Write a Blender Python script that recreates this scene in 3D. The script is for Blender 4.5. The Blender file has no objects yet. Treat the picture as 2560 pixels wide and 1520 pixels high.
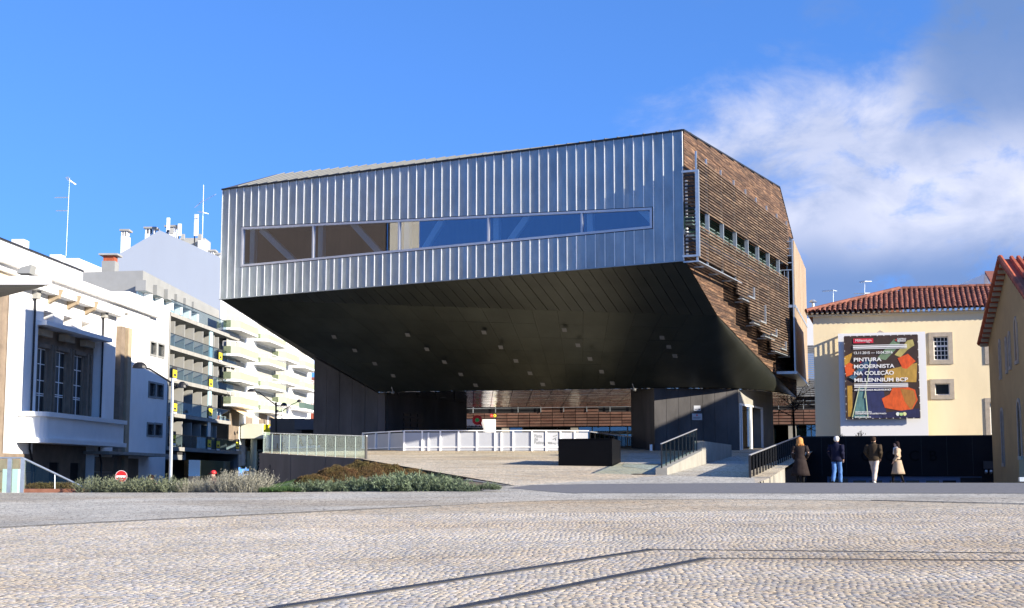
import bpy, bmesh, math, random
import numpy as np
from mathutils import Vector, Matrix, Quaternion
SC = bpy.context.scene
COL = SC.collection
random.seed(11); RN = np.random.default_rng(5)
R = math.radians
# ------------------------------------------------------------------ camera
EYE = 1.6; FPX = 3590.0; PITCH = R(6.8)
cd = bpy.data.cameras.new('camera'); cam = bpy.data.objects.new('camera', cd); COL.objects.link(cam)
cam.location = (0, 0, EYE); cam.rotation_euler = (R(90)+PITCH, 0, 0)
cd.sensor_width = 36; cd.lens = 36*FPX/2560; cd.clip_end = 6000; cd.clip_start = .1
SC.camera = cam
# ------------------------------------------------------------------ light
SUN_EL = R(20.5); SUN_AZ = R(120.5)          # azimuth clockwise from +Y
SD = Vector((math.sin(SUN_AZ)*math.cos(SUN_EL), math.cos(SUN_AZ)*math.cos(SUN_EL), math.sin(SUN_EL)))
sl = bpy.data.lights.new('sun', 'SUN'); sl.energy = 5.0; sl.angle = R(.53); sl.color = (1, .90, .745)
so = bpy.data.objects.new('sun', sl); COL.objects.link(so); so.rotation_euler = (-SD).to_track_quat('-Z', 'Y').to_euler()
so.location = SD*200
VS = SC.view_settings
VS.view_transform = 'Standard'; VS.look = 'None'; VS.exposure = 1.25; VS.gamma = 1; VS.use_curve_mapping = False
SC.cycles.max_bounces = 8; SC.cycles.transparent_max_bounces = 16
try: SC.cycles.use_denoising = True
except Exception: pass
W = bpy.data.worlds.new('World'); SC.world = W; W.use_nodes = True
def make_world():
    nt = W.node_tree; nt.nodes.clear(); N = nt.nodes.new; L = nt.links.new
    def setin(i, v):
        if hasattr(v, 'links') or hasattr(v, 'is_linked'): L(v, i)
        else: i.default_value = v
    def M(op, a, b=None, clamp=False):
        n = N('ShaderNodeMath'); n.operation = op; n.use_clamp = clamp; setin(n.inputs[0], a)
        if b is not None: setin(n.inputs[1], b)
        return n.outputs[0]
    def SS(x, a, b):
        n = N('ShaderNodeMapRange'); n.interpolation_type = 'SMOOTHSTEP'; setin(n.inputs[0], x)
        setin(n.inputs[1], a); setin(n.inputs[2], b); return n.outputs[0]
    def mix(f, a, b, t='MIX'):
        n = N('ShaderNodeMix'); n.data_type = 'RGBA'; n.blend_type = t; setin(n.inputs[0], f); setin(n.inputs[6], a); setin(n.inputs[7], b); return n.outputs[2]
    out = N('ShaderNodeOutputWorld'); bg = N('ShaderNodeBackground'); bg.inputs[1].default_value = .092
    sky = N('ShaderNodeTexSky'); sky.sky_type = 'NISHITA'; sky.sun_disc = False
    sky.sun_elevation = SUN_EL; sky.sun_rotation = SUN_AZ; sky.altitude = 400; sky.air_density = 1.0; sky.dust_density = .25; sky.ozone_density = 2.2
    tc = N('ShaderNodeTexCoord'); sp = N('ShaderNodeSeparateXYZ'); L(tc.outputs['Generated'], sp.inputs[0])
    x, y, z = sp.outputs
    az = M('MULTIPLY', M('ARCTAN2', x, y), 57.2958); el = M('MULTIPLY', M('ARCSINE', z), 57.2958)
    tint = mix(1.0, sky.outputs[0], (0.53, .88, 1.42, 1), 'MULTIPLY')
    tcv = N('ShaderNodeCombineXYZ'); L(x, tcv.inputs[0]); L(y, tcv.inputs[1]); L(M('ADD', M('MULTIPLY', z, .9), .20), tcv.inputs[2])
    nv = N('ShaderNodeVectorMath'); nv.operation = 'NORMALIZE'; L(tcv.outputs[0], nv.inputs[0]); L(nv.outputs[0], sky.inputs[0])
    # clouds: a bank to the right of the view that goes on round the horizon there
    cv = N('ShaderNodeCombineXYZ'); L(M('MULTIPLY', az, .1), cv.inputs[0]); L(M('MULTIPLY', el, .16), cv.inputs[1])
    def noise(scale, det, off, rough=.55, dist=.3):
        a = N('ShaderNodeVectorMath'); a.operation = 'ADD'; L(cv.outputs[0], a.inputs[0]); a.inputs[1].default_value = (off, off*.7, off*.3)
        n = N('ShaderNodeTexNoise'); L(a.outputs[0], n.inputs['Vector']); n.inputs['Scale'].default_value = scale; n.inputs['Detail'].default_value = det
        n.inputs['Roughness'].default_value = rough; n.inputs['Distortion'].default_value = dist; return n.outputs[0]
    n1 = noise(1.9, 9, 3.1, .6); n2 = noise(3.2, 6, 9.2, .6); n3 = noise(.9, 4, 17.7)
    top = M('ADD', M('ADD', M('MULTIPLY', az, .16), 13.6), M('MULTIPLY', M('MAXIMUM', M('SUBTRACT', M('MINIMUM', az, 30.0), 15.2), 0.0), 1.5))
    wob = M('MULTIPLY', M('SUBTRACT', n1, .5), 9.0)
    edge = M('ADD', M('SUBTRACT', top, el), wob)
    side = M('ADD', M('SUBTRACT', az, 4.4), M('MULTIPLY', M('SUBTRACT', n2, .5), 7.0))
    cov = M('MULTIPLY', M('MULTIPLY', SS(edge, -.6, 3.0), SS(side, -1.5, 3.0)), M('SUBTRACT', 1.0, SS(az, 70.0, 120.0)))
    hole = SS(n2, .28, .5); cov = M('MULTIPLY', cov, M('ADD', M('MULTIPLY', hole, .6), .4))
    wisp = M('MULTIPLY', M('MULTIPLY', SS(n2, .5, .72), SS(az, 6.0, 11.0)), .3)
    cov = M('MULTIPLY', M('MAXIMUM', cov, wisp), SS(el, -1.0, 1.0))
    # brighter tops, blue-grey bases and the grey bank higher up
    bright = M('ADD', M('MULTIPLY', SS(n3, .40, .60), .55), M('MULTIPLY', SS(n1, .38, .64), .45))
    band = M('MULTIPLY', SS(el, 7.4, 10.2), M('SUBTRACT', 1.0, SS(el, 13.0, 18.0)))
    lit = M('MULTIPLY', M('MULTIPLY', M('ADD', M('MULTIPLY', bright, .7), .3), M('ADD', M('MULTIPLY', band, .94), .06)), M('SUBTRACT', 1.0, M('MULTIPLY', M('MULTIPLY', SS(el, 10.5, 14.5), SS(az, 14.0, 18.0)), .85)))
    ccol = mix(lit, (.82, 1.42, 2.9, 1), (4.5, 4.55, 5.2, 1))
    col = mix(M('MULTIPLY', cov, .92), tint, ccol)
    L(col, bg.inputs[0]); L(bg.outputs[0], out.inputs[0])
make_world()

# ------------------------------------------------------------------ helpers
def ray(px, py):
    u = (px-1280)/FPX; v = (760-py)/FPX
    d = Vector((u, math.cos(PITCH)-v*math.sin(PITCH), math.sin(PITCH)+v*math.cos(PITCH)))
    return d/d.y
def at(px, py, d):
    r = ray(px, py)*d; return Vector((r.x, r.y, r.z+EYE))
def hitplane(px, py, p, n):
    r = ray(px, py); c = Vector((0, 0, EYE)); t = (Vector(p)-c).dot(n)/r.dot(n); return c+r*t
class Fr:                       # a vertical plane: u along it, n outward
    def __init__(s, p, q=None, u=None):
        s.o = Vector((p[0], p[1], 0)); s.u = Vector((q[0]-p[0], q[1]-p[1], 0)).normalized() if q else Vector((u[0], u[1], 0)).normalized()
        s.n = Vector((s.u.y, -s.u.x, 0))
        if s.n.dot(-(s.o+s.u*5)) < 0: s.n = -s.n
    def pt(s, a, z, off=0): 
        p = s.o+s.u*a+s.n*off; return Vector((p.x, p.y, z))
    def hit(s, px, py, off=0):
        h = hitplane(px, py, s.o+s.n*off, s.n); return (h-s.o).dot(s.u), h.z
    def S(s, px, py=1000, off=0): return s.hit(px, py, off)[0]
    def Z(s, px, py, off=0): return s.hit(px, py, off)[1]
class MB:
    def __init__(s): s.v = []; s.f = []
    def poly(s, pts):
        b = len(s.v); s.v += [tuple(p) for p in pts]; s.f.append(tuple(range(b, b+len(pts)))); return s
    def hexa(s, p):             # 8 points: bottom ring 0-3, top ring 4-7
        b = len(s.v); s.v += [tuple(q) for q in p]
        for f in ((3, 2, 1, 0), (4, 5, 6, 7), (0, 1, 5, 4), (1, 2, 6, 5), (2, 3, 7, 6), (3, 0, 4, 7)): s.f.append(tuple(b+i for i in f))
        return s
    def box(s, x0, x1, y0, y1, z0, z1):
        return s.hexa([(x0, y0, z0), (x1, y0, z0), (x1, y1, z0), (x0, y1, z0), (x0, y0, z1), (x1, y0, z1), (x1, y1, z1), (x0, y1, z1)])
    def fb(s, fr, a0, a1, z0, z1, o0, o1):
        P = fr.pt
        return s.hexa([P(a0, z0, o1), P(a1, z0, o1), P(a1, z0, o0), P(a0, z0, o0), P(a0, z1, o1), P(a1, z1, o1), P(a1, z1, o0), P(a0, z1, o0)])
    def prism(s, pts, ext):     # polygon pts swept by ext
        e = Vector(ext); n = len(pts); b = len(s.v)
        s.v += [tuple(p) for p in pts]+[tuple(Vector(p)+e) for p in pts]
        s.f.append(tuple(range(b+n-1, b-1, -1))); s.f.append(tuple(range(b+n, b+2*n)))
        for i in range(n): j = (i+1) % n; s.f.append((b+i, b+j, b+n+j, b+n+i))
        return s
    def tube(s, p0, p1, r0, r1=None, n=8, cap=True):
        p0 = Vector(p0); p1 = Vector(p1); r1 = r0 if r1 is None else r1; d = (p1-p0)
        if d.length < 1e-6: return s
        q = d.to_track_quat('Z', 'Y'); b = len(s.v)
        for p, r in ((p0, r0), (p1, r1)):
            for i in range(n):
                a = 2*math.pi*i/n; s.v.append(tuple(p+q@Vector((r*math.cos(a), r*math.sin(a), 0))))
        for i in range(n): j = (i+1) % n; s.f.append((b+i, b+j, b+n+j, b+n+i))
        if cap: s.f.append(tuple(range(b+n-1, b-1, -1))); s.f.append(tuple(range(b+n, b+2*n)))
        return s
    def path(s, pts, r, n=6):
        for a, b in zip(pts[:-1], pts[1:]): s.tube(a, b, r, r, n)
        return s
    def beam(s, p0, p1, w, h):  # rectangular bar
        p0 = Vector(p0); p1 = Vector(p1); d = (p1-p0).normalized(); up = Vector((0, 0, 1)) if abs(d.z) < .95 else Vector((0, 1, 0))
        a = d.cross(up).normalized()*(w/2); c = a.cross(d).normalized()*(h/2)
        return s.hexa([p0-a-c, p0+a-c, p1+a-c, p1-a-c, p0-a+c, p0+a+c, p1+a+c, p1-a+c])
    def ball(s, c, rx, ry, rz, n=10, m=7):
        b = len(s.v); c = Vector(c)
        for i in range(m+1):
            t = math.pi*i/m
            for j in range(n):
                a = 2*math.pi*j/n; s.v.append((c.x+rx*math.sin(t)*math.cos(a), c.y+ry*math.sin(t)*math.sin(a), c.z+rz*math.cos(t)))
        for i in range(m):
            for j in range(n):
                k = (j+1) % n; s.f.append((b+i*n+j, b+(i+1)*n+j, b+(i+1)*n+k, b+i*n+k))
        return s
    def add(s, o):
        b = len(s.v); s.v += o.v; s.f += [tuple(b+i for i in f) for f in o.f]; return s
    def build(s, name, m, parent=None, smooth=False, label=None, kind=None, recalc=True):
        me = bpy.data.meshes.new(name); 
        if parent is not None: base = WL[parent.name]
        else:
            a = np.array(s.v); base = Vector(((a[:, 0].min()+a[:, 0].max())/2, (a[:, 1].min()+a[:, 1].max())/2, a[:, 2].min()))
        me.from_pydata([(p[0]-base[0], p[1]-base[1], p[2]-base[2]) for p in s.v], [], s.f)
        if recalc:
            bm = bmesh.new(); bm.from_mesh(me); bmesh.ops.recalc_face_normals(bm, faces=bm.faces); bm.to_mesh(me); bm.free()
        if smooth: me.shade_smooth()
        ms = m if isinstance(m, (list, tuple)) else [m]
        for q in ms: me.materials.append(q)
        o = bpy.data.objects.new(name, me); COL.objects.link(o)
        if parent is not None: o.parent = parent
        else: o.location = base
        WL[o.name] = Vector(base)
        if label: o['label'] = label
        if kind: o['kind'] = kind
        return o
WL = {}
def thing(name, label, cat, loc, group=None, rotz=0):
    o = bpy.data.objects.new(name, None); COL.objects.link(o); o.location = loc; o.rotation_euler = (0, 0, rotz); o.empty_display_size = .2
    WL[o.name] = Vector(loc); o['label'] = label; o['category'] = cat
    if group: o['group'] = group
    return o
def tag(o, label, cat, group=None):
    o['label'] = label; o['category'] = cat
    if group: o['group'] = group
    return o
def struct(o): o['kind'] = 'structure'; return o
def place(me, name, parent, M4):       # another object on shared mesh data, matrix in parent space
    o = bpy.data.objects.new(name, me); COL.objects.link(o); o.parent = parent; o.matrix_local = M4; return o
def dup(root, loc, rotz=None, label=None, group=None, scale=None):
    r = root.copy(); COL.objects.link(r); r.location = loc; WL[r.name] = Vector(loc)
    if rotz is not None: r.rotation_euler = (0, 0, rotz)
    if scale: r.scale = scale
    if label: r['label'] = label
    if group: r['group'] = group
    for ch in list(root.children):
        c = ch.copy(); COL.objects.link(c); c.parent = r
        for g in ch.children:
            e = g.copy(); COL.objects.link(e); e.parent = c
    return r
def text(body, parent, m, org, ux, size, name='lettering', align='LEFT', ext=.01, wx=1.0, uz=None, base=None, bold=0):
    c = bpy.data.curves.new(name, 'FONT'); c.body = body; c.size = size; c.align_x = align; c.extrude = ext; c.offset = bold
    c.materials.append(m); o = bpy.data.objects.new(name, c); COL.objects.link(o)
    ux = Vector(ux).normalized(); uz = Vector(uz) if uz else Vector((0, 0, 1)); nn = ux.cross(uz)
    M4 = Matrix((ux*wx, uz, nn)).transposed().to_4x4(); org = Vector(org)
    if parent is not None: o.parent = parent; org = org-WL[parent.name]
    M4.translation = org
    dg = bpy.context.evaluated_depsgraph_get(); me = bpy.data.meshes.new_from_object(o.evaluated_get(dg)); bpy.data.objects.remove(o); me.materials.clear(); me.materials.append(m)
    o = bpy.data.objects.new(name, me); COL.objects.link(o); o.parent = parent; o.matrix_local = M4; return o
# wall with rectangular openings: front faces + reveals, solid back
def holed(mb, fr, a0, a1, z0, z1, holes, off=0, dep=.25):
    A = sorted({a0, a1, *[h[0] for h in holes], *[h[1] for h in holes]}); Z = sorted({z0, z1, *[h[2] for h in holes], *[h[3] for h in holes]})
    A = [a for a in A if a0 <= a <= a1]; Z = [z for z in Z if z0 <= z <= z1]; P = fr.pt
    for i in range(len(A)-1):
        for j in range(len(Z)-1):
            ca = (A[i]+A[i+1])/2; cz = (Z[j]+Z[j+1])/2
            if any(h[0] < ca < h[1] and h[2] < cz < h[3] for h in holes): continue
            mb.poly([P(A[i], Z[j], off), P(A[i+1], Z[j], off), P(A[i+1], Z[j+1], off), P(A[i], Z[j+1], off)])
    for h in holes:
        b, c, d, e = h[0], h[1], max(h[2], z0), min(h[3], z1); q = off-dep
        mb.poly([P(b, d, off), P(b, d, q), P(b, e, q), P(b, e, off)]); mb.poly([P(c, d, off), P(c, e, off), P(c, e, q), P(c, d, q)])
        mb.poly([P(b, e, off), P(b, e, q), P(c, e, q), P(c, e, off)]); mb.poly([P(b, d, off), P(c, d, off), P(c, d, q), P(b, d, q)])
    return mb
def rect(fr, tl, br, off=0):
    a, z1 = fr.hit(tl[0], tl[1], off); b, z0 = fr.hit(br[0], br[1], off); return min(a, b), max(a, b), min(z0, z1), max(z0, z1)
# ------------------------------------------------------------------ materials
MT = {}
def mat(name, col, rough=.7, metal=0, var=0, vs=3, col2=None, bump=0, bs=30, stretch=(1, 1, 1), rand=0, spec=.5, coat=0, island=False, coords='pos', detail=5, bdist=.02, sharp=(.3, .7)):
    if name in MT: return MT[name]
    m = bpy.data.materials.new(name); m.use_nodes = True; nt = m.node_tree; N = nt.nodes.new; L = nt.links.new
    b = nt.nodes['Principled BSDF']; b.inputs['Roughness'].default_value = rough; b.inputs['Metallic'].default_value = metal
    b.inputs['Specular IOR Level'].default_value = spec
    c4 = (*col, 1); b.inputs['Base Color'].default_value = c4
    if coords == 'pos': vec = N('ShaderNodeNewGeometry').outputs['Position']
    else: vec = N('ShaderNodeTexCoord').outputs['Object']
    mp = N('ShaderNodeMapping'); mp.inputs['Scale'].default_value = stretch; L(vec, mp.inputs[0]); vec = mp.outputs[0]
    cur = None
    if var or col2:
        n = N('ShaderNodeTexNoise'); n.inputs['Scale'].default_value = vs; n.inputs['Detail'].default_value = detail; n.inputs['Roughness'].default_value = .62; L(vec, n.inputs['Vector'])
        r = N('ShaderNodeMapRange'); r.inputs[1].default_value = sharp[0]; r.inputs[2].default_value = sharp[1]; L(n.outputs[0], r.inputs[0])
        x = N('ShaderNodeMix'); x.data_type = 'RGBA'; L(r.outputs[0], x.inputs[0])
        if col2: x.inputs[6].default_value = c4; x.inputs[7].default_value = (*col2, 1)
        else:
            x.inputs[6].default_value = (*[k*(1-var) for k in col], 1); x.inputs[7].default_value = (*[min(1, k*(1+var)) for k in col], 1)
        cur = x.outputs[2]
    if rand:
        src = N('ShaderNodeNewGeometry').outputs['Random Per Island'] if island else N('ShaderNodeObjectInfo').outputs['Random']
        r = N('ShaderNodeMapRange'); r.inputs[3].default_value = 1-rand; r.inputs[4].default_value = 1+rand; L(src, r.inputs[0])
        x = N('ShaderNodeVectorMath'); x.operation = 'SCALE'; L(r.outputs[0], x.inputs['Scale'])
        if cur: L(cur, x.inputs[0])
        else: x.inputs[0].default_value = col
        cur = x.outputs[0]
    if cur: L(cur, b.inputs['Base Color'])
    if bump:
        n = N('ShaderNodeTexNoise'); n.inputs['Scale'].default_value = bs; n.inputs['Detail'].default_value = 4; L(vec, n.inputs['Vector'])
        u = N('ShaderNodeBump'); u.inputs['Strength'].default_value = bump; u.inputs['Distance'].default_value = bdist; L(n.outputs[0], u.inputs['Height']); L(u.outputs[0], b.inputs['Normal'])
    MT[name] = m; return m
def glass(name, tint=(.7, .8, .8), refl=.12, gcol=(1, 1, 1), rough=0, ior=1.5, fk=1):
    m = bpy.data.materials.new(name); m.use_nodes = True; nt = m.node_tree; nt.nodes.clear(); N = nt.nodes.new; L = nt.links.new
    o = N('ShaderNodeOutputMaterial'); t = N('ShaderNodeBsdfTransparent'); t.inputs[0].default_value = (*tint, 1)
    g = N('ShaderNodeBsdfGlossy'); g.inputs['Color'].default_value = (*gcol, 1); g.inputs['Roughness'].default_value = rough
    lw = N('ShaderNodeFresnel'); lw.inputs[0].default_value = ior; fm = N('ShaderNodeMath'); fm.operation = 'MULTIPLY'; fm.inputs[1].default_value = fk; L(lw.outputs[0], fm.inputs[0]); ad = N('ShaderNodeMath'); ad.operation = 'ADD'; ad.use_clamp = True; ad.inputs[1].default_value = refl; L(fm.outputs[0], ad.inputs[0])
    x = N('ShaderNodeMixShader'); L(ad.outputs[0], x.inputs[0]); L(t.outputs[0], x.inputs[1]); L(g.outputs[0], x.inputs[2]); L(x.outputs[0], o.inputs[0])
    MT[name] = m; return m
M_white = mat('white_plaster', (.80, .80, .79), .85, var=.05, vs=.6, bump=.15, bs=12)
M_cream = mat('cream_render', (.66, .55, .39), .9, var=.10, vs=.7, bump=.2, bs=10)
M_stone = mat('brown_stone', (.20, .155, .115), .85, var=.22, vs=1.2, bump=.3, bs=8)
M_stonelt = mat('tan_stone', (.36, .285, .195), .85, var=.15, vs=1.2, bump=.3, bs=8)
M_gwall = mat('blue_grey_paint', (.31, .35, .42), .85, var=.04, vs=.25, stretch=(1, 1, .2))
M_grey = mat('grey_render', (.24, .245, .24), .8, var=.08, vs=.8)
M_lgrey = mat('light_grey_panel', (.30, .30, .285), .7, var=.05, vs=2)
M_conc = mat('concrete', (.255, .245, .215), .85, var=.16, vs=1.1, bump=.35, bs=9)
M_slab = mat('slab_concrete', (.29, .285, .265), .85, var=.14, vs=1.5, bump=.2, bs=9)
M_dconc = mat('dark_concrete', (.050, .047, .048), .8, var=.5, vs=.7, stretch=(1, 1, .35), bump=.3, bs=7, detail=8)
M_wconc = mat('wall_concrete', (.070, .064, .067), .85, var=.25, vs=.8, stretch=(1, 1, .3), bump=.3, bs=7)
M_blackwall = mat('black_render', (.0095, .0095, .0115), .85, var=.3, vs=.6, bump=.2, bs=9, spec=.2)
M_black = mat('black_paint', (.0025, .0025, .003), .6, spec=.12, var=.25, vs=1.5)
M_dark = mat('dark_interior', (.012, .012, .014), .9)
M_dmetal = mat('dark_metal', (.03, .03, .032), .45, .6)
M_galv = mat('galvanised_steel', (.50, .54, .56), .42, .75, var=.12, vs=6)
M_alu = mat('pale_aluminium', (.50, .51, .54), .38, .6, var=.06, vs=4)
M_zinc = mat('zinc_panel', (.295, .335, .355), .38, .82, var=.17, vs=1.3, stretch=(1, 1, .55), bump=.42, bs=1.7, rand=.05, bdist=.035)
M_seam_lit = mat('zinc_seam_lit', (.80, .81, .81), .45, .1, var=.08, vs=3)  # near-white colour carries the sun glint on the zinc edges
M_zroof = mat('zinc_roof', (.115, .12, .122), .6, .2, var=.1, vs=1)
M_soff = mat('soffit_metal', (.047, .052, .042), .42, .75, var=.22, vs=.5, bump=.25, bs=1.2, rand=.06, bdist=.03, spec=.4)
M_rip = mat('rippled_ceiling', (.60, .57, .53), .10, .95, bump=1.0, bs=1.0, stretch=(.55, .62, 1), bdist=.16)
M_wood = mat('weathered_board', (.058, .029, .016), .8, col2=(.225, .13, .072), vs=1.9, stretch=(.42, .42, 7), sharp=(.48, .70), bump=.3, bs=14, rand=.42)
M_woodI = mat('weathered_board_far', (.058, .029, .016), .8, col2=(.225, .13, .072), vs=1.9, stretch=(.42, .42, 7), sharp=(.48, .70), bump=.3, bs=14, rand=.42, island=True)
M_slat = mat('weathered_slat', (.052, .030, .018), .8, col2=(.215, .15, .098), vs=2.2, stretch=(.45, .45, 7), sharp=(.46, .72), bump=.3, bs=14, rand=.4)
M_slatI = mat('weathered_slat_far', (.052, .030, .018), .8, col2=(.215, .15, .098), vs=2.2, stretch=(.45, .45, 7), sharp=(.46, .72), rand=.4, island=True)
M_pale = mat('pale_timber', (.27, .19, .12), .75, col2=(.36, .275, .195), vs=3, stretch=(2, 2, .5), bump=.2, bs=12, rand=.12)
M_corten = mat('rust_panel', (.105, .045, .030), .75, col2=(.155, .088, .064), vs=1.3, stretch=(1, 1, 2), rand=.3)
M_corkerb = mat('rust_steel', (.20, .075, .04), .8, col2=(.30, .14, .09), vs=4)
M_greenst = mat('pale_green_steel', (.55, .72, .70), .5)
M_mint = mat('pale_green_render', (.31, .37, .245), .85, var=.05, vs=1)
M_mint_shade = mat('shaded_green_render', (.06, .10, .085), .85, var=.05, vs=1)
M_tile = mat('roof_tile', (.15, .046, .030), .8, col2=(.25, .095, .06), vs=5, coords='pos', bump=.2, bs=30, rand=.3)
M_tileI = mat('roof_tile_far', (.15, .046, .030), .8, col2=(.25, .095, .06), vs=5, rand=.3, island=True)
M_oranget = mat('orange_tile', (.34, .075, .03), .8, var=.25, vs=6, rand=.2)
M_yel = mat('yellow_render', (.82, .69, .45), .9, var=.075, vs=.45, stretch=(1, 1, .45), detail=9, bump=.12, bs=14)
M_och = mat('ochre_render', (.38, .26, .115), .9, var=.14, vs=.6, bump=.2, bs=10)
M_granite = mat('granite_surround', (.38, .33, .27), .85, var=.15, vs=4)
M_wpaint = mat('white_paint', (.80, .80, .80), .5)
M_wpanel = mat('white_board', (.37, .385, .42), .45, var=.03, vs=2)
M_red = mat('red_paint', (.62, .02, .02), .5); M_redb = mat('bright_red', (.75, .03, .03), .5)
M_green = mat('green_paint', (.05, .55, .10), .5)
M_yelp = mat('yellow_print', (.80, .66, .02), .6); M_lilac = mat('lilac_print', (.42, .40, .72), .6)
M_ink = mat('dark_ink', (.03, .03, .035), .7); M_gink = mat('grey_ink', (.17, .18, .19), .7)
M_awn = mat('cream_awning', (.74, .60, .42), .9, var=.05, vs=2)
M_iron = mat('manhole_iron', (.10, .055, .045), .7, .3, var=.2, vs=8)
M_soil = mat('soil', (.075, .055, .035), .95, col2=(.17, .125, .08), vs=3, bump=.6, bs=12)
M_teal = mat('teal_poster', (.10, .26, .30), .6, var=.15, vs=2)
M_tealc = mat('pale_curtain', (.32, .42, .42), .8, var=.2, vs=1.5, stretch=(3, 3, .3))
G_win = glass('window_glass', (.86, .88, .90), .12, (.72, .82, 1.0))
G_rail = glass('rail_glass', (.84, .92, .89), .012, ior=1.3, fk=.12)
G_dkrail = glass('dark_rail_glass', (.20, .25, .25), .02, ior=1.3)
G_blue = glass('bluish_rail_glass', (.76, .83, .86), .015, ior=1.3, fk=.12)
G_shop = glass('shop_glass', (.45, .55, .56), .10)
# ------------------------------------------------------------------ ground
FN = Vector((-.0094, -.0292, 1)).normalized()
def FPz(x, d): return .0292*d+.0094*x
def FPh(px, py): return hitplane(px, py, (0, 0, 0), FN)
def UPz(d): return 1.3+.0452*(d-46)
UN = Vector((0, -.0452, 1)).normalized()
def UPh(px, py): return hitplane(px, py, (0, 46, 1.3), UN)
def wear(nt, col, pos):
    N = nt.nodes.new; L = nt.links.new
    for sc_, lo, hi, c, k in ((.16, .46, .70, (.74, .62, .47), .85), (.5, .52, .74, (.86, .88, .92), .9), (1.7, .58, .78, (.62, .56, .44), .7)):
        mp = N('ShaderNodeMapping'); mp.inputs['Scale'].default_value = (.45, 1.0, .01); mp.inputs['Location'].default_value = (sc_*37, sc_*11, 0); L(pos, mp.inputs[0])
        n = N('ShaderNodeTexNoise'); n.inputs['Scale'].default_value = sc_; n.inputs['Detail'].default_value = 7; n.inputs['Roughness'].default_value = .68; L(mp.outputs[0], n.inputs['Vector'])
        r = N('ShaderNodeMapRange'); r.inputs[1].default_value = lo; r.inputs[2].default_value = hi; r.inputs[4].default_value = k; L(n.outputs[0], r.inputs[0])
        x = N('ShaderNodeMix'); x.data_type = 'RGBA'; x.blend_type = 'MULTIPLY'; L(r.outputs[0], x.inputs[0]); L(col, x.inputs[6]); x.inputs[7].default_value = (*c, 1); col = x.outputs[2]
    return col
def paving(name, cols, scale, jw, jcol, bed=None, rough=.85, patch=None, bumpd=.012):
    m = bpy.data.materials.new(name); m.use_nodes = True; nt = m.node_tree; N = nt.nodes.new; L = nt.links.new; b = nt.nodes['Principled BSDF']; b.inputs['Roughness'].default_value = rough
    b.inputs['Specular IOR Level'].default_value = .3
    g = N('ShaderNodeNewGeometry').outputs['Position']
    wn = N('ShaderNodeTexNoise'); wn.inputs['Scale'].default_value = 1.1; wn.inputs['Detail'].default_value = 2; L(g, wn.inputs['Vector'])
    wv = N('ShaderNodeMix'); wv.data_type = 'VECTOR'; wv.inputs[0].default_value = .12; L(g, wv.inputs[4]); L(wn.outputs[1], wv.inputs[5])
    mp = N('ShaderNodeMapping'); mp.inputs['Scale'].default_value = (scale, scale, .01); L(wv.outputs[1], mp.inputs[0])
    v = N('ShaderNodeTexVoronoi'); v.inputs['Scale'].default_value = 1; v.inputs['Randomness'].default_value = .75; L(mp.outputs[0], v.inputs['Vector'])
    e = N('ShaderNodeTexVoronoi'); e.feature = 'DISTANCE_TO_EDGE'; e.inputs['Scale'].default_value = 1; e.inputs['Randomness'].default_value = .75; L(mp.outputs[0], e.inputs['Vector'])
    sp = N('ShaderNodeSeparateColor'); L(v.outputs['Color'], sp.inputs[0])
    r = N('ShaderNodeValToRGB'); r.color_ramp.interpolation = 'CONSTANT'; els = r.color_ramp.elements
    for i, c in enumerate(cols):
        el = els[i] if i < 2 else els.new(i/len(cols)); el.position = i/len(cols); el.color = (*c, 1)
    L(sp.outputs[0], r.inputs[0])
    n = N('ShaderNodeTexNoise'); n.inputs['Scale'].default_value = .35; n.inputs['Detail'].default_value = 6; n.inputs['Roughness'].default_value = .65; L(g, n.inputs['Vector'])
    mr = N('ShaderNodeMapRange'); mr.inputs[1].default_value = .3; mr.inputs[2].default_value = .7; mr.inputs[3].default_value = .74; mr.inputs[4].default_value = 1.2; L(n.outputs[0], mr.inputs[0])
    sc = N('ShaderNodeVectorMath'); sc.operation = 'SCALE'; L(r.outputs[0], sc.inputs[0]); L(mr.outputs[0], sc.inputs['Scale'])
    st = N('ShaderNodeMapRange'); st.inputs[1].default_value = jw*.4; st.inputs[2].default_value = jw; L(e.outputs['Distance'], st.inputs[0])
    x = N('ShaderNodeMix'); x.data_type = 'RGBA'; L(st.outputs[0], x.inputs[0]); x.inputs[6].default_value = (*jcol, 1); L(sc.outputs[0], x.inputs[7]); fin = x.outputs[2]
    if bed:                                 # sand bed where the stones are laid as real pieces
        s3 = N('ShaderNodeSeparateXYZ'); L(g, s3.inputs[0]); c1 = N('ShaderNodeMath'); c1.operation = 'COMPARE'; c1.inputs[1].default_value = (bed[0]+bed[1])/2; c1.inputs[2].default_value = (bed[1]-bed[0])/2; L(s3.outputs[1], c1.inputs[0])
        ab = N('ShaderNodeMath'); ab.operation = 'ABSOLUTE'; L(s3.outputs[0], ab.inputs[0]); wd = N('ShaderNodeMath'); wd.operation = 'MULTIPLY_ADD'; L(s3.outputs[1], wd.inputs[0]); wd.inputs[1].default_value = .372; wd.inputs[2].default_value = .45
        lt_ = N('ShaderNodeMath'); lt_.operation = 'LESS_THAN'; L(ab.outputs[0], lt_.inputs[0]); L(wd.outputs[0], lt_.inputs[1]); an = N('ShaderNodeMath'); an.operation = 'MULTIPLY'; L(c1.outputs[0], an.inputs[0]); L(lt_.outputs[0], an.inputs[1])
        y = N('ShaderNodeMix'); y.data_type = 'RGBA'; L(an.outputs[0], y.inputs[0]); L(fin, y.inputs[6]); y.inputs[7].default_value = (.25, .22, .18, 1); fin = y.outputs[2]
    L(wear(nt, fin, g), b.inputs['Base Color'])
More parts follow.
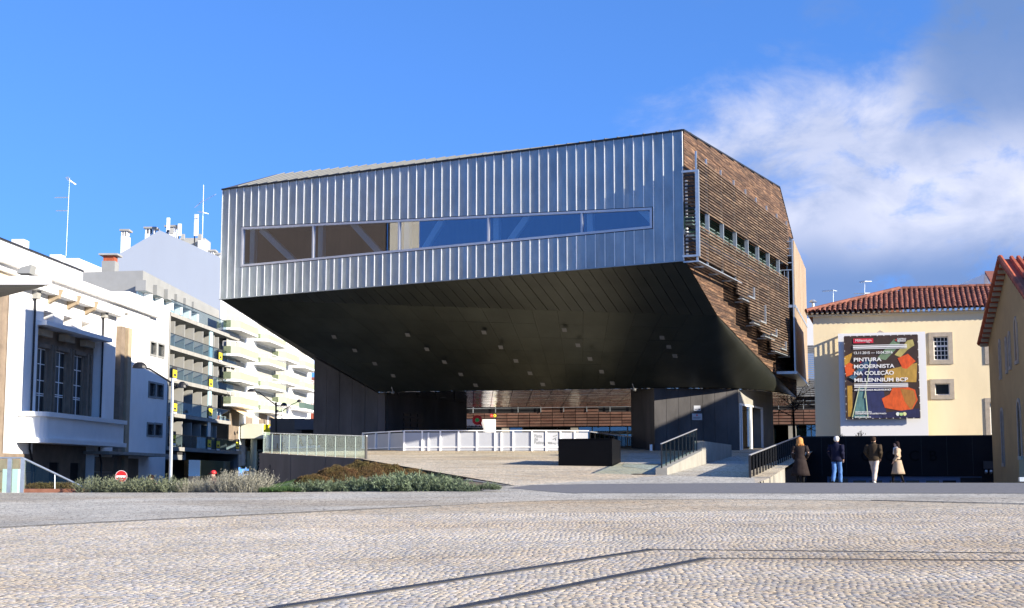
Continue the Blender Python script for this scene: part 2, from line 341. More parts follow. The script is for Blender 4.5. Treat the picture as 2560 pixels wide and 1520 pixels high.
    bu = N('ShaderNodeBump'); bu.inputs['Strength'].default_value = .7; bu.inputs['Distance'].default_value = bumpd; L(st.outputs[0], bu.inputs['Height']); L(bu.outputs[0], b.inputs['Normal'])
    MT[name] = m; return m
CB = [(a*1.0, b*1.0, c*.885) for a, b, c in [(.56, .485, .41), (.51, .45, .39), (.60, .52, .44), (.40, .38, .365), (.53, .445, .37), (.58, .51, .435), (.46, .425, .39), (.55, .465, .385)]]
GB = [(.46, .445, .39), (.50, .48, .42), (.42, .415, .375), (.52, .495, .43), (.47, .45, .395)]
D0, D1 = 12.2, 29.0
M_cob = paving('cobble_paving', CB, 9.0, .07, (.20, .17, .14), bed=(D0, D1))
M_up = paving('plaza_paving', [tuple(k*1.06 for k in c) for c in CB], 8.0, .06, (.20, .17, .14))
M_set = paving('grey_setts', GB, 9.0, .06, (.15, .14, .13))
M_setramp = paving('ramp_setts', [tuple(k*1.05 for k in c) for c in GB], 6.0, .07, (.17, .16, .14))
M_asph_shade = mat('shaded_asphalt', (.105, .108, .118), .9, col2=(.16, .16, .165), vs=9, bump=.5, bs=55, detail=9)
M_street = mat('street_asphalt', (.07, .07, .075), .9, var=.2, vs=2)
M_grass = mat('grass_green', (.035, .075, .018), .9, var=.4, vs=6)
M_ground = mat('far_ground', (.16, .15, .13), .95, var=.2, vs=.1)

CREST = [(-500, 1234), (0, 1232), (400, 1232), (660, 1232), (900, 1229), (1100, 1224), (1290, 1214), (1500, 1210.5), (1890, 1208), (2200, 1208), (2560, 1208), (3000, 1208)]
CP = [FPh(*c) for c in CREST]
mb = MB(); Y = -.45
mb.poly([(-2500, -300, Y), (2500, -300, Y), (2500, 3000, Y), (-2500, 3000, Y)]); struct(mb.build('ground', M_ground, recalc=False))
# the paved plaza in front: a gently rising sheet up to its crest
mb = MB(); xs = [p.x for p in CP]; rows = [-25, 0, 12.2, 29.0, None]
n = len(CP); V = []
for d in rows:
    for i, p in enumerate(CP):
        if d is None: V.append((p.x, p.y, p.z))
        else: x = p.x*(1.6 if d < 5 else 1); V.append((x, d, FPz(x, d)))
mb.v = V
for j in range(len(rows)-1):
    for i in range(n-1): mb.f.append((j*n+i, j*n+i+1, (j+1)*n+i+1, (j+1)*n+i))
plaza = struct(mb.build('plaza', M_cob, recalc=False))
def sheet(name, pts, m, parent=None):
    mb = MB(); mb.poly(pts); return struct(mb.build(name, m, parent, recalc=False))
UPV = Vector((0, 0, 1))
def lift(p, h): return Vector((p.x, p.y, p.z+h))
# grey sett strip and the asphalt lane along the crest, coloured darker for the shadow there
near = [(-500, 1345), (0, 1320), (550, 1292), (1100, 1265), (1250, 1257), (1400, 1251), (1800, 1248), (2180, 1252), (2560, 1262), (3000, 1274)]
strip = sheet('grey_paving', [lift(FPh(*p), .006) for p in near]+[lift(p, .006) for p in CP[::-1]], M_set)
sheet('shaded_lane', [lift(FPh(*p), .012) for p in [(1270, 1221), (1420, 1234), (1800, 1234), (2560, 1235), (3000, 1237)]]+[lift(p, .012) for p in CP[:6:-1]+[CP[6].lerp(CP[7], .2)]], M_asph_shade)
# rain gutter between cobbles and setts, its two edges in dark stone
def strip_line(name, pix, w, m, label=None, h=.016, up=0):
    pts = [FPh(*p) for p in pix]; mb = MB()
    offs = []
    for i, p in enumerate(pts):
        a = pts[max(0, i-1)]; b = pts[min(len(pts)-1, i+1)]; t = (b-a).normalized(); offs.append(Vector((-t.y, t.x, 0))*(w/2))
    for i in range(len(pts)-1):
        a, b = pts[i], pts[i+1]
        mb.hexa([lift(a-offs[i], -.05), lift(b-offs[i+1], -.05), lift(b+offs[i+1], -.05), lift(a+offs[i], -.05), lift(a-offs[i], h), lift(b-offs[i+1], h), lift(b+offs[i+1], h), lift(a+offs[i], h)])
    return struct(mb.build(name, m))
M_drain = mat('drain_steel', (.045, .045, .045), .6, .3, var=.3, vs=9)
strip_line('gutter', [(-500, 1343), (0, 1319), (550, 1291.5), (1100, 1264.5)], .05, M_drain)
strip_line('gutter', [(2180, 1251.5), (2520, 1259.5), (3000, 1273)], .08, M_drain)
DR = [[(560, 1552), (700, 1518), (1630, 1374), (1700, 1374.3), (2560, 1383), (3000, 1387)], [(1000, 1552), (1150, 1519), (1768, 1396), (1850, 1395.8), (2560, 1402), (3000, 1406)]]
for d in DR: strip_line('drain_channel', d[:3], .135, M_drain, h=.012); strip_line('drain_channel', d[2:], .05, M_drain, h=.006)
DRL = [[FPh(*p) for p in d] for d in DR]
# ---- cobbles as real stones
def cob_mat(name, island):
    m = bpy.data.materials.new(name); m.use_nodes = True; nt = m.node_tree; N = nt.nodes.new; L = nt.links.new; b = nt.nodes['Principled BSDF']; b.inputs['Roughness'].default_value = .8; b.inputs['Specular IOR Level'].default_value = .35
    src = N('ShaderNodeNewGeometry').outputs['Random Per Island'] if island else N('ShaderNodeObjectInfo').outputs['Random']
    r = N('ShaderNodeValToRGB'); r.color_ramp.interpolation = 'CONSTANT'; els = r.color_ramp.elements
    cc = CB+[(.42, .41, .40), (.58, .53, .465), (.47, .41, .35), (.55, .51, .455)]; mn_ = np.mean(cc, axis=0); cc = [tuple(mn_+(np.array(c)-mn_)*1.05) for c in cc]+[(.36, .36, .36)]
    for i, c in enumerate(cc):
        el = els[i] if i < 2 else els.new(i/len(cc)); el.position = i/len(cc); el.color = (*c, 1)
    L(src, r.inputs[0]); g = N('ShaderNodeNewGeometry').outputs['Position']
    n = N('ShaderNodeTexNoise'); n.inputs['Scale'].default_value = .42; n.inputs['Detail'].default_value = 6; n.inputs['Roughness'].default_value = .65; L(g, n.inputs['Vector'])
    mr = N('ShaderNodeMapRange'); mr.inputs[1].default_value = .3; mr.inputs[2].default_value = .7; mr.inputs[3].default_value = .72; mr.inputs[4].default_value = 1.08; L(n.outputs[0], mr.inputs[0])
    n2 = N('ShaderNodeTexNoise'); n2.inputs['Scale'].default_value = 40; n2.inputs['Detail'].default_value = 4; L(g, n2.inputs['Vector'])
    m2 = N('ShaderNodeMapRange'); m2.inputs[3].default_value = .8; m2.inputs[4].default_value = 1.2; L(n2.outputs[0], m2.inputs[0]); mu = N('ShaderNodeMath'); mu.operation = 'MULTIPLY'; L(mr.outputs[0], mu.inputs[0]); L(m2.outputs[0], mu.inputs[1])
    sc = N('ShaderNodeVectorMath'); sc.operation = 'SCALE'; L(r.outputs[0], sc.inputs[0]); L(mu.outputs[0], sc.inputs['Scale']); L(wear(nt, sc.outputs[0], g), b.inputs['Base Color'])
    MT[name] = m; return m
M_c1 = cob_mat('cobble_stone', False); M_c2 = cob_mat('cobble_stones', True)
def gutter_d(px):   # depth limit: cobbles stop at the grey strip
    return 99
P0 = .074
cx, cy = [], []
nr = int((D1-D0)/P0)
band = [FPh(*p) for p in near]; bx = np.array([p.x for p in band]); by = np.array([p.y for p in band])
for j in range(nr):
    d = D0+.06+j*P0; hw = d*.372+.5; k = int(2*hw/P0); x = -hw+(np.arange(k)+.5*(j % 2)+RN.random()*.3)*P0
    cx.append(x); cy.append(np.full(k, d))
cx = np.concatenate(cx); cy = np.concatenate(cy)
cy = cy+.07*np.abs(np.sin(cx*math.pi/1.3+.8*np.sin(cy*.9)+.5*np.sin(cx*.37)))-.035+.09*np.sin(cx*.61+cy*.43)+.05*np.sin(cx*1.73-cy*.8+1)
cx = cx+RN.normal(0, .010, cx.size)+.05*np.sin(cy*2.1); cy = cy+RN.normal(0, .010, cy.size)
keep = (cy > D0+.05) & (cy < D1-.06) & (cy < np.interp(cx, bx, by)-.06)
for line in DRL:
    for a, b in zip(line[:-1], line[1:]):
        ax, ay, bx_, by_ = a.x, a.y, b.x, b.y; L2 = (bx_-ax)**2+(by_-ay)**2
        t = np.clip(((cx-ax)*(bx_-ax)+(cy-ay)*(by_-ay))/L2, 0, 1); dd = np.hypot(cx-ax-t*(bx_-ax), cy-ay-t*(by_-ay)); keep &= dd > np.where(cx > 99, 0, .100)
cx, cy = cx[keep], cy[keep]
def stone_verts(k):       # k x 12 x 3: base square, bevel ring, top ring
    base = np.array([[-1, -1], [1, -1], [1, 1], [-1, 1]], float)
    hw = (P0*.5-.0024+RN.normal(0, .003, (k, 1, 2))).clip(.025, .040)
    q = base[None]*hw; q = q+RN.normal(0, .0045, (k, 4, 2)); ang = RN.normal(0, .22, k); c, s = np.cos(ang)[:, None], np.sin(ang)[:, None]
    q = np.stack([q[..., 0]*c-q[..., 1]*s, q[..., 0]*s+q[..., 1]*c], -1)
    top = .0016+RN.normal(0, .0007, (k, 1)); tilt = RN.normal(0, .007, (k, 2))
    def lay(f, z): return np.concatenate([q*f, (z+(q*f*tilt[:, None, :]).sum(-1))[..., None]], -1)
    return np.concatenate([lay(1, np.full((k, 4), -.02)), lay(1, top-.0012+np.zeros((k, 4))), lay(.94, top+np.zeros((k, 4)))], 1)
SF = np.array([(0, 1, 5, 4), (1, 2, 6, 5), (2, 3, 7, 6), (3, 0, 4, 7), (4, 5, 9, 8), (5, 6, 10, 9), (6, 7, 11, 10), (7, 4, 8, 11), (8, 9, 10, 11)])
order = np.argsort(cy+np.abs(cx)*.02); order = order[np.lexsort((np.abs(cx[order]) > cy[order]*.36,))]
near300, rest = order[:300], order[300:]
sv = stone_verts(len(rest)); sv[..., 0] += cx[rest][:, None]; sv[..., 1] += cy[rest][:, None]; sv[..., 2] += FPz(sv[..., 0], sv[..., 1])
pl = WL['plaza']; sv -= np.array(pl)
me = bpy.data.meshes.new('cobbles'); k = len(rest); me.vertices.add(k*12); me.vertices.foreach_set('co', sv.reshape(-1).astype(np.float32))
F = (SF[None]+(np.arange(k)*12)[:, None, None]).reshape(-1, 4); me.loops.add(F.size); me.loops.foreach_set('vertex_index', F.reshape(-1).astype(np.int32))
me.polygons.add(len(F)); me.polygons.foreach_set('loop_start', (np.arange(len(F))*4).astype(np.int32)); me.update(calc_edges=True); me.validate(); me.materials.append(M_c2)
o = bpy.data.objects.new('cobbles', me); COL.objects.link(o); o.parent = plaza; o['kind'] = 'stuff'
var = []
for i in range(14):
    v = stone_verts(1)[0]; me = bpy.data.meshes.new('cobble'); me.from_pydata([tuple(p) for p in v], [], [tuple(f) for f in SF]); me.materials.append(M_c1); var.append(me)
slope = Matrix(((1, 0, 0, 0), (0, 1, 0, 0), (.0094, .0292, 1, 0), (0, 0, 0, 1)))
for i in near300:
    M4 = Matrix.Translation(Vector((cx[i], cy[i], FPz(cx[i], cy[i])))-pl)@Matrix.Rotation(random.uniform(-.1, .1), 4, 'Z'); place(random.choice(var), 'cobble', plaza, M4)
# ---- upper plaza, bed, street, sunken court
dA, dB = 85.0, 73.0
pA = UPh(654, 1133); pB = UPh(907, 1148); T = CP[6]
RB = [at(1892, 1198, 50.5), UPh(1990, 1150)]
def upz(p): return Vector((p.x, p.y, UPz(p.y)))
up_right = [Vector((9.0, 50.5, UPz(50.5))), Vector((12.9, 66, UPz(66))), Vector((19, 90, UPz(90))), Vector((28, 128, UPz(95)))]
front = [CP[6], CP[7], CP[8]]
mb = MB()
mb.poly([front[0], front[1], upz(Vector((4, 50, 0))), upz(Vector((.2, 52, 0)))]); mb.poly([front[1], front[2], up_right[0], upz(Vector((4, 50, 0)))])
back = UPz(95)
mb.poly([front[0], upz(Vector((.2, 52, 0))), pB]); 
mb.poly([pB, upz(Vector((.2, 52, 0))), upz(Vector((4, 50, 0))), up_right[0], up_right[1], upz(Vector((16, 78, 0))), pA])
mb.poly([pA, upz(Vector((16, 78, 0))), upz(Vector((20.5, 95, 0))), upz(Vector((-16, 95, 0)))])
mb.poly([upz(Vector((-16, 95, 0))), upz(Vector((20.5, 95, 0))), (30, 130, back), (-20, 130, back)])
struct(mb.build('upper_plaza', M_up, recalc=False))
rp = [lift(FPh(1300, 1214), .012), lift(FPh(1600, 1210), .012), lift(FPh(1888, 1208.6), .012), lift(UPh(1886, 1196), .01), lift(UPh(1846, 1138), .01), lift(UPh(1758, 1160), .01), lift(UPh(1670, 1188), .01), lift(UPh(1570, 1197), .01)]
sheet('ramp_paving', rp, M_setramp)
sheet('ramp_paving', [lift(UPh(*p), .01) for p in [(1556, 1166), (1650, 1178), (1662, 1163), (1640, 1132), (1575, 1132)]], M_setramp)
# planting bed behind the crest, left of the plaza, sloping to the foot of the retaining wall
Abase = at(652, 1228, 85); Bb = Vector((pB.x+.25, pB.y-.3, pB.z-.14))
mb = MB(); ce = [lift(T, -.04), lift(T.lerp(CP[5], .5), -.03), lift(CP[5], -.03), lift(CP[4], -.03), lift(CP[3], -.03)]; be = [lift(T, -.04), T.lerp(Bb, .35)+Vector((0, 0, -.09)), T.lerp(Bb, .7)+Vector((0, 0, -.12)), Bb, Abase]
mb.poly([ce[0], be[1], ce[1]])
for i in range(1, 4): mb.poly([ce[i], be[i], be[i+1], ce[i+1]])
struct(mb.build('planting_bed', M_soil, recalc=False))
for i in range(1): pass
mb = MB(); mb.poly([lift(FPh(648, 1231), .03), lift(FPh(752, 1230), .03), at(770, 1193, 78), at(648, 1224, 82)]); struct(mb.build('lawn', M_grass, recalc=False))
lb = [lift(CP[i], -.02) for i in (0, 1, 2, 3)]
mb = MB(); mb.poly(lb+[Vector((p.x*1.06, p.y+3.2, p.z-.05)) for p in lb[::-1]]); struct(mb.build('planting_bed', M_soil, recalc=False))
mb = MB(); e = [Vector((p.x*1.06, p.y+3.2, p.z-.05)) for p in lb]; e2 = [Vector((p.x*1.03, p.y+2.2, 0.0)) for p in e]
for i in range(3): mb.poly([e[i], e[i+1], e2[i+1], e2[i]])
mb.poly([e[3], Abase, Vector((Abase.x, Abase.y+1, -.4)), e2[3]]); struct(mb.build('bank', M_soil, recalc=False))
mb = MB(); mb.poly([(-120, 46, 0), (-9, 46, 0), (-11, 76, -.40), (-120, 76, -.40)]); mb.poly([(-120, 76, -.40), (-11, 76, -.40), (-10, 260, -.40), (-120, 260, -.40)]); struct(mb.build('street', M_street, recalc=False))
# side of the upper plaza towards the bed and the sunken court on the right
mb = MB(); mb.poly([T, pB, Bb, lift(T, -.03)]); struct(mb.build('kerb', M_drain, recalc=False))
mb = MB(); c8 = CP[8:]; r1 = [Vector((p.x+(.9 if i == 0 else 0), 54, 1.6-.36+.004*(p.x-9))) for i, p in enumerate(c8)]; r2 = [Vector((p.x*1.5, 84.5 if i else 66, 0.0)) for i, p in enumerate(c8)]
for a, b in ((c8, r1), (r1, r2)):
    for i in range(len(c8)-1): mb.poly([a[i], a[i+1], b[i+1], b[i]])
struct(mb.build('forecourt', M_set, recalc=False))
# ------------------------------------------------------------------ the cultural centre
Lb = at(550, 747.5, 83); Rb = at(1712, 650.5, 70)
FA = Fr(Lb, Rb); LEN = (Vector((Rb.x, Rb.y, 0))-FA.o).length
zbL, zbR = FA.Z(550, 747.5), FA.Z(1712, 650.5); ztL, ztR = FA.Z(556, 476), FA.Z(1707, 328)
zb = lambda s: zbL+(zbR-zbL)*s/LEN
zt = lambda s: ztL+(ztR-ztL)*s/LEN
wa, wz1l = FA.hit(607, 571); wbb, wz1r = FA.hit(1628, 522); wz0l = FA.Z(600, 665); wz0r = FA.Z(1628, 568)
WZ1 = lambda s: wz1l+(wz1r-wz1l)*(s-wa)/(wbb-wa)
WZ0 = lambda s: wz0l+(wz0r-wz0l)*(s-wa)/(wbb-wa)
print('FACADE', LEN, zbL, zbR, ztL, ztR, 'win', wa, wbb, wz1l, wz1r, wz0l, wz0r)
CC = thing('cultural_centre', 'cantilevered zinc and timber cultural centre raised on concrete piers over the square', 'building', (0, 88, 2.9))
WDIR = Vector((.3846, .923, 0))
WO = Fr(Rb, u=WDIR); WO.n = Vector((WDIR.y, -WDIR.x, 0))
sW = lambda px, py: WO.S(px, py)
K = Vector(WO.pt(*WO.hit(1791, 788))); TIP = Vector(WO.pt(*WO.hit(1991, 993))); W1 = Vector(WO.pt(*WO.hit(1948, 470))); W2 = Vector(WO.pt(*WO.hit(1981, 598)))
print('WOOD K', K, 'TIP', TIP, 'W1', W1, 'W2', W2)
Lt = FA.pt(0, ztL); Rt = FA.pt(LEN, ztR); Lb = FA.pt(0, zbL); Rb = FA.pt(LEN, zbR)
zc = TIP.z
def onz(px, py, z): h = ray(px, py); t = (z-EYE)/h.z; return Vector((h.x*t, h.y*t, z))
E1 = onz(945, 979, zc); E2 = onz(1635, 969, zc); E2b = onz(1846, 971, zc)
print('E1', E1, 'E2', E2, 'E2b', E2b)
BLt = Vector((-10.0, 112, 18.4)); BRt = Vector((19.2, 104, 17.0)); BL = Vector((-9.5, 108.5, zc)); BR = Vector((20.2, 105, zc)); RM = at(690, 437, 85.2)
RMr = Vector(Rt)+WDIR*1.6; RMr.z = Rt.z+.25
inn = lambda p, k=.06: Vector((p.x, p.y, p.z))
# carcass behind the cladding
win0 = [FA.pt(wa, WZ0(wa)), FA.pt(wbb, WZ0(wbb)), FA.pt(wbb, WZ1(wbb)), FA.pt(wa, WZ1(wa))]
mb = MB()
mb.poly([Lb, Rb, win0[1], win0[0]]); mb.poly([Rb, Rt, win0[2], win0[1]]); mb.poly([Rt, Lt, win0[3], win0[2]]); mb.poly([Lt, Lb, win0[0], win0[3]])
mb.poly([Rb, K, TIP, W2, W1, Rt])
mb.poly([Lt, Lb, E1, BL, BLt]); mb.poly([Lb, E1, BL]); mb.poly([TIP, BR, BRt, W2]); mb.poly([BL, BR, BRt, BLt])
mb.poly([Lt, RM, BLt]); mb.poly([RM, RMr, W1, BRt, BLt]); mb.poly([W1, W2, BRt])
for p in range(len(mb.v)): pass
mb.build('carcass', M_dmetal, CC, recalc=False)
# soffit facets, panel by panel
def grid_quad(a, b, c, d, nu, nv, name, m, thick=.02, gap=.005, nrm=None):   # a-b bottom, d-c top
    a, b, c, d = map(Vector, (a, b, c, d)); nn = (b-a).cross(d-a).normalized()
    if nn.z > 0: nn = -nn
    out = []
    for i in range(nu):
        for j in range(nv):
            def P(u, v): return (a*(1-u)+b*u)*(1-v)+(d*(1-u)+c*u)*v
            g = gap/max(.2, (b-a).length/nu)
            u0, u1, v0, v1 = (i+g)/nu, (i+1-g)/nu, j/nv, (j+1-.004)/nv
            q = [P(u0, v0), P(u1, v0), P(u1, v1), P(u0, v1)]; k = random.uniform(.85, 1.15)*thick
            mb = MB(); mb.hexa([x+nn*.004 for x in q]+[x+nn*(.004+k) for x in q]); out.append(mb.build(name, m, CC))
    return out
# facet under the facade (triangle Lb, Rb, K) and the deep belly (Lb, K, E2, E1)
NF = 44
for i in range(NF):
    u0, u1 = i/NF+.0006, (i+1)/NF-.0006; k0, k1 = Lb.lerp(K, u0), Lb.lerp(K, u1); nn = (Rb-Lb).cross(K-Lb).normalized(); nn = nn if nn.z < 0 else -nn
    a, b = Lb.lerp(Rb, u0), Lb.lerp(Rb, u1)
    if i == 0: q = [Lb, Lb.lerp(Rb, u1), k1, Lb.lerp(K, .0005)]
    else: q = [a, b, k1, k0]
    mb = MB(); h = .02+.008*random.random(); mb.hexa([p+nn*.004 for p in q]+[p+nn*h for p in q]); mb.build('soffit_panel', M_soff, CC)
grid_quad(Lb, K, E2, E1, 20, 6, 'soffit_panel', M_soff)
bn = (K-Lb).cross(E1-Lb).normalized(); bn = bn if bn.z < 0 else -bn
ctl = (E2b-E2*.36-TIP*.16)/.48; arc = lambda t: E2*(1-t)**2+ctl*2*t*(1-t)+TIP*t*t
NW = 26; mid_ = [K.lerp(arc(t/NW), .5) for t in range(NW+1)]
mb = MB(); b0 = [K]; rows = [[K.lerp(arc(t/NW), v) for t in range(NW+1)] for v in (.0, .08, .25, .5, .75, 1.0)]
mb.v = [tuple(p) for r in rows for p in r]
for j in range(len(rows)-1):
    for i in range(NW): a = j*(NW+1)+i; mb.f.append((a, a+1, a+NW+2, a+NW+1))
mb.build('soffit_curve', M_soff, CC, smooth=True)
# rippled mirror ceiling over the passage
xs = np.linspace(0, 1, 15)
for i in range(14):
    for j in range(3):
        def P(u, v): f = (E1*(1-u)+E2*u) if u <= 1 else E1; bk = BL.lerp(BR, u*.62); return f.lerp(bk, v)
        u0, u1, v0, v1 = i/14+.001, (i+1)/14-.001, j/3+(.002 if j else .015), (j+1)/3-.002
        q = [P(u0, v0), P(u1, v0), P(u1, v1), P(u0, v1)]; dz = Vector((0, 0, -.005)); mb = MB(); mb.hexa([p+dz*6 for p in q]+[p+dz for p in q]); mb.build('ceiling_panel', M_rip, CC)
q = [arc(t/14).lerp(BR, .02) for t in range(15)]+[BR, BL.lerp(BR, .625)]; mb = MB(); mb.prism([p+Vector((0, 0, -.006)) for p in q], (0, 0, -.03)); mb.build('ceiling_panel', M_rip, CC)
# recessed square lights in the belly
LP = [(835, 842), (887, 876), (937, 909), (983, 939), (1019, 837), (1067, 873), (1111, 905), (1152, 936), (1189, 963), (1210, 831), (1252, 868), (1290, 902), (1325, 933), (1357, 961), (1411, 825), (1445, 863), (1475, 897), (1504, 929), (1531, 958), (1655, 844), (1672, 867), (1687, 890)]
M_lamp = mat('lamp_diffuser', (.12, .118, .11), .5)
for p in LP:
    h = hitplane(p[0], p[1], Lb+bn*.03, bn); t = (K-Lb).normalized(); v = bn.cross(t).normalized(); mb = MB()
    q = [h-t*.13-v*.16, h+t*.13-v*.16, h+t*.13+v*.16, h-t*.13+v*.16]; mb.hexa([x for x in q]+[x+bn*.008 for x in q]); mb.build('ceiling_light', M_lamp, CC)
for p in ((979, 967), (1581, 959)):
    h = hitplane(p[0], p[1], Lb+bn*.02, bn); mb = MB(); mb.beam(h, h+Vector((.1, -.1, -.35)), .04, .04); mb.ball(h+Vector((.1, -.12, -.36)), .11, .11, .09); mb.build('floodlight', M_lamp, CC)
# zinc facade panels and standing seams
NP = 54; pitch = LEN/NP
bounds = [(i*pitch, (i+1)*pitch) for i in range(NP)]
for i, (a, b) in enumerate(bounds):
    a2, b2 = a+.012, b-.012; c = (a+b)/2; segs = []
    if b <= wa+.02 or a >= wbb-.02: segs = [(zb, zt, 0)]
    elif a < wa or b > wbb: segs = [(zb, lambda s: WZ0(s)-.1, 1), (lambda s: WZ1(s)+.1, zt, 1)]
    else: segs = [(zb, lambda s: WZ0(s)-.1, 0), (lambda s: WZ1(s)+.1, zt, 0)]
    if a < wa < b: segs.append((lambda s: WZ0(s)-.1, lambda s: WZ1(s)+.1, (a2, wa-.1)))
    if a < wbb < b: segs.append((lambda s: WZ0(s)-.1, lambda s: WZ1(s)+.1, (wbb+.1, b2)))
    for f0, f1, ex in segs:
        p, q = (ex if isinstance(ex, tuple) else (a2, b2))
        if q-p < .03: continue
        mb = MB(); P = FA.pt; NV = 2; bul = random.uniform(.004, .016); ti = random.uniform(-.006, .006)
        m = (p+q)/2; rows = []
        for v in range(NV+1):
            rows.append([(s, f0(s)+(f1(s)-f0(s))*v/NV, .02+(bul if s == m else 0)+ti*(s-m)*3+random.uniform(-.002, .002)) for s in (p, m, q)])
        idx = len(mb.v); mb.v = [tuple(P(*t)) for r in rows for t in r]
        for v in range(NV):
            for u in range(2): mb.f.append((v*3+u, v*3+u+1, (v+1)*3+u+1, (v+1)*3+u))
        mb.build('metal_panel', M_zinc, CC, recalc=False)
for i in range(NP+1):
    s = min(LEN-.03, max(.03, i*pitch)); w = .013
    sg = [(zb(s), zt(s))] if not (wa-.05 < s < wbb+.05) else [(zb(s), WZ0(s)-.1), (WZ1(s)+.1, zt(s))]
    for z0, z1 in sg: MB().fb(FA, s-w, s+w, z0, z1, .004, .066).build('standing_seam', M_seam_lit, CC)
mb = MB()
for s0, s1, f in ((-.02, LEN+.02, zt), ):
    P = FA.pt; mb.hexa([P(s0, f(s0), .10), P(s1, f(s1), .10), P(s1, f(s1), -.2), P(s0, f(s0), -.2), P(s0, f(s0)+.09, .10), P(s1, f(s1)+.09, .10), P(s1, f(s1)+.09, -.2), P(s0, f(s0)+.09, -.2)])
mb.build('eaves_trim', M_dmetal, CC)
MB().hexa([FA.pt(-.01, zb(0)-.05, .09), FA.pt(LEN, zb(LEN)-.05, .09), FA.pt(LEN, zb(LEN)-.05, -.05), FA.pt(-.01, zb(0)-.05, -.05), FA.pt(-.01, zb(0)+.0, .09), FA.pt(LEN, zb(LEN)+.0, .09), FA.pt(LEN, zb(LEN)+.0, -.05), FA.pt(-.01, zb(0)+.0, -.05)]).build('drip_trim', M_zinc, CC)
# window band
def wseg(z0f, z1f, s0, s1, o0, o1):
    P = FA.pt; return [P(s0, z0f(s0), o1), P(s1, z0f(s1), o1), P(s1, z0f(s1), o0), P(s0, z0f(s0), o0), P(s0, z1f(s0), o1), P(s1, z1f(s1), o1), P(s1, z1f(s1), o0), P(s0, z1f(s0), o0)]
mb = MB(); e = .06
mb.hexa(wseg(lambda s: WZ1(s)-.06, lambda s: WZ1(s)+e, wa-e, wbb+e, -.1, .06)); mb.hexa(wseg(lambda s: WZ0(s)-e, lambda s: WZ0(s)+.06, wa-e, wbb+e, -.1, .06))
mb.hexa(wseg(lambda s: WZ0(s)+.06, lambda s: WZ1(s)-.06, wa-e, wa+.06, -.1, .06)); mb.hexa(wseg(lambda s: WZ0(s)+.06, lambda s: WZ1(s)-.06, wbb-.06, wbb+e, -.1, .06))
wf = mb.build('window_frame', M_alu, CC)
mul = [FA.S(783, 600), FA.S(998, 590), FA.S(1221, 570), FA.S(1455, 550)]
for s in mul: MB().hexa(wseg(lambda q: WZ0(q)+.061, lambda q: WZ1(q)-.061, s-.05, s+.05, -.1, .055)).build('mullion', M_alu, CC)
ed = [wa+.06]+mul+[wbb-.06]
for i in range(5):
    a, b = ed[i]+(.051 if i else 0), ed[i+1]-(.051 if i < 4 else 0); MB().hexa(wseg(lambda q: WZ0(q)+.061, lambda q: WZ1(q)-.061, a, b, -.05, -.035)).build('window_pane', G_win, CC)
# room behind the band, with its steel truss
M_room = mat('room_wall', (.13, .095, .07), .8, var=.15, vs=2, stretch=(4, 4, .3)); M_roomf = mat('room_floor', (.16, .14, .12), .7)
mb = MB(); P = FA.pt; z0, z1 = wz0l-1.2, wz1l+.9
mb.poly([P(wa-1, z0, -7), P(wbb+1, z0, -7), P(wbb+1, z1, -7), P(wa-1, z1, -7)]); mb.poly([P(wa-.6, z0, -.14), P(wa-.6, z0, -7), P(wa-.6, z1, -7), P(wa-.6, z1, -.14)]); mb.poly([P(wbb+.6, z0, -.14), P(wbb+.6, z0, -7), P(wbb+.6, z1, -7), P(wbb+.6, z1, -.14)])
mb.build('room_wall', M_room, CC, recalc=False)
mb = MB(); mb.poly([P(wa-1, z0, -.14), P(wbb+1, z0, -.14), P(wbb+1, z0, -7), P(wa-1, z0, -7)]); mb.poly([P(wa-1, z1, -.14), P(wbb+1, z1, -.14), P(wbb+1, z1, -7), P(wa-1, z1, -7)]); mb.build('room_floor', M_roomf, CC, recalc=False)
for (x0, y0, x1, y1) in ((655, 575, 738, 655), (880, 555, 962, 645), (1110, 545, 1055, 635), (1325, 535, 1270, 612), (1595, 515, 1640, 560)):
    a = FA.hit(x0, y0, -.4); b = FA.hit(x1, y1, -.4); MB().beam(FA.pt(*a, -.4), FA.pt(*b, -.4), .25, .34).build('truss_brace', M_greenst, CC)
for s in [wa+.5]+[m+.32 for m in mul]:
    MB().fb(FA, s-.16, s+.16, z0, z1, -.55, -.25).build('truss_post', M_greenst, CC)
MB().fb(FA, wa, wbb, wz0l+.35, wz0l+.39, -1.9, -1.86).build('guard_rail', M_dmetal, CC)
MB().fb(FA, wa+.9, wa+5.0, wz0l-.9, wz0l+.18, -5, -3.6).build('reception_desk', mat('desk_red', (.30, .05, .03), .6), CC)
MB().fb(FA, wa+.9, wa+3.0, wz0l+.19, wz0l+.55, -5, -4.6).build('desk_top', M_cream, CC)
# zinc roof slope with seams
nn = (Rt-Lt).cross(RM-Lt).normalized(); nn = nn if nn.z > 0 else -nn; lift9 = nn*.10
for i in range(40):
    u0, u1 = i/40, (i+1)/40; t0 = RM.lerp(RMr, u0); t1 = RM.lerp(RMr, u1); b0 = Lt.lerp(Rt, u0*.985+.015); b1 = Lt.lerp(Rt, u1*.985+.015)
    q = [b0+lift9, b1+lift9, t1+nn*.03, t0+nn*.03]; mb = MB(); mb.hexa([p-nn*.02 for p in q]+q); mb.build('roof_panel', M_zroof, CC)
    if 0 < i: MB().beam(b0+lift9+nn*.02, t0+nn*.06, .04, .07).build('roof_seam', M_zroof, CC)
q = [Lt+lift9, Lt.lerp(Rt, .015)+lift9, RM+nn*.03]; MB().prism(q, -nn*.02).build('roof_panel', M_zroof, CC)
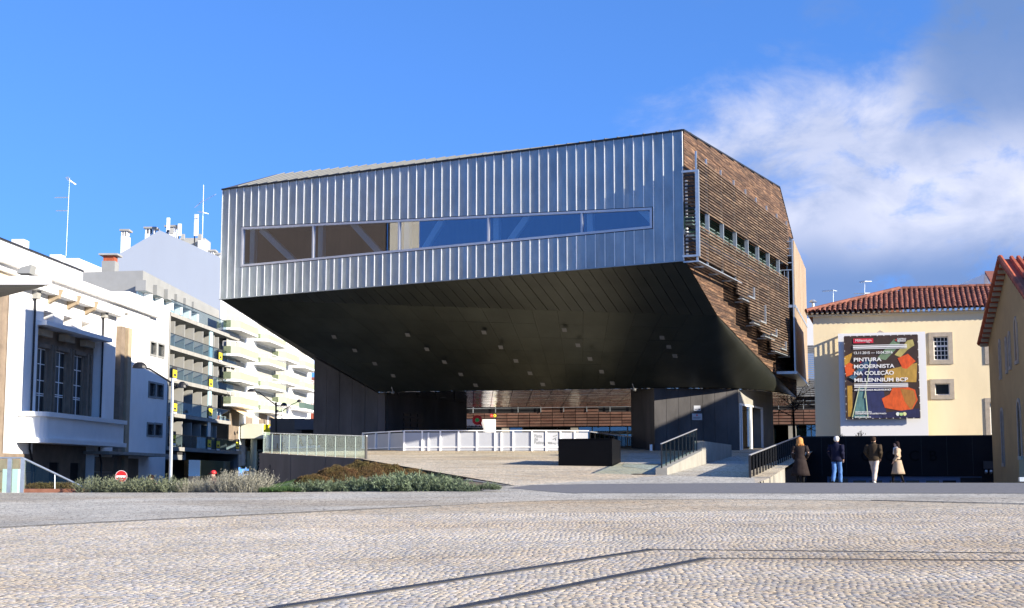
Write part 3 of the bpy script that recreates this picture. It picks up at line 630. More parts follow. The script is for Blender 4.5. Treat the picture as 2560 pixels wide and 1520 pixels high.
# timber flank: solid boards behind, louvre screen in front
def wedges(s):      # bottom and top of the flank at s along it
    sK = (K-WO.o).dot(WO.u); sT = (TIP-WO.o).dot(WO.u); s1 = (W1-WO.o).dot(WO.u); s2 = (W2-WO.o).dot(WO.u)
    b = Rb.z+(K.z-Rb.z)*s/sK if s < sK else K.z+(TIP.z-K.z)*(s-sK)/(sT-sK)
    t = Rt.z+(W1.z-Rt.z)*s/s1 if s < s1 else W1.z+(W2.z-W1.z)*(s-s1)/(s2-s1)
    return b, t
SK, ST, S1, S2 = [(p-WO.o).dot(WO.u) for p in (K, TIP, W1, W2)]
print('flank s', SK, ST, S1, S2)
SR = S2   # right limit of the upper flank
scr_top = 1.6+15.1-.0; scr_bot = []
zscr_top = WO.Z(1838, 497); steps_px = [(1745, 640, 1853, 707), (1853, 752, 1882, 0), (1882, 812, 1910, 0), (1910, 845, 1935, 0), (1935, 881, 1966, 0)]
seg = [(WO.S(1745, 640, .8), WO.S(1853, 730, .8), WO.Z(1853, 707, .8)), (WO.S(1853, 730, .8), WO.S(1882, 790, .8), WO.Z(1868, 752, .8)), (WO.S(1882, 790, .8), WO.S(1910, 830, .8), WO.Z(1897, 812, .8)), (WO.S(1910, 830, .8), WO.S(1935, 860, .8), WO.Z(1925, 845, .8)), (WO.S(1935, 860, .8), WO.S(1967, 880, .8), WO.Z(1950, 882, .8))]
zstrip1, zstrip0 = WO.Z(1800, 557, .8), WO.Z(1800, 596, .8)
print('screen', zscr_top, seg, zstrip1, zstrip0)
def scrbot(s):
    for a, b, z in seg:
        if s <= b: return z
    return seg[-1][2]
BH = .15
boards = []
z = TIP.z
def urange(z):    # s-interval of the flank at height z
    ss = np.linspace(0, ST, 400); ok = [s for s in ss if wedges(s)[0] < z < wedges(s)[1]+(1e9 if s > S2 and z < W2.z else 0)]
    return (min(ok), max(ok)) if ok else None
def sedge(zz): return SK*(Rb.z-zz)/(Rb.z-K.z) if zz > K.z else SK+(ST-SK)*(K.z-zz)/(K.z-TIP.z)
while z < W1.z+.1:
    r = urange(z+BH/2)
    if r:
        a, e = r; s = a
        # upper right limit follows the fold line from W1 to W2; below W2 the flank runs on to the balcony box
        lim = e if z > W2.z else min(e, ST if z < WO.Z(1960, 890) else WO.S(1975, 800))
        s += random.uniform(-2.2, 0)
        while s < lim:
            w = random.uniform(1.6, 3.6); x0, x1 = max(a, s), min(lim, s+w)
            if x1-x0 > .1: boards.append((x0+.006, x1-.006, z, z+BH-.016)+((sedge(z), sedge(z+BH-.016)) if x0 == a and z < Rb.z else ()))
            s += w
    z += BH
vis = lambda b: not (seg[0][0] < (b[0]+b[1])/2 < seg[-1][1] and scrbot((b[0]+b[1])/2)+.2 < b[2] < zscr_top-.3)
bv = [b for b in boards if vis(b)]; bh = [b for b in boards if not vis(b)]
bv.sort(key=lambda b: -(b[1]-b[0])/(75+b[0])**2)
def board(mb, b, o=.03):
    o1 = o+random.uniform(0, .022)
    if len(b) > 4:
        P = WO.pt; l0, l1 = max(0, b[4]), max(0, b[5]); e = max(b[1], l0+.05)
        return mb.hexa([P(l0, b[2], o1), P(e, b[2], o1), P(e, b[2], .004), P(l0, b[2], .004), P(l1, b[3], o1), P(e, b[3], o1), P(e, b[3], .004), P(l1, b[3], .004)])
    return mb.fb(WO, b[0], b[1], b[2], b[3], .004, o1)
for b in bv[:300]: board(MB(), b).build('cladding_board', M_wood, CC)
mb = MB()
for b in bv[300:]+bh: board(mb, b)
mb.build('cladding_boards', M_woodI, CC, kind='stuff')
MB().prism([WO.pt(0, Rt.z+.02, .06), WO.pt(S1, W1.z+.02, .06), WO.pt(S1, W1.z+.1, .06), WO.pt(0, Rt.z+.11, .06)], -WO.n*.3).build('verge_trim', M_dmetal, CC)
MB().prism([WO.pt(S1, W1.z+.02, .06), WO.pt(S2, W2.z+.02, .06), WO.pt(S2+.05, W2.z+.06, .06), WO.pt(S1+.02, W1.z+.1, .06)], -WO.n*.3).build('verge_trim', M_dmetal, CC)
# louvre screen
posts = [WO.S(p, 560, .8) for p in (1745, 1770, 1806, 1838, 1867, 1893, 1919, 1944, 1968)]
slats = []
z = seg[-1][2]+.05
while z < zscr_top:
    for a, b in zip(posts[:-1], posts[1:]):
        mid = (a+b)/2
        for x0, x1 in ((a, b),):
            if z < scrbot(mid)+.03: continue
            if zstrip0-.02 < z < zstrip1 and mid < posts[-1]: continue
            slats.append((x0+.02, x1-.02, z))
    z += .152
slats.sort(key=lambda t: t[0])
def slat(mb, t):
    a, b, z = t; P = WO.pt; o = .82; return mb.hexa([P(a, z, o+.05), P(b, z, o+.05), P(b, z+.012, o-.04), P(a, z+.012, o-.04), P(a, z+.085, o+.04), P(b, z+.085, o+.04), P(b, z+.10, o-.06), P(a, z+.10, o-.06)])
print('boards', len(bv), len(bh), 'slats', len(slats))
for t in slats[:300]: slat(MB(), t).build('louvre_slat', M_slat, CC)
if slats[300:]:
    mb = MB()
    for t in slats[300:]: slat(mb, t)
    mb.build('louvre_slats', M_slatI, CC, kind='stuff')
for i, s in enumerate(posts):
    z0 = scrbot(s-.1 if i == len(posts)-1 else s+.1)-.05; MB().fb(WO, s-.035, s+.035, z0, zscr_top+.35, .70, .79).build('screen_post', M_galv, CC)
    MB().fb(WO, s-.03, s+.03, z0, z0+.07, .03, .70).build('screen_bracket', M_galv, CC)
for a, b, z in seg: MB().fb(WO, a, b, z-.05, z, .60, .86).build('screen_shelf', M_galv, CC)
# ribbon of windows behind the screen and the reveal of the first bay
MB().fb(WO, posts[0]+.05, posts[-1]-.05, zstrip0-.4, zstrip1+.4, .055, .07).build('ribbon_glass', mat('ribbon_glass', (.01, .03, .028), .08, 0), CC)
for i, s in enumerate(posts[:-1]):
    MB().fb(WO, s-.05, s+.05, zstrip0-.1, zstrip1+.05, .66, .86).build('ribbon_post', M_galv, CC)
    for k in range(3):
        z = zstrip0+.12+k*.17; MB().fb(WO, s+.25, posts[i+1]-.15, z, z+.035, .10, .45).build('ribbon_louvre', mat('dull_green_steel', (.13, .19, .18), .5), CC)
# galvanised end frame at the near edge
fx = WO.S(1743, 500, .8); zt_, zb_ = WO.Z(1743, 425, .8), WO.Z(1743, 640, .8)
mb = MB(); mb.fb(WO, fx-.06, fx+.06, zb_, zt_, .72, .90); mb.fb(WO, fx-.06, fx+.06, zt_-.1, zt_, .03, .719); mb.fb(WO, fx-.06, fx+.06, zb_, zb_+.1, .03, .719); mb.build('end_frame', M_galv, CC)
for k in range(22):
    z = zb_+.2+k*(zt_-zb_-.3)/22; MB().fb(WO, fx+.02, fx+.05, z, z+.09, .16, .715).build('end_louvre', M_slat if k % 3 else M_dmetal, CC)
MB().fb(WO, .06, .28, zb_+.15, zt_-.35, .04, .12).build('reveal_panel', M_wpaint, CC)
# stepped windows at the lower edge of the screen
for (x0, y0, x1, y1) in ((1853, 712, 1868, 750), (1882, 757, 1897, 811), (1910, 817, 1925, 844), (1935, 849, 1949, 878)):
    a, b, z0, z1 = rect(WO, (x0, y0), (x1, y1), .5); mb = MB(); mb.fb(WO, b-.09, b, z0, z1, .4, .95); mb.fb(WO, a, b-.091, z0-.0, z0+.08, .4, .95)
    w = mb.build('window', M_galv, CC); MB().fb(WO, a, b-.092, z0+.085, z1, .42, .44).build('pane', mat('ribbon_glass', (0, 0, 0)), w)
    for k in range(4): zz = z0+.2+k*(z1-z0-.2)/4; MB().fb(WO, a+.02, b-.1, zz, zz+.03, .5, .56).build('bar', M_greenst, w)
# pale timber balcony box at the far end of the flank
bp = at(1982, 600, 88.5); BX = Fr(bp, u=Vector((.2538, .9672, 0))); BX.n = Vector((.9672, -.2538, 0))
bz1 = BX.Z(1982, 600); bz0 = BX.Z(1985, 926); bzm = BX.Z(1984, 762); bl = BX.S(2016, 830)
print('box', bz1, bz0, bzm, bl, BX.Z(2015, 690), BX.Z(2018, 960), BX.Z(2016, 818))
nb = 34
for i in range(nb):
    a = bl*i/nb; b = bl*(i+1)/nb-.02; tr = BX.Z(2015, 690)
    MB().fb(BX, a, b, bzm+.09, bz1+random.uniform(-.02, .02), 0, .05+random.uniform(0, .015)).build('timber_plank', M_pale, CC)
    MB().fb(BX, a, b, bz0+.09, bzm-.09, 0, .05+random.uniform(0, .015)).build('timber_plank', M_pale, CC)
for z in (bz0, bzm): MB().fb(BX, -.02, bl, z-.08, z+.085, -1.5, .09).build('balcony_slab', M_galv, CC)
for k in range(5): z = bz1-.05-k*.45; MB().fb(BX, -.03, .05, z-.05, z, -1.0, -.02).build('balcony_rung', M_galv, CC)
MB().fb(BX, -.04, .06, bz0+.09, bz1+.05, -.08, -.001).build('balcony_post', M_galv, CC)
MB().fb(BX, .3, bl, bz0-.5, bz1, -1.9, -1.6).build('balcony_wall', M_dark, CC)
for k in range(5): MB().fb(BX, .02, .05, bzm-2.6, bzm-.1, -1.3+k*.24, -1.26+k*.24).build('baluster', M_dmetal, CC)
for k in range(5): MB().fb(BX, .02, .05, bzm+.1, bzm+2.3, -1.3+k*.24, -1.26+k*.24).build('baluster', M_galv, CC)
# concrete piers
def wall_pts(p, q, z0, z1, th, mb=None):
    f = Fr(p, q); l = (Vector((q[0], q[1], 0))-Vector((p[0], p[1], 0))).length; return f, l
pz = UPz(85)-.25
p0, p1 = onz(1635, 969.5, zc), onz(1846, 971.5, zc); PF = Fr(p0, p1); pl_ = (p1-p0).length
q1 = p1+WDIR*9.3; PSd = Fr(p1, q1); PSd.n = Vector((WDIR.y, -WDIR.x, 0))
jn = 7
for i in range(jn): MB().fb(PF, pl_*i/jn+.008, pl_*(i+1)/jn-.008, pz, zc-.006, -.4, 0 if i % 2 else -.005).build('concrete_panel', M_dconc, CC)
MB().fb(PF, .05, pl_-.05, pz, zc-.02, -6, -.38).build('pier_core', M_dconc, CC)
# side of the right pier with the entrance
d0, d1 = PSd.S(1850, 1100), PSd.S(1880, 1100); e0, e1 = PSd.S(1882, 1100), PSd.S(1908, 1100); dz = PSd.Z(1850, 1008)
mb = MB(); holed(mb, PSd, 0, 9.3, pz, zc-.006, [(d0, d1, pz, dz), (e0, e1, pz, dz)], 0, .9); mb.build('pier_wall', M_conc, CC, recalc=False)
mb = MB(); mb.fb(PSd, d0, d1, pz, dz, -1, -.95); mb.fb(PSd, e0, e1, pz, dz, -1.0, -.95); mb.build('entrance_lobby', M_conc, CC)
mb = MB(); mb.fb(PSd, d0, d1, dz-.12, dz, -.1, .03); mb.fb(PSd, d0, d0+.1, pz, dz-.121, -.1, .03); mb.fb(PSd, d1-.28, d1, pz, dz-.121, -.1, .03); mb.fb(PSd, d0+.5, d0+.6, pz, dz-.121, -.1, .03); w = mb.build('entrance_door', M_wpaint, CC)
MB().fb(PSd, d0+.61, d1-.29, pz+.05, dz-.13, -.05, -.03).build('pane', G_shop, w); MB().fb(PSd, d0+.105, d0+.495, pz+.05, dz-.13, -.05, -.03).build('pane', G_shop, w)
mb = MB(); mb.fb(PSd, e1-.14, e1, pz, dz-.1, -.1, .03); mb.fb(PSd, e0, e1, dz-.1, dz, -.1, .03); mb.build('door_frame', M_wpaint, CC)
for (x0, y0, x1, y1) in ((1734, 1014, 1751, 1027), (1730, 1034, 1755, 1050)):
    a, b, z0, z1 = rect(PF, (x0, y0), (x1, y1)); g = MB().fb(PF, a, b, z0, z1, .002, .03).build('wall_plaque', M_wpanel); big = x0 == 1730
    tag(g, 'larger white wall plaque with small red crest, lower on the pier' if big else 'smaller white wall plaque above the other, with dark square', 'plaque', 'white plaques on the right pier')
    if big: MB().fb(PF, (a+b)/2-.05, (a+b)/2+.03, z1-.14, z1-.04, .031, .034).build('crest', M_red, g)
    else: MB().fb(PF, b-.13, b-.04, z0+.04, z0+.12, .031, .034).build('mark', M_ink, g)
    mb = MB()
    for k in range(4): mb.fb(PF, a+.06, b-.06-.08*(k % 2)-(0 if big else .1), z1-.2-(k*(z1-z0-.26)/4)-.012, z1-.2-(k*(z1-z0-.26)/4)+.006, .031, .034)
    mb.build('print', M_gink, g)
# left pier: front wall, pale corner and the inner face
zl = pz-1.5
c1 = onz(963, 985, zc); c1.y = c1.y; LF = Fr((c1.x-4.65, c1.y+.6), (c1.x, c1.y)); ll = 4.69
nl = 5
a0 = LF.S(784, 1000); tot = LF.S(963, 1000)-a0
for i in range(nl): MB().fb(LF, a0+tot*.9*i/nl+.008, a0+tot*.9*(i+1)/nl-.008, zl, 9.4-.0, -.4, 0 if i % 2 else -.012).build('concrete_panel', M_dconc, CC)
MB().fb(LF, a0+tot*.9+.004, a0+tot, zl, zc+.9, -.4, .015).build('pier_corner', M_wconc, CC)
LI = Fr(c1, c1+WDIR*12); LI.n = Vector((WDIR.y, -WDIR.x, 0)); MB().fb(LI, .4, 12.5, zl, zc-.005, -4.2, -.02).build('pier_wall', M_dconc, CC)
for k in range(6):
    for j in range(3): a = 2.6+j*1.0; MB().fb(LI, a, a+.8, pz+.95+k*.33, pz+1.15+k*.33, -.019, .03).build('vent_louvre', M_dmetal, CC)
# ------------------------------------------------------------------ street on the left
LW = Fr((-37.5, 0), u=Vector((.061, 1, 0)))
lsp = lambda px, py=1000, off=0: LW.S(px, py, off)
# theatre ------------------------------------------------------------
TH = thing('theatre', 'white and cream theatre with curved balcony and tall stone window bay at left', 'building', tuple(LW.pt(100, -.4, -6)))
sA, sB = 70.0, lsp(300, 1000)
ztop = LW.Z(0, 640); zfr0 = 15.55
bay0, bay1 = lsp(32, 1000, .8), lsp(285, 1000, .8)
small = [rect(LW, a, b, .8) for a, b in (((110, 775), (134, 806)), ((159, 788), (182, 819)), ((204, 802), (226, 832)))]
tall = rect(LW, (96, 812), (249, 1066), .8)
ent = rect(LW, (82, 1100), (235, 1180), .8); ent = (ent[0], ent[1], -.4, ent[3])
mb = MB(); mb.fb(LW, sA, sB, -.4, ztop-.2, -16, 0); mb.build('wall', M_white, TH)
zb_ = LW.Z(95, 728, .8)
mb = MB(); holed(mb, LW, bay0, bay1, -.4, zb_, small+[tall, ent], .8, .75)
P = LW.pt
for s in (bay0, bay1): mb.poly([P(s, -.4, .8), P(s, -.4, 0), P(s, zb_, 0), P(s, zb_, .8)])
mb.poly([P(bay0, zb_, .8), P(bay1, zb_, .8), P(bay1, zb_, 0), P(bay0, zb_, 0)])
mb.build('bay_wall', M_white, TH, recalc=False)
for h in small:
    w = MB().fb(LW, h[0], h[1], h[2], h[3], .02, .05).build('window', M_stonelt, TH); c = h[0]+(h[1]-h[0])*.45
    MB().fb(LW, h[0]+.3, h[1]-.9, h[2]+.1, h[3]-.2, .051, .08).build('pane', mat('dark_window', (.02, .025, .03), .3, spec=.12), w)
# frieze, cornice and ledges
MB().fb(LW, sA, lsp(291), zb_+.1, ztop-1.0, .004, .05).build('frieze', M_cream, TH)
MB().fb(LW, sA, lsp(383, 750), ztop-.55, ztop+.1, -.5, .75).build('cornice', M_white, TH)
MB().fb(LW, sA, lsp(365, 745), ztop-.95, ztop-.552, -.4, .35).build('cornice_band', M_white, TH)
MB().fb(LW, sA, lsp(246, 690), ztop+.102, ztop+1.5, -3, -1.2).build('attic', M_white, TH)
MB().fb(LW, sA, lsp(246, 690), ztop+1.502, ztop+1.62, -3, -1.1).build('attic_coping', M_dmetal, TH)
MB().fb(LW, bay0-.1, bay1-.2, zb_-.05, zb_+.28, .802, 1.5).build('ledge', M_white, TH)
for px in (135, 182, 226): s = lsp(px, 740, 1.2); MB().prism([P(s, zb_+.35, .8), P(s, zb_+.35, 1.7), P(s, zb_-.25, 1.5), P(s, zb_-.6, .82)], LW.u*.35).build('bracket', M_stonelt, TH)
for px in (60, 155): s = lsp(px, 640, -1); MB().fb(LW, s, s+1.0, ztop+1.62, ztop+2.1, -1.9, -1.1).build('roof_vent', M_white, TH)
# stone bay: fluted panel with three tall windows under a canopy
a, b, z0, z1 = tall
xs = [a+(b-a)*k/3 for k in range(4)]; win = []
for k, (xl, yt, xr, yb) in enumerate(((97, 868, 112, 1035), (143, 877, 160, 1037), (188, 887, 203, 1042))):
    r = rect(LW, (xl, yt), (xr, yb), .2); win.append(r)
mb = MB(); holed(mb, LW, a, b, z0, z1, win, .15, .145); mb.build('stone_bay', M_stone, TH, recalc=False)
for k in range(3):
    r = win[k]; nxt = win[k+1][0] if k < 2 else b
    w0, w1 = r[1]+.35, nxt-.35; n = 4
    for q in range(n):
        MB().fb(LW, w0+(w1-w0)*q/n+.06, w0+(w1-w0)*(q+1)/n-.06, z0, z1-.9-.15*random.random(), .15, .30+.1*((q+1) % 2)).build('pilaster', M_stone, TH)
    MB().fb(LW, r[0]-.2, r[1]+.2, r[3]+.02, r[3]+.3, .15, .36).build('window_hood', M_stone, TH)
    wd = MB().fb(LW, r[0], r[1], r[2], r[3], .006, .03).build('window', mat('dark_window', (0, 0, 0)), TH); mb = MB(); c = (r[0]+r[1])/2
    mb.fb(LW, c-.04, c+.04, r[2], r[3], .031, .07)
    for f in (0, .27, .3, .5, .75, .98): mb.fb(LW, r[0], r[1], r[2]+(r[3]-r[2])*f, r[2]+(r[3]-r[2])*f+.06, .031, .06)
    mb.build('frame', M_wpaint, wd)
MB().fb(LW, a-.2, b+.3, z1-.02, z1+.28, .802, 1.45).build('bay_canopy', M_white, TH)
for k in range(3): s = a+(b-a)*(k+.2)/3; MB().fb(LW, s, s+1.9, z1-.6, z1-.15, .3, .74).build('capital', M_stonelt, TH)
# curved balcony
a, b, z0, z1 = rect(LW, (76, 1040), (285, 1108), 1.6)
def rounded(a, b, o0, o1, r=1.3, n=7):
    pts = [(b, o0), (b, o1)]
    for k in range(n+1): t = math.pi/2*k/n; pts.append((a+r-r*math.sin(t), o1-r+r*math.cos(t)))
    return pts+[(a, o0)]
def slabp(name, a, b, o0, o1, z0, z1, m, par, r=1.3): MB().prism([P(s, z0, o) for s, o in rounded(a, b, o0, o1, r)], (0, 0, z1-z0)).build(name, m, par)
slabp('balcony', a, b, .802, 2.3, z0, z1, M_white, TH); slabp('balcony_rim', a-.15, b+.15, .802, 2.5, z1+.002, z1+.3, M_white, TH); slabp('balcony_rim', a-.15, b+.15, .802, 2.5, z0-.3, z0-.002, M_white, TH)
# dark entrance under the balcony
e0, e1, ez0, ez1 = ent
mb = MB(); drs = []
for k in range(3): s = e0+(e1-e0)*(.06+.34*k); drs.append((s, s+(e1-e0)*.16, -.4, ez1-1.4))
holed(mb, LW, e0, e1, -.4, ez1, drs, .16, .15); mb.build('entrance_wall', M_stone, TH, recalc=False)
for d in drs: MB().fb(LW, d[0], d[1], d[2], d[3], .006, .02).build('door', M_dark, TH)
mb = MB(); zz = LW.Z(60, 1135, .8)
for s0, s1 in ((sA, e0), (e1, bay1)): 
    for k in range(3): mb.fb(LW, s0, s1, -.4+k*(zz+.4)/3+.03, -.4+(k+1)*(zz+.4)/3, .802, .92+.06*(k % 2))
mb.build('stone_base', M_stone, TH)
for px, w in ((2, 1.6), (14, 1.0), (23, .7)): s = lsp(px, 900, .3); MB().fb(LW, s, s+w, -.4, LW.Z(10, 725, .8), 0.06, .3).build('stone_strip', M_stone, TH)
s = lsp(283); 
for k in range(2): MB().fb(LW, s+.2+k*1.2, s+1.1+k*1.2, -.4, LW.Z(290, 815), .0, .42+.15*k).build('stone_strip', M_stonelt if k else M_stone, TH)
for px, py in ((82, 745), (255, 793)):
    s = lsp(px, 900, .9); zt0 = LW.Z(px, py, .9); mb = MB(); mb.tube(P(s, 3.3, .92), P(s, zt0, .92), .07); mb.tube(P(s, 3.3, .92), P(s+.35, 2.5, 1.0), .07); mb.tube(P(s+.35, 2.5, 1.0), P(s+.35, -.4, 1.0), .07); mb.build('downpipe', M_dmetal, TH); MB().fb(LW, s-.3, s+.3, zt0, zt0+.55, .802, 1.15).build('rain_hopper', M_lgrey, TH)
# white wing with small windows
w0, w1 = lsp(306), lsp(410, 1000); wz = LW.Z(340, 738)
wins = [rect(LW, p, q) for p, q in (((369, 855), (382, 888)), ((388, 860), (402, 893)), ((365, 957), (380, 992)), ((384, 961), (399, 994)), ((361, 1060), (376, 1088)), ((380, 1061), (396, 1089)))]
mb = MB(); holed(mb, LW, w0, w1, -.4, wz, wins, .25, .22); mb.fb(LW, w0, w1, -.4, wz, -14, -.5); mb.poly([P(w0, -.4, .25), P(w0, -.4, -.5), P(w0, wz, -.5), P(w0, wz, .25)]); mb.poly([P(w1, -.4, .25), P(w1, -.4, -.5), P(w1, wz, -.5), P(w1, wz, .25)])
mb.poly([P(w0, wz, .25), P(w1, wz, .25), P(w1, wz, -.5), P(w0, wz, -.5)]); mb.build('wing_wall', M_white, TH, recalc=False)
for r in wins:
    w = MB(); e = .16
    w.fb(LW, r[0]-e, r[1]+e, r[2]-e, r[2], .02, .31); w.fb(LW, r[0]-e, r[1]+e, r[3], r[3]+e, .02, .31); w.fb(LW, r[0]-e, r[0], r[2], r[3], .02, .31); w.fb(LW, r[1], r[1]+e, r[2], r[3], .02, .31)
    w = w.build('window', M_grey, TH); MB().fb(LW, r[0], r[1], r[2], r[3], .032, .05).build('pane', mat('dark_window', (0, 0, 0)), w); MB().fb(LW, r[0]+.5, r[0]+.62, r[2], r[3], .051, .1).build('frame', M_wpaint, w)
a, b, z0, z1 = rect(LW, (225, 1133), (388, 1142), .8); MB().fb(LW, a, b, z0, z1+.15, .3, 2.2).build('door_canopy', M_slab, TH)
a, b, z0, z1 = rect(LW, (295, 1145), (345, 1200), .3); MB().fb(LW, a, b, -.4, z1, .26, .3).build('doorway', M_stone, TH)
# balcony block ---------------------------------------------------------
BB = thing('balcony_apartments', 'grey apartment block with glass fronted loggias and angled white partitions', 'building', tuple(LW.pt(136, -.4, -6)))
b0, b1 = lsp(411, 1000)+.05, lsp(592, 1000)
slz = [LW.Z(414, y) for y in (1116, 1031, 944, 862.5)]; slz.append(slz[-1]+2.9)
print('slabs', slz, b0, b1)
DEP = 2.6
sl_end = [lsp(x, 1000) for x in (598, 570, 576, 582, 587)]
for k, z in enumerate(slz):
    MB().fb(LW, b0, sl_end[k], z-.34, z, -DEP, .35).build('balcony_slab', M_slab, BB)
mb = MB(); mb.fb(LW, b0, b1-.5, -.4, slz[-1]-.35, -14, -DEP-.02); mb.build('rear_wall', mat('loggia_wall', (.05, .052, .056), .7, var=.2, vs=.8), BB)
MB().fb(LW, b0-.04, b0+.16, slz[0], slz[-1]-.342, -DEP, .30).build('end_wall', M_lgrey, BB)
ppx = [(441, 466, 491, 515, 537, 552), ]
pss = [lsp(x, 850, .25) for x in (439, 464, 487, 510, 538, 549)]
for k in range(4):
    z0, z1 = slz[k]+.002, slz[k+1]-.342
    for i, s in enumerate(pss):
        if k == 0: mm = M_grey
        o = MB().hexa([P(s-.9, z0, .12), P(s, z0, .12), P(s-.1, z0, -DEP), P(s-.9-.1, z0, -DEP), P(s-.9, z1-.15, .12), P(s, z1-.15, .12), P(s-.1, z1-.15, -DEP), P(s-1.0, z1-.15, -DEP)]) if False else MB().fb(LW, s-.07, s+.07, z0, z1-.28, -DEP, .16)
        o.build('partition', M_lgrey, BB)
    s = lsp(529, 850, .2); MB().fb(LW, s-.6, s+.4, z0, z1, .1, .22).build('blue_screen', mat('pale_blue_screen', (.40, .56, .62), .4), BB)
    e = sl_end[k]; MB().fb(LW, e-2.6, e-2.4, z0, z1, -DEP, -.6).build('partition', M_grey, BB)
    # glass balustrade panes with a top rail
    n = 6
    zr = z0+1.05
    for i in range(n): MB().fb(LW, b0+.2+(e-b0-.3)*i/n+.03, b0+.2+(e-b0-.3)*(i+1)/n-.03, z0+.02, zr, .29, .31).build('balustrade_pane', G_blue, BB)
    mb = MB(); mb.fb(LW, b0+.2, e-.1, zr+.002, zr+.05, .27, .33); mb.build('handrail', M_dmetal, BB)
    for i, s in enumerate(pss[:-1]):
        mb = MB()
        for q in range(6): mb.tube(P(s+.25+q*.28, z0, -.4-q*.25), P(s+.25+q*.28, z0+.8, -.4-q*.25), .022, n=5)
        mb.tube(P(s+.25, z0+.8, -.4), P(s+.25+5*.28, z0+.8, -1.65), .025, n=5); mb.build('balcony_grille', M_dmetal, BB)
z = slz[-1]; e = sl_end[-1]
for i in range(5): MB().fb(LW, b0+.2+(e-b0-.3)*i/5+.03, b0+.2+(e-b0-.3)*(i+1)/5-.03, z+.02, z+1.1, .29, .31).build('balustrade_pane', G_blue, BB)
MB().fb(LW, b0+.2, e-.1, z+1.102, z+1.15, .27, .33).build('handrail', M_dmetal, BB)
# penthouse
pe = lsp(553, 770, -2); ph0 = lsp(357, 676, -2.2)
ph0 = b0-.1; zph = LW.Z(357, 676, -2.2)
MB().hexa([P(ph0, z-.5, -2.2), P(pe, z, -2.2), P(pe, z, -14), P(ph0, z-.5, -14), P(ph0, zph, -2.2), P(pe, zph-.6, -2.2), P(pe, zph-.6, -14), P(ph0, zph-.2, -14)]).build('penthouse', M_grey, BB)
for x, y0, y1 in ((362, 700, 730), (390, 712, 742), (417, 723, 752), (440, 735, 762), (462, 745, 772), (482, 754, 780)):
    s = lsp(x, y0, -1.4); zz = LW.Z(x, y0, -1.4); d = MB().fb(LW, s, s+2.0, zz-.9, zz, -2.19, -1.3).build('dormer_hood', M_grey, BB); MB().fb(LW, s+.3, s+1.8, z, zz-.91, -2.19, -2.1).build('dormer_window', mat('pale_blue_screen', (0, 0, 0)), BB)
    MB().fb(LW, s+1.9, s+2.6, zz-1.7, zz-.95, -2.1, -1.5).build('air_unit', M_white, BB)
c = LW.pt(b0+1.0, 0, -4.9); cz0 = zph-.3; cw = .75
mb = MB(); q = at(253, 690, c.y); q2 = at(286, 690, c.y); mb.box(q.x, q2.x, c.y, c.y+1.3, cz0, at(253, 652, c.y).z); ch = mb.build('chimney', M_grey, BB)
zc0 = at(253, 652, c.y).z; zc1 = at(253, 638, c.y).z
MB().box(q.x+.1, q2.x-.1, c.y+.1, c.y+1.2, zc0+.002, zc1).build('chimney_vent', M_oranget, ch); MB().box(q.x-.25, q2.x+.25, c.y-.2, c.y+1.5, zc1+.002, zc1+.15).build('chimney_cap', M_slab, ch)
q = at(228, 700, c.y+4); q2 = at(252, 700, c.y+4); MB().box(q.x, q2.x, c.y+4, c.y+5, cz0-1, at(228, 668, c.y).z).build('chimney', M_oranget, BB)
# ground floor shop
mb = MB(); mb.fb(LW, b0, sl_end[0], -.4, slz[0]-.36, -14, -3); mb.build('shop_wall', M_dark, BB)
a, b, z0, z1 = rect(LW, (406, 1124), (467, 1150), .2); sg = MB().fb(LW, a, b, z0, z1, -.2, .1).build('shop_fascia', M_grey, BB)
sc = (b-a)/1.0
text('drogaria', None, M_ink, (0, 0, 0), (1, 0, 0), 1) if False else None
mb = MB(); rr = random.Random(4); x = a+.5
while x < b-.5:      # lettering too small to read: a line of dark script strokes
    w = rr.uniform(.25, .6); mb.fb(LW, x, x+w, z0+.45, z0+.95+rr.choice((0, 0, .4)), .101, .13); x += w+rr.uniform(.08, .16)
mb.build('fascia_script', M_ink, sg)
for k in range(4):
    a, b, z0, z1 = rect(LW, (470+k*21, 1155), (488+k*21, 1210), .0); w = MB().fb(LW, a, b, max(z0, -.3), z1, -.25, -.2).build('shop_poster', M_teal, BB)
    MB().fb(LW, a+.5, b-.5, .4, 1.3, -.199, -.19).build('poster_print', mat('pink_print', (.45, .16, .18), .6), w)
MB().fb(LW, lsp(468), lsp(590), -.3, 3.0, -.12, -.1).build('shop_glass', G_shop, BB)
MB().fb(LW, lsp(593)-.4, lsp(593), -.4, slz[0]-.36, -3, .3).build('shop_column', M_grey, BB)
# sale boards on the rails
SB = [((551, 890), 'third-floor rail, right of the pale blue screen'), ((527, 957), 'second-floor rail in the sun'), ((526, 1030), 'first-floor rail beside the white chairs'), ((437, 934), 'second-floor rail just behind the tall lamp head'), ((437, 1018), 'first-floor rail behind the lamp post'), ((434, 1096), 'lowest rail partly hidden by the lamp post'), ((523, 1108), 'lowest rail, left of the shaded pair'), ((545, 1111), 'lowest rail, right of the shaded pair'), ((594, 1113), 'lowest rail at the far corner of the block')]
for (px, py), l in SB:
    s, z = LW.hit(px, py, .38); g = MB().fb(LW, s-.65, s+.65, z-.62, z+.62, .35, .39).build('sale_board', M_ink); tag(g, 'yellow and black sale board on the '+l, 'sign', 'yellow sale boards on the balconies')
    MB().fb(LW, s-.6, s+.6, z-.34, z+.32, .391, .40).build('yellow_field', M_yelp, g); MB().fb(LW, s-.35, s+.35, z-.22, z-.02, .401, .41).build('dark_print', M_ink, g); MB().fb(LW, s-.6, s+.6, z-.6, z-.42, .391, .40).build('white_band', M_wpaint, g)
s, z = LW.hit(557, 1040, -.3); z = slz[1]
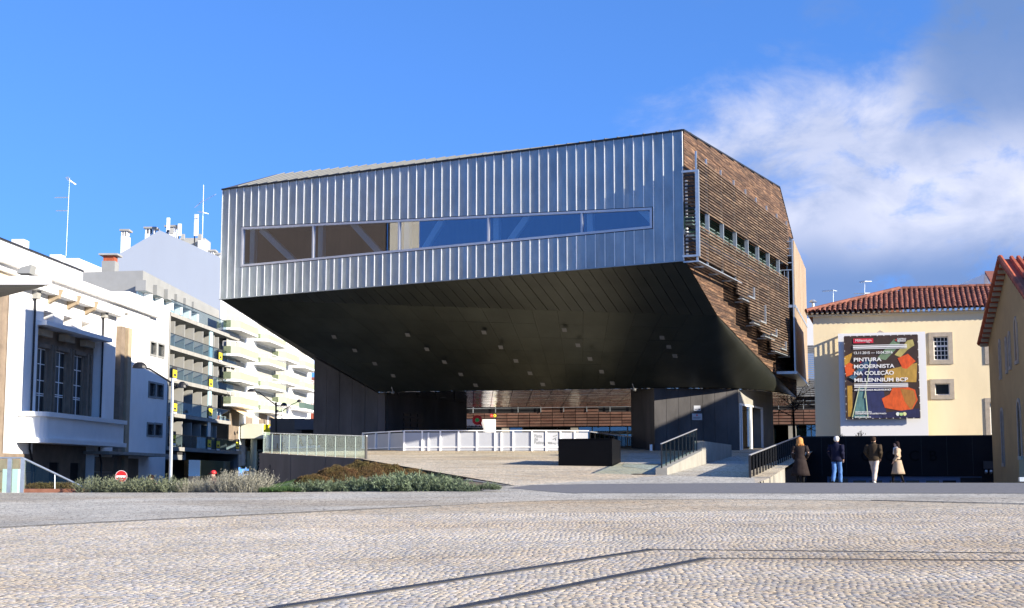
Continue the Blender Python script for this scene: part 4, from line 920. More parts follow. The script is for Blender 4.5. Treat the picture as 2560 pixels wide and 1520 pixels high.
for k in range(2):
    x = s+k*1.4-1; g = thing('garden_chair', 'white garden chair on the first-floor balcony, '+('near' if k == 0 else 'far')+' one of two', 'chair', tuple(P(x, z, -.4)), 'white garden chairs on the balcony')
    MB().fb(LW, x-.25, x+.25, z+.42, z+.46, -.65, -.15).build('seat', M_wpaint, g); MB().fb(LW, x-.25, x+.25, z+.47, z+.9, -.68, -.64).build('backrest', M_wpaint, g)
    for i in (-.22, .22):
        for j in (-.62, -.18): MB().tube(P(x+i, z, j), P(x+i, z+.42, j), .025, n=6).build('leg', M_wpaint, g)
g = MB().tube(P(s-2.6, z, -.2), P(s-2.6, z+.45, -.2), .2, .28, 12).build('flower_pot', mat('terracotta', (.45, .14, .07), .8)); tag(g, 'terracotta flower pot on the first-floor balcony by the white chairs', 'pot')
# green balcony apartments ------------------------------------------------
GA = thing('green_balcony_apartments', 'white apartment block with pale green stacked balconies beyond the loggia block', 'building', tuple(LW.pt(170, -.4, -6)))
g0, g1 = b1+.1, lsp(777, 1000); gz = 25
M_wht2 = mat('warm_white_plaster', (.80, .795, .78), .85, var=.03, vs=.6)
mb = MB(); mb.fb(LW, g0+1, g1, 2.6, 22.0, -8, 0); mb.build('wall', M_wht2, GA)
def balcony(x0, x1, yb, ph, m, off=1.5, rail=True):
    s0, s1 = lsp(x0, yb, .4), lsp(x1, yb, .4); z0 = LW.Z((x0+x1)/2, yb, off); c = min(.9, (s1-s0)*.25)
    plan = [(s0, 0), (s0, off*.5), (s0+c, off), (s1-c, off), (s1, off*.5), (s1, 0)]
    b = MB().prism([P(s, z0, o) for s, o in plan], (0, 0, .22)).build('balcony', M_wht2, GA); mb = MB()
    for (sa, oa), (sb, ob) in zip(plan[:-1], plan[1:]):
        mb.hexa([P(sa, z0+.222, oa), P(sb, z0+.222, ob), P(sb, z0+.222, ob-.1), P(sa, z0+.222, max(oa-.1, 0)), P(sa, z0+ph, oa), P(sb, z0+ph, ob), P(sb, z0+ph, ob-.1), P(sa, z0+ph, max(oa-.1, 0))])
    mb.build('parapet', m, b)
    if rail:
        mb = MB()
        for (sa, oa), (sb, ob) in zip(plan[:-1], plan[1:]):
            mb.beam(P(sa, z0+ph+.5, oa-.05), P(sb, z0+ph+.5, ob-.05), .05, .05); n = max(1, int(math.hypot(sb-sa, ob-oa)/.5))
            for q in range(n): mb.beam(P(sa+(sb-sa)*q/n, z0+ph, oa+(ob-oa)*q/n-.05), P(sa+(sb-sa)*q/n, z0+ph+.5, oa+(ob-oa)*q/n-.05), .03, .03)
        mb.build('railing', M_wpaint, b)
    # beige sheet behind the balcony, standing in for its shade
    d = MB().fb(LW, s0+c+.2, s1-c, z0+.23, z0+2.35, .004, .03).build('balcony_shade', mat('painted_shade', (.36, .35, .31), .7), GA)
    return z0
for yb in (824, 889, 953, 1015): balcony(568, 625, yb, .95, M_mint)
for yb in (852, 911, 970, 1030): balcony(643, 696, yb, .75, M_mint)
for yb in (898, 957, 1013): balcony(688, 729, yb, .98, M_mint)
for yb in (917, 971): balcony(737, 776, yb, .85, M_mint)
balcony(735, 775, 1024, .9, M_mint_shade)  # pale green like the others, its shade put into a darker colour
s, z = LW.hit(627, 822, .3); MB().fb(LW, s-.4, s+.4, z-.35, z+.35, .01, .35).build('air_unit', M_lgrey, GA)
for (xa, ya, xb, yb) in ((580, 1019, 645, 1040), (663, 1032, 692, 1046)):
    s0, z1 = LW.hit(xa, ya, .2); s1 = lsp(xb, yb, 1.6); mb = MB(); mb.hexa([P(s0, z1-1.0, 1.9), P(s1, z1-1.0, 1.9), P(s1, z1, .03), P(s0, z1, .03), P(s0, z1-.95, 1.92), P(s1, z1-.95, 1.92), P(s1, z1+.06, .03), P(s0, z1+.06, .03)]); mb.build('awning', M_awn, GA)
for (xa, xb, ya) in ((573, 598, 1022), (614, 632, 1040), (647, 668, 1032), (672, 690, 1043)):
    s0, s1 = lsp(xa, ya), lsp(xb, ya); z1 = LW.Z(xa, ya); MB().fb(LW, s0, s1, z1-3.2, z1, .004, .02).build('dark_opening', M_stone, GA)
# podium of that block: pale beam on round columns, yellow shop sign
PO = thing('shop_podium', 'pale grey green shop podium on round columns under the white apartments', 'building', tuple(LW.pt(158, -.4, 3)))
d = 150; pL, pR = at(602, 1100, d), at(656, 1100, d)
zt1, zt0 = at(605, 1059, d).z, at(605, 1096, d).z
MB().box(pL.x, pR.x, d, d+8, zt0, zt1).build('beam', mat('pale_podium', (.50, .52, .44), .85, var=.05, vs=.5), PO)
for x, top, dd, r in ((633, 1096, d+.8, .33), (607, 1128, d+3, .26), (622, 1128, d+3, .26), (640, 1128, d+3, .22)):
    p = at(x, 1180, dd); MB().tube((p.x, p.y, at(x, 1172, dd).z if r < .3 else -.4), (p.x, p.y, zt0 if r > .3 else at(x, top, dd).z), r, n=14).build('column', mat('pale_green_column', (.50, .55, .42), .7), PO)
MB().box(pL.x-.2, pR.x, d+6, d+6.4, -.4, zt0).build('rear_wall', M_dark, PO)
p = at(600, 1168, d+2.2); rows = 6
for k in range(rows):
    for j in range(6):
        w = (pR.x-.9-pL.x)/6; x = pL.x-.1+j*w+(k % 2)*w*.3; MB().box(x, x+w-.06, d+2.2, d+2.6, -.4+k*.42, -.4+k*.42+.37).build('block', M_lgrey, PO)
for k in range(6): MB().box(pL.x+1.3, pL.x+1.7, d+2.7, d+2.74, 2.2+k*.38, 2.4+k*.38).build('shutter_slat', M_lgrey, PO)
d2 = 146; q0, q1 = at(659, 1062, d2), at(697, 1075, d2)
g = MB().box(q0.x, q1.x, d2, d2+.3, at(660, 1080, d2).z, at(660, 1061, d2).z).build('shop_sign', M_yelp); tag(g, 'bright yellow shop sign with lilac lettering panels behind the glass railing', 'sign')
mb = MB()
for k in range(4): x = q0.x+.62+k*.16*1.4; mb.box(x, x+.17, d2-.02, d2, at(660, 1073, d2).z, at(660, 1065, d2).z)
for k in range(1): x = q0.x+.8; mb.box(x, x+.3, d2-.02, d2, at(660, 1079.5, d2).z, at(660, 1076, d2).z)
mb.build('sign_print', M_lilac, g)
q0, q1 = at(656, 1062, 152), at(720, 1070, 152); MB().box(q0.x, q1.x, 152.2, 158, -.4, at(700, 1071, 152).z).build('side_wall', M_mint, PO)
# gabled blue grey house behind
GH = thing('gable_house', 'tall blue grey gable wall with white chimneys rising behind the theatre', 'building', tuple(at(420, 1188, 165))); dg = 149.5
pts = [(288, 641), (399, 575.5), (551, 643.5), (551, 1150), (288, 1150)]
MB().prism([at(x, y, dg) for x, y in pts], (0.06*14, 14, 0)).build('gable_wall', M_gwall, GH)
for x0, x1, y0, y1, w in ((303, 318, 573, 640, 0), (363, 387, 567, 600, 0), (415, 440, 563, 600, 0), (523, 535, 624, 650, 0), (541, 551, 632, 650, 0)):
    a, b = at(x0, y0, dg+2), at(x1, y1, dg+2); ch = MB().box(a.x, b.x, dg+2, dg+3.2, b.z, a.z-.75).build('chimney', M_white, GH); mb = MB()
    for i in range(3): x = a.x+(b.x-a.x)*(i+.1)/3; mb.box(x, x+(b.x-a.x)*.12, dg+2, dg+3.2, a.z-.748, a.z-.2)
    mb.build('chimney_vent', M_white, ch); MB().box(a.x-.15, b.x+.15, dg+1.85, dg+3.35, a.z-.198, a.z).build('chimney_cap', M_slab, ch)
q0, q1 = at(450, 595, dg+3), at(512, 602, dg+3); MB().box(q0.x, q1.x, dg+3, dg+6, at(450, 612, dg).z, q0.z).build('roof_deck', M_lgrey, GH)
q0, q1 = at(495, 600, dg+2.5), at(512, 615, dg+2.5); MB().box(q0.x, q1.x, dg+2.5, dg+5, at(450, 625, dg).z-1, q0.z).build('roof_hut', M_white, GH)
MB().fb(LW, lsp(195, 660, -9), lsp(320, 690, -9), 17, LW.Z(250, 668, -9), -14, -9).build('attic_block', M_white, TH)
# far tiled roofs seen beside the left pier
FH = thing('far_house', 'small white house with orange tiled roofs beyond the green balcony block', 'building', tuple(at(772, 1150, 200)))
mb = MB(); a, b = at(757, 1010, 205), at(800, 960, 205); mb.box(a.x, b.x+6, 205, 212, -.4, at(757, 968, 205).z); mb.build('wall', M_white, FH)
mb = MB(); mb.hexa([at(750, 970, 204), at(810, 970, 204), at(810, 945, 210), at(750, 945, 210), at(750, 968, 204), at(810, 968, 204), at(810, 943, 210), at(750, 943, 210)]); mb.build('roof', M_tile, FH)
mb = MB()
q = [at(752, 1050, 196), at(800, 1050, 196), at(800, 1010, 202), at(752, 1010, 202)]
for i in range(14):
    a = q[0].lerp(q[1], (i+.5)/14); b = q[3].lerp(q[2], (i+.5)/14); mb.tube(a, b, .17, .17, 6)
mb.prism(q, (0, 0, -.3)); mb.build('roof', M_oranget, FH); MB().box(q[0].x, q[1].x, 197, 202, -.4, q[0].z-.31).build('wall', M_white, FH)
DV = thing('grey_pavilion', 'dark grey flat roofed pavilion between the white flats and the left pier', 'building', tuple(at(730, 1150, 135)))
a, b = at(736, 1085, 132), at(806, 1050, 132); MB().box(a.x, b.x+3, 132, 140, at(740, 1074, 132).z, at(740, 1047, 132).z).build('fascia', mat('slate_blue', (.07, .085, .11), .7), DV)
MB().box(at(676, 1050, 138).x, a.x+.0, 138, 150, -.4, at(690, 1046, 138).z).build('side_wall', mat('taupe_wall', (.13, .11, .09), .8), DV)
MB().box(a.x+.5, b.x+3, 133, 140, -.4, at(740, 1074, 132).z-.002).build('dark_front', M_dark, DV)
RW_ = thing('shade_block', 'unseen block added behind the cultural centre to shade the loggia flats', 'building', (-7, 130, 3))  # out of sight, added to throw shade on the loggia flats
MB().hexa([(-10.5, 118, 0), (-5.2, 118, 0), (-5.2, 137, 0), (-9.5, 137, 0), (-10.5, 118, 18.0), (-5.2, 118, 18.0), (-5.2, 137, 12.6), (-9.5, 137, 12.6)]).build('wall', M_grey, RW_)
OFF = thing('corner_block', 'plain rendered block beyond the ochre house, off to the right', 'building', (36.5, 61, -.3))
MB().box(34, 39, 48.5, 73.2, -.3, 15.5).build('wall', M_yel, OFF)
# tv masts and mobile panels on the roofs
def mast(base, top, label, cat='antenna', arms=(), group=None, r=.05, yag=()):
    t = thing('roof_antenna', label, cat, tuple(base), group); MB().tube(base, top, r, r*.6, 6).build('mast', M_galv, t)
    for (z, dx, dz, n, w) in yag:
        a = Vector(base).lerp(Vector(top), z); b = a+Vector((dx, .3, dz)); mb = MB(); mb.tube(a, b, .04, .03, 5)
        for k in range(n): c = a.lerp(b, (k+.5)/n); mb.tube(c+Vector((0, -w, -w*.3)), c+Vector((0, w, w*.3)), .022, .022, 4)
        mb.build('yagi', M_galv, t)
    return t
d = 118
mast(at(165, 640, d), at(174, 445, d), 'tall slim television mast with sideways aerials above the theatre roof', yag=((.75, -1.25, .05, 8, .35), (.58, -1.1, .05, 7, .3), (.97, -.35, .35, 4, .4), (.97, .45, -.3, 4, .4)), r=.024)
mast(at(506, 600, dg), at(509, 462, dg), 'spidery television mast beside the white mobile panels on the gable', yag=((.70, 1.3, .85, 6, .5), (.72, -.95, -.75, 5, .5), (.5, -.6, .15, 4, .4), (.5, .5, -.1, 4, .4)), r=.028)
for x0, x1, y0, y1, l in ((418, 424, 545, 575, 'small white mobile panel standing on the gable chimney'), (446, 453, 560, 590, 'short white mobile panel left of the tall one on the gable'), (487, 495, 536, 590, 'tallest white mobile panel on the gable roof')):
    a, b = at(x0, y0, dg+1), at(x1, y1, dg+1); t = thing('mobile_panel', l, 'antenna', ((a.x+b.x)/2, dg+1, b.z-2), 'white mobile panels on the gable roof'); MB().box(a.x, b.x, dg+.8, dg+1.1, b.z, a.z).build('panel', M_wpaint, t); MB().tube((a.x, dg+1.2, b.z-2), (a.x, dg+1.2, a.z), .06).build('mast', M_dmetal, t); MB().box(b.x, b.x+.35, dg+.9, dg+1.3, b.z-.4, b.z+.2).build('radio_box', M_lgrey, t)
# tall brown clad block outside the frame on the left: the windows of the centre reflect it
BK = thing('brown_block', 'tall brown clad block facing the centre across the street', 'building', (-64, 56, -.4))
MB().box(-74, -60, 46, 76, -.4, 30).build('wall', mat('brown_cladding', (.075, .048, .032), .8, var=.15, vs=.5), BK)
MB().box(-60, -59.6, 42.5, 45.9, -.4, 32).build('stair_tower', M_cream, BK)
# canopy at the far left edge -----------------------------------------------
CN = thing('entrance_canopy', 'thin white edged canopy with slatted grey underside at the left edge', 'canopy', tuple(at(-60, 1230, 43)))
d = 42; tip = at(125, 711, d); tip2 = at(125, 690, d); lf = at(-330, 668, d); zt2 = tip2.z; zt1 = tip.z
farp = Vector((tip.x-6.5, d+7.5, zt1))
MB().hexa([Vector((-26, d, zt1)), Vector((tip.x, d, zt1)), Vector((tip.x, d+.15, zt1)), Vector((-26, d+.15, zt1)), Vector((-26, d, zt2)), Vector((tip.x, d, zt2)), Vector((tip.x, d+.15, zt2)), Vector((-26, d+.15, zt2))]).build('fascia', M_wpaint, CN)
f1 = Vector((-26, d+7.5, zt1))
MB().prism([Vector((-26, d+.152, zt1+.02)), Vector((tip.x, d+.152, zt1+.02)), farp+Vector((0, 0, .02)), f1+Vector((0, 0, .02))], (0, 0, zt2-zt1-.04)).build('deck', M_lgrey, CN)
for k in range(9):
    y = d+.3+k*.8; x0 = tip.x-6.5*(y-d)/7.5-.02; x1 = tip.x-6.5*(y+.76-d)/7.5-.02; MB().hexa([(-26, y, zt1-.03), (x0, y, zt1-.03), (x1, y+.76, zt1-.03), (-26, y+.76, zt1-.03), (-26, y, zt1+.018), (x0, y, zt1+.018), (x1, y+.76, zt1+.018), (-26, y+.76, zt1+.018)]).build('underside_board', mat('canopy_board', (.34, .33, .30), .8, var=.1, vs=2), CN)
a = at(40, 683, d+1); b = at(73, 683, d+1); c = at(78, 661, d+1); e = at(52, 668, d+1); MB().prism([a, b, c, e], (0, .5, 0)).build('skylight', M_grey, CN)
for x in (-24, -19): MB().tube((x, d+4, FPz(x, d)-.3), (x, d+4, zt1-.03), .12, n=12).build('post', M_galv, CN)
# low glass railing and rust kerb at the left edge
GR = thing('stair_railing', 'sloping glass stair railing with pale steel posts and rusty kerb at left', 'railing', tuple(FPh(100, 1236)))
d = 42.6; b = at(0, 1234, d)
def gp(px, py): return at(px, py, d)
for x in (22, 55):
    a0 = gp(x, 1232); MB().box(a0.x-.06, a0.x+.06, d-.05, d+.05, a0.z-.1, gp(x, 1147).z).build('post', M_galv, GR)
MB().tube(gp(-80, 1145), gp(57, 1145), .03).build('handrail', M_galv, GR); MB().tube(gp(57, 1145), gp(217, 1222), .03).build('handrail', M_galv, GR)
p = gp(137, 1222); MB().tube(p, gp(137, 1184), .018, n=6).build('post', M_galv, GR)
dy = Vector((0, .012, 0))
for pts in ([(-80, 1230), (17, 1230), (17, 1149), (-80, 1149)], [(27, 1230), (49, 1230), (49, 1149), (27, 1149)], [(60, 1222), (135, 1222), (135, 1185), (60, 1149)], [(139, 1222), (212, 1222), (139, 1187)]):
    MB().prism([gp(*q) for q in pts], dy).build('pane', G_rail, GR)
a, b = gp(53, 1232), gp(225, 1222); MB().box(a.x, b.x, d-.02, d+.12, a.z-.2, b.z).build('rust_kerb', M_corkerb, GR)
g = MB().box(gp(-30, 1200).x, gp(9, 1200).x, d+1.2, d+1.6, gp(0, 1232).z-.3, gp(0, 1172).z).build('lit_display', mat('pale_mint', (.55, .68, .64), .5)); tag(g, 'pale mint display case half out of frame behind the stair railing', 'display case')
# ------------------------------------------------------------------ right side
YA = at(2033, 790, 87.3); YB_ = at(2480, 771, 84.6); YF = Fr(YA, YB_); YF_len = YF.S(2760, 1000)
ye = (YF.Z(2036, 789)+YF.Z(2478, 771))/2; print('eave', YF.Z(2036, 789), YF.Z(2478, 771), YF.Z(2033, 1093), YF.Z(2490, 1090), YF_len)
YB = thing('yellow_building', 'pale yellow rendered building with red clay tile roof behind the billboard', 'building', tuple(YF.pt(6, 1, -4)))
wn = [rect(YF, a, b) for a, b in (((2333, 842), (2372, 899)), ((2337, 959), (2375, 987)), ((2472, 842), (2500, 899)), ((2474, 1006), (2520, 1086)))]
mb = MB(); holed(mb, YF, 0, YF_len, 0, ye, wn, 0, .3); mb.build('wall', M_yel, YB, recalc=False)
mb = MB(); mb.fb(YF, .0, YF_len, 0, ye, -9, -.35); mb.build('wall', M_yel, YB)
MB().fb(YF, -.02, 0, 0, ye, -9, 0).build('wall', M_yel, YB)
M_dw = mat('dark_window', (0, 0, 0))
for k, r in enumerate(wn):
    a, b, z0, z1 = r; e = .26; mb = MB(); mb.fb(YF, a-e, b+e, z0-e, z0, -.1, .05); mb.fb(YF, a-e, b+e, z1, z1+e, -.1, .05); mb.fb(YF, a-e, a, z0, z1, -.1, .05); mb.fb(YF, b, b+e, z0, z1, -.1, .05); w = mb.build('window', M_granite, YB)
    MB().fb(YF, a, b, z0, z1, -.28, -.22).build('pane', M_dw if k != 3 else M_tealc, w); mb = MB(); nx, nz = (4, 5) if k in (0, 2) else (1, 1)
    for i in range(nx+1): t = .05 if i in (0, nx) else .018; x = a+(b-a)*i/nx; mb.fb(YF, max(a, x-t), min(b, x+t), z0, z1, -.219, -.15)
    for i in range(nz+1): t = .05 if i in (0, nz) else (.05 if (i == 3 and nz == 5) else .018); z = z0+(z1-z0)*i/nz; mb.fb(YF, a, b, max(z0, z-t), min(z1, z+t), -.218, -.14)
    mb.build('sash', M_wpaint, w)
# clay tiles, column by column
PITCHR = math.atan2(1.75, 4.6); SLEN = 4.95; TW = .305; TL = .52
hipS = YF.S(2255, 722, -4.2)
def roofp(s, t, h=0):  # t up the slope from the eave
    c, q = math.cos(PITCHR), math.sin(PITCHR); return YF.pt(s, ye+.12+t*q+h*c, .45-t*c+h*q)
mb = MB(); mb.poly([roofp(-.4, 0, -.02), roofp(YF_len, 0, -.02), roofp(YF_len, SLEN, -.02), roofp(hipS, SLEN, -.02)]); mb.poly([roofp(-.4, 0, -.02), roofp(hipS, SLEN, -.02), YF.pt(hipS, ye, -9), YF.pt(-.4, ye+.1, -9)]); mb.build('roof_bed', M_tile, YB, recalc=False)
uu = YF.u; tt = (roofp(0, 1)-roofp(0, 0)).normalized(); hh = uu.cross(tt); hh = hh if hh.z > 0 else -hh
def tile_mesh(mn):
    mb = MB(); n = 6
    for y, r, h in ((0, .125, .012), (TL+.05, .105, -.005)):
        for i in range(n+1): a = math.pi*i/n; mb.v.append((r*math.cos(a), y, h+r*.95*math.sin(a)))
        for i in range(n+1): a = math.pi*i/n; mb.v.append(((r-.02)*math.cos(a), y, h-.0+(r-.022)*.95*math.sin(a)))
    k = n+1
    for i in range(n): mb.f += [(i, i+1, 2*k+i+1, 2*k+i), (k+i, 3*k+i, 3*k+i+1, k+i+1), (i, k+i, k+i+1, i+1)]
    return mb
tm = tile_mesh(0); tme = bpy.data.meshes.new('roof_tile'); tme.from_pydata(tm.v, [], tm.f); tme.materials.append(M_tile)
tiles = []; nc = int((YF_len+.4)/TW)
for c in range(nc):
    s = -.25+c*TW; mt = SLEN*min(1, max(0, (s+.4)/(hipS+.4)))
    for r in range(int(mt/TL)+1):
        if r*TL < mt-.1: tiles.append((s, r*TL-.05))
inview = [t for t in tiles if t[0] < YF.S(2482, 760)]; out = [t for t in tiles if t[0] >= YF.S(2482, 760)]
inview.sort(key=lambda t: (-t[1] if False else t[1])); 
B4 = lambda s, t, h: Matrix((uu, tt, hh)).transposed().to_4x4()
base = WL[YB.name]
def tile_mat(s, t):
    M4 = Matrix((uu, tt, hh)).transposed().to_4x4(); M4 = M4@Matrix.Rotation(random.uniform(-.03, .03), 4, 'Z'); M4.translation = roofp(s+random.uniform(-.012, .012), t, random.uniform(0, .02))-base; return M4
print('tiles', len(inview), len(out))
for t in inview[:300]: place(tme, 'roof_tile', YB, tile_mat(*t))
mb = MB()
for t in inview[300:]+out:
    M4 = tile_mat(*t); b = len(mb.v); mb.v += [tuple(M4@Vector(v)+base) for v in tm.v]; mb.f += [tuple(b+i for i in f) for f in tm.f]
mb.build('roof_tiles', M_tileI, YB, kind='stuff')
for k in range(int(hipS/.5)+1):        # hip and ridge caps
    u = k*.5/ (hipS+.4); a = roofp(-.4, 0, .06).lerp(roofp(hipS, SLEN, .12), u); b = roofp(-.4, 0, .10).lerp(roofp(hipS, SLEN, .14), min(1, u+.56/(hipS+.4))); MB().tube(a, b, .14, .12, 8).build('ridge_tile', M_tile, YB)
for k in range(int((YF_len-hipS)/.5)): a = roofp(hipS+k*.5, SLEN, .07); MB().tube(a, a+uu*.53, .14, .12, 8).build('ridge_tile', M_tile, YB)
for c in range(int(YF_len/TW)):
    s = -.35+c*TW
    MB().tube(YF.pt(s, ye+.02, .02), YF.pt(s, ye+.05, .42), .085, .085, 6).build('eave_tile', M_stonelt, YB)
for a, b, zz, dep in ((-.3, YF_len, ye-.16, .16),): MB().fb(YF, a, b, zz, zz+.12, .004, dep).build('eave_band', M_yel, YB)
p = YF.pt(-.1, ye+.3, -2.0); t = thing('roof_vent', 'small round metal vent cap at the left end of the tiled roof', 'vent', tuple(p)); MB().tube(p, p+Vector((0, 0, .7)), .07).build('pipe', M_galv, t); MB().tube(p+Vector((0, 0, .7)), p+Vector((0, 0, .85)), .26, .1, 12).build('cowl', M_galv, t)
# far rooftop house right of it
TR = thing('rooftop_house', 'small white rooftop house with old tiled roof above the yellow building', 'building', tuple(at(2480, 760, 110))); d = 110
a = at(2457, 716, d); c = at(2470, 688, d)
MB().prism([at(2457, 730, d), at(2457, 716, d), at(2462, 684, d), at(2476, 710, d), at(2476, 730, d)], (0, 9, 0)).build('gable_wall', M_white, TR)
MB().prism([at(2462, 684, d), at(2520, 684, d+0), at(2530, 706, d-3), at(2475, 706, d-3)], (0, 0, .2)).build('roof', M_tile, TR); q = at(2476, 706, d-2.5); MB().box(q.x, q.x+6, d-2.5, d, at(2476, 730, d).z, q.z).build('front_wall', M_white, TR)
d = 112
mast(at(2083, 790, d), at(2083, 724, d), 'thin roof aerial with one long arm left of the hipped roof', yag=((.97, .35, .0, 3, .3), (.97, -.8, -.02, 7, .3), (.45, .12, 0, 2, .2)), r=.03, group='aerials beyond the tiled roof')
mast(at(2160, 780, d), at(2162, 702, d), 'taller roof aerial with crossed arms above the hipped roof', yag=((.98, .6, .05, 5, .35), (.98, -.35, -.03, 3, .35), (.6, .5, .05, 4, .3), (.6, -.75, 0, 4, .1), (.2, .7, 0, 4, .1), (.2, -.7, 0, 4, .1)), r=.03, group='aerials beyond the tiled roof')
# white billboard wall with the poster
off = 1.15
a, b, z0, z1 = rect(YF, (2095, 836), (2322, 1096), off)
BW = thing('billboard_wall', 'freestanding white billboard wall in front of the yellow building', 'wall', tuple(YF.pt((a+b)/2, 2, off)))
zl_, zr_ = YF.Z(2094, 835, off), YF.Z(2314, 828, off); z1 = (zl_+zr_)/2
MB().fb(YF, a, b, 2.0, z1, off-.25, off).build('panel', M_wpaint, BW)
for k in range(18): z = z1-.15-k*.16*0; 
for k in range(9): s = a+.1+(b-a-.2)*k/8; MB().fb(YF, s-.04, s+.04, z1-1.0, z1-.9, .05, off-.251).build('bracket', M_galv, BW)
MB().fb(YF, a+.001, a+.06, 2.0, z1-1.15, .02, off-.252).build('side_panel', M_wpaint, BW)
for k in range(10): o = .08+k*.085; MB().fb(YF, a+.01, a+.05, z1-1.14, z1-.1, o, o+.035).build('side_slat', M_wpaint, BW)
MB().fb(YF, a+.001, a+.06, z1-.12, z1, .02, off-.252).build('side_rail', M_wpaint, BW)
g = MB().prism([YF.pt(YF.S(2190, 833, off), z1, off-.15), YF.pt(YF.S(2200, 829, off), z1+.16, off-.15), YF.pt(YF.S(2212, 832, off), z1, off-.15)], -YF.n*.1).build('bracket_cap', M_granite, BW)
po = off+.28
pc = [YF.hit(*p, po) for p in ((2109, 840), (2294, 836), (2302, 1047), (2115, 1047))]
pa = (pc[0][0]+pc[3][0])/2; pb = (pc[1][0]+pc[2][0])/2; pz1 = (pc[0][1]+pc[1][1])/2; pz0 = (pc[2][1]+pc[3][1])/2; pw, phh = pb-pa, pz1-pz0
PS = thing('exhibition_poster', 'large dark exhibition poster with orange shapes and white lettering on white wall', 'poster', tuple(YF.pt((pa+pb)/2, pz0, po)))
MB().fb(YF, pa, pb, pz0, pz1, po-.06, po).build('poster_sheet', mat('poster_brown', (.045, .025, .018), .6, var=.2, vs=3), PS)
for u in (.12, .88):
    for v in (.15, .85): MB().fb(YF, pa+pw*u-.05, pa+pw*u+.05, pz0+phh*v-.05, pz0+phh*v+.05, off+.001, po-.061).build('standoff', M_galv, PS)
LV = [0]
def pp(u, v, h): return YF.pt(pa+pw*u, pz1-phh*v, po+h)
def art(name, col, pts, var=.25, vs=3):
    LV[0] += 1; h = .001+LV[0]*.0011; MB().prism([pp(u, v, h) for u, v in pts], YF.n*.0008).build(name, mat('print_%02d' % LV[0], col, .6, var=var, vs=vs, stretch=(2, 2, .8)), PS)
# the artwork is a plain abstract stand-in in the poster's colours
art('ochre_shape', (.50, .27, .03), [(.0, .25), (.12, .20), (.06, .34), (.0, .36)])
art('ochre_shape', (.42, .24, .03), [(.03, .60), (.10, .60), (.09, .97), (.03, .97)])
art('navy_shape', (.025, .03, .10), [(.22, .30), (.42, .26), (.52, .62), (.55, .99), (.30, .99), (.24, .62)])
art('teal_shape', (.10, .22, .22), [(.10, .99), (.20, .62), (.27, .60), (.31, .99)])
art('teal_shape', (.06, .14, .22), [(.06, .50), (.33, .28), (.36, .32), (.12, .53)])
art('green_shape', (.16, .24, .14), [(.44, .28), (.68, .05), (.77, .06), (.74, .14), (.56, .30)])
art('olive_shape', (.42, .36, .12), [(.68, .24), (.86, .07), (.93, .06), (.95, .13), (.86, .18), (.76, .27)])
art('ochre_shape', (.45, .27, .05), [(.52, .56), (.56, .42), (.98, .34), (.96, .57)])
art('orange_shape', (.68, .09, .015), [(.72, .28), (.86, .23), (.96, .32), (.84, .41), (.78, .40)])
art('orange_shape', (.68, .10, .015), [(.0, .36), (.07, .32), (.14, .36), (.12, .46), (.02, .49)])
art('orange_shape', (.66, .10, .015), [(.49, .76), (.60, .71), (.64, .63), (.80, .61), (.94, .66), (.97, .78), (.88, .92), (.70, .90), (.53, .87)])
art('amber_shape', (.40, .17, .03), [(.74, .64), (.92, .67), (.95, .78), (.88, .90), (.80, .80)])
art('red_mark', (.45, .02, .02), [(.19, .305), (.25, .305), (.22, .33)])
art('navy_shape', (.02, .02, .07), [(.50, .93), (.99, .88), (.99, .99), (.50, .99)])
for u0, v0, u1, v1 in ((.20, .60, .09, .98), (.27, .60, .30, .99), (.36, .27, .26, .75), (.06, .50, .14, .545)):
    LV[0] += 1; a_, b_ = pp(u0, v0, .031), pp(u1, v1, .031); MB().beam(a_, b_, .05, .003).build('pale_line', M_mint, PS)
art('red_logo', (.62, .02, .05), [(.13, .035), (.40, .035), (.40, .09), (.13, .09)], var=0)
M_wi = mat('white_ink', (.80, .80, .80), .6)
def ptxt(body, u, v, size, wx=1, bold=0, name='lettering', m=None): return text(body, PS, m or M_wi, pp(u, v, .036), YF.u, size, name, wx=wx, ext=.003, bold=bold)
def fit(body, u, v, size, uw, bold=0, m=None):
    o = ptxt(body, u, v, size, 1, bold, m=m); xs_ = [v.co.x for v in o.data.vertices]; w = max(xs_)-min(xs_); k = pw*uw/w
    R3 = o.matrix_basis.copy(); R3 = R3@Matrix.Diagonal((k, 1, 1, 1)); o.matrix_local = R3; return o
H = phh
fit('Millennium', .155, .073, .045*H, .215); fit('bcp', .31, .088, .022*H, .04)
fit('CASTELO', .725, .060, .026*H, .115, .004); fit('BRANCO', .725, .083, .026*H, .11, .004); art('red_mark', (.6, .03, .03), [(.69, .065), (.715, .045), (.715, .08)], var=0)
fit('13.11.2015 — 10.04.2016', .125, .222, .042*H, .52, .003)
for v, b, w in ((.31, 'PINTURA', .375), (.392, 'MODERNISTA', .545), (.474, 'NA COLEÇÃO', .535), (.556, 'MILLENNIUM BCP', .72)): fit(b, .125, v, .062*H, w, .007)
fit('ARTE PARTILHADA MILLENNIUM BCP', .125, .663, .028*H, .50, .004)
fit('CENTRO DE CULTURA', .125, .924, .022*H, .225, .004); fit('CONTEMPORÂNEA DE CASTELO BRANCO', .125, .945, .022*H, .42, .004); fit('ENTRADA GRATUITA', .125, .985, .022*H, .215, .004)
for v, hh_ in ((.115, .008), (.131, .016), (.155, .008), (.578, .008), (.594, .016), (.618, .008)):
    MB().prism([pp(.125, v, .036), pp(.85, v, .036), pp(.85, v+hh_, .036), pp(.125, v+hh_, .036)], YF.n*.003).build('white_rule', M_wi, PS)
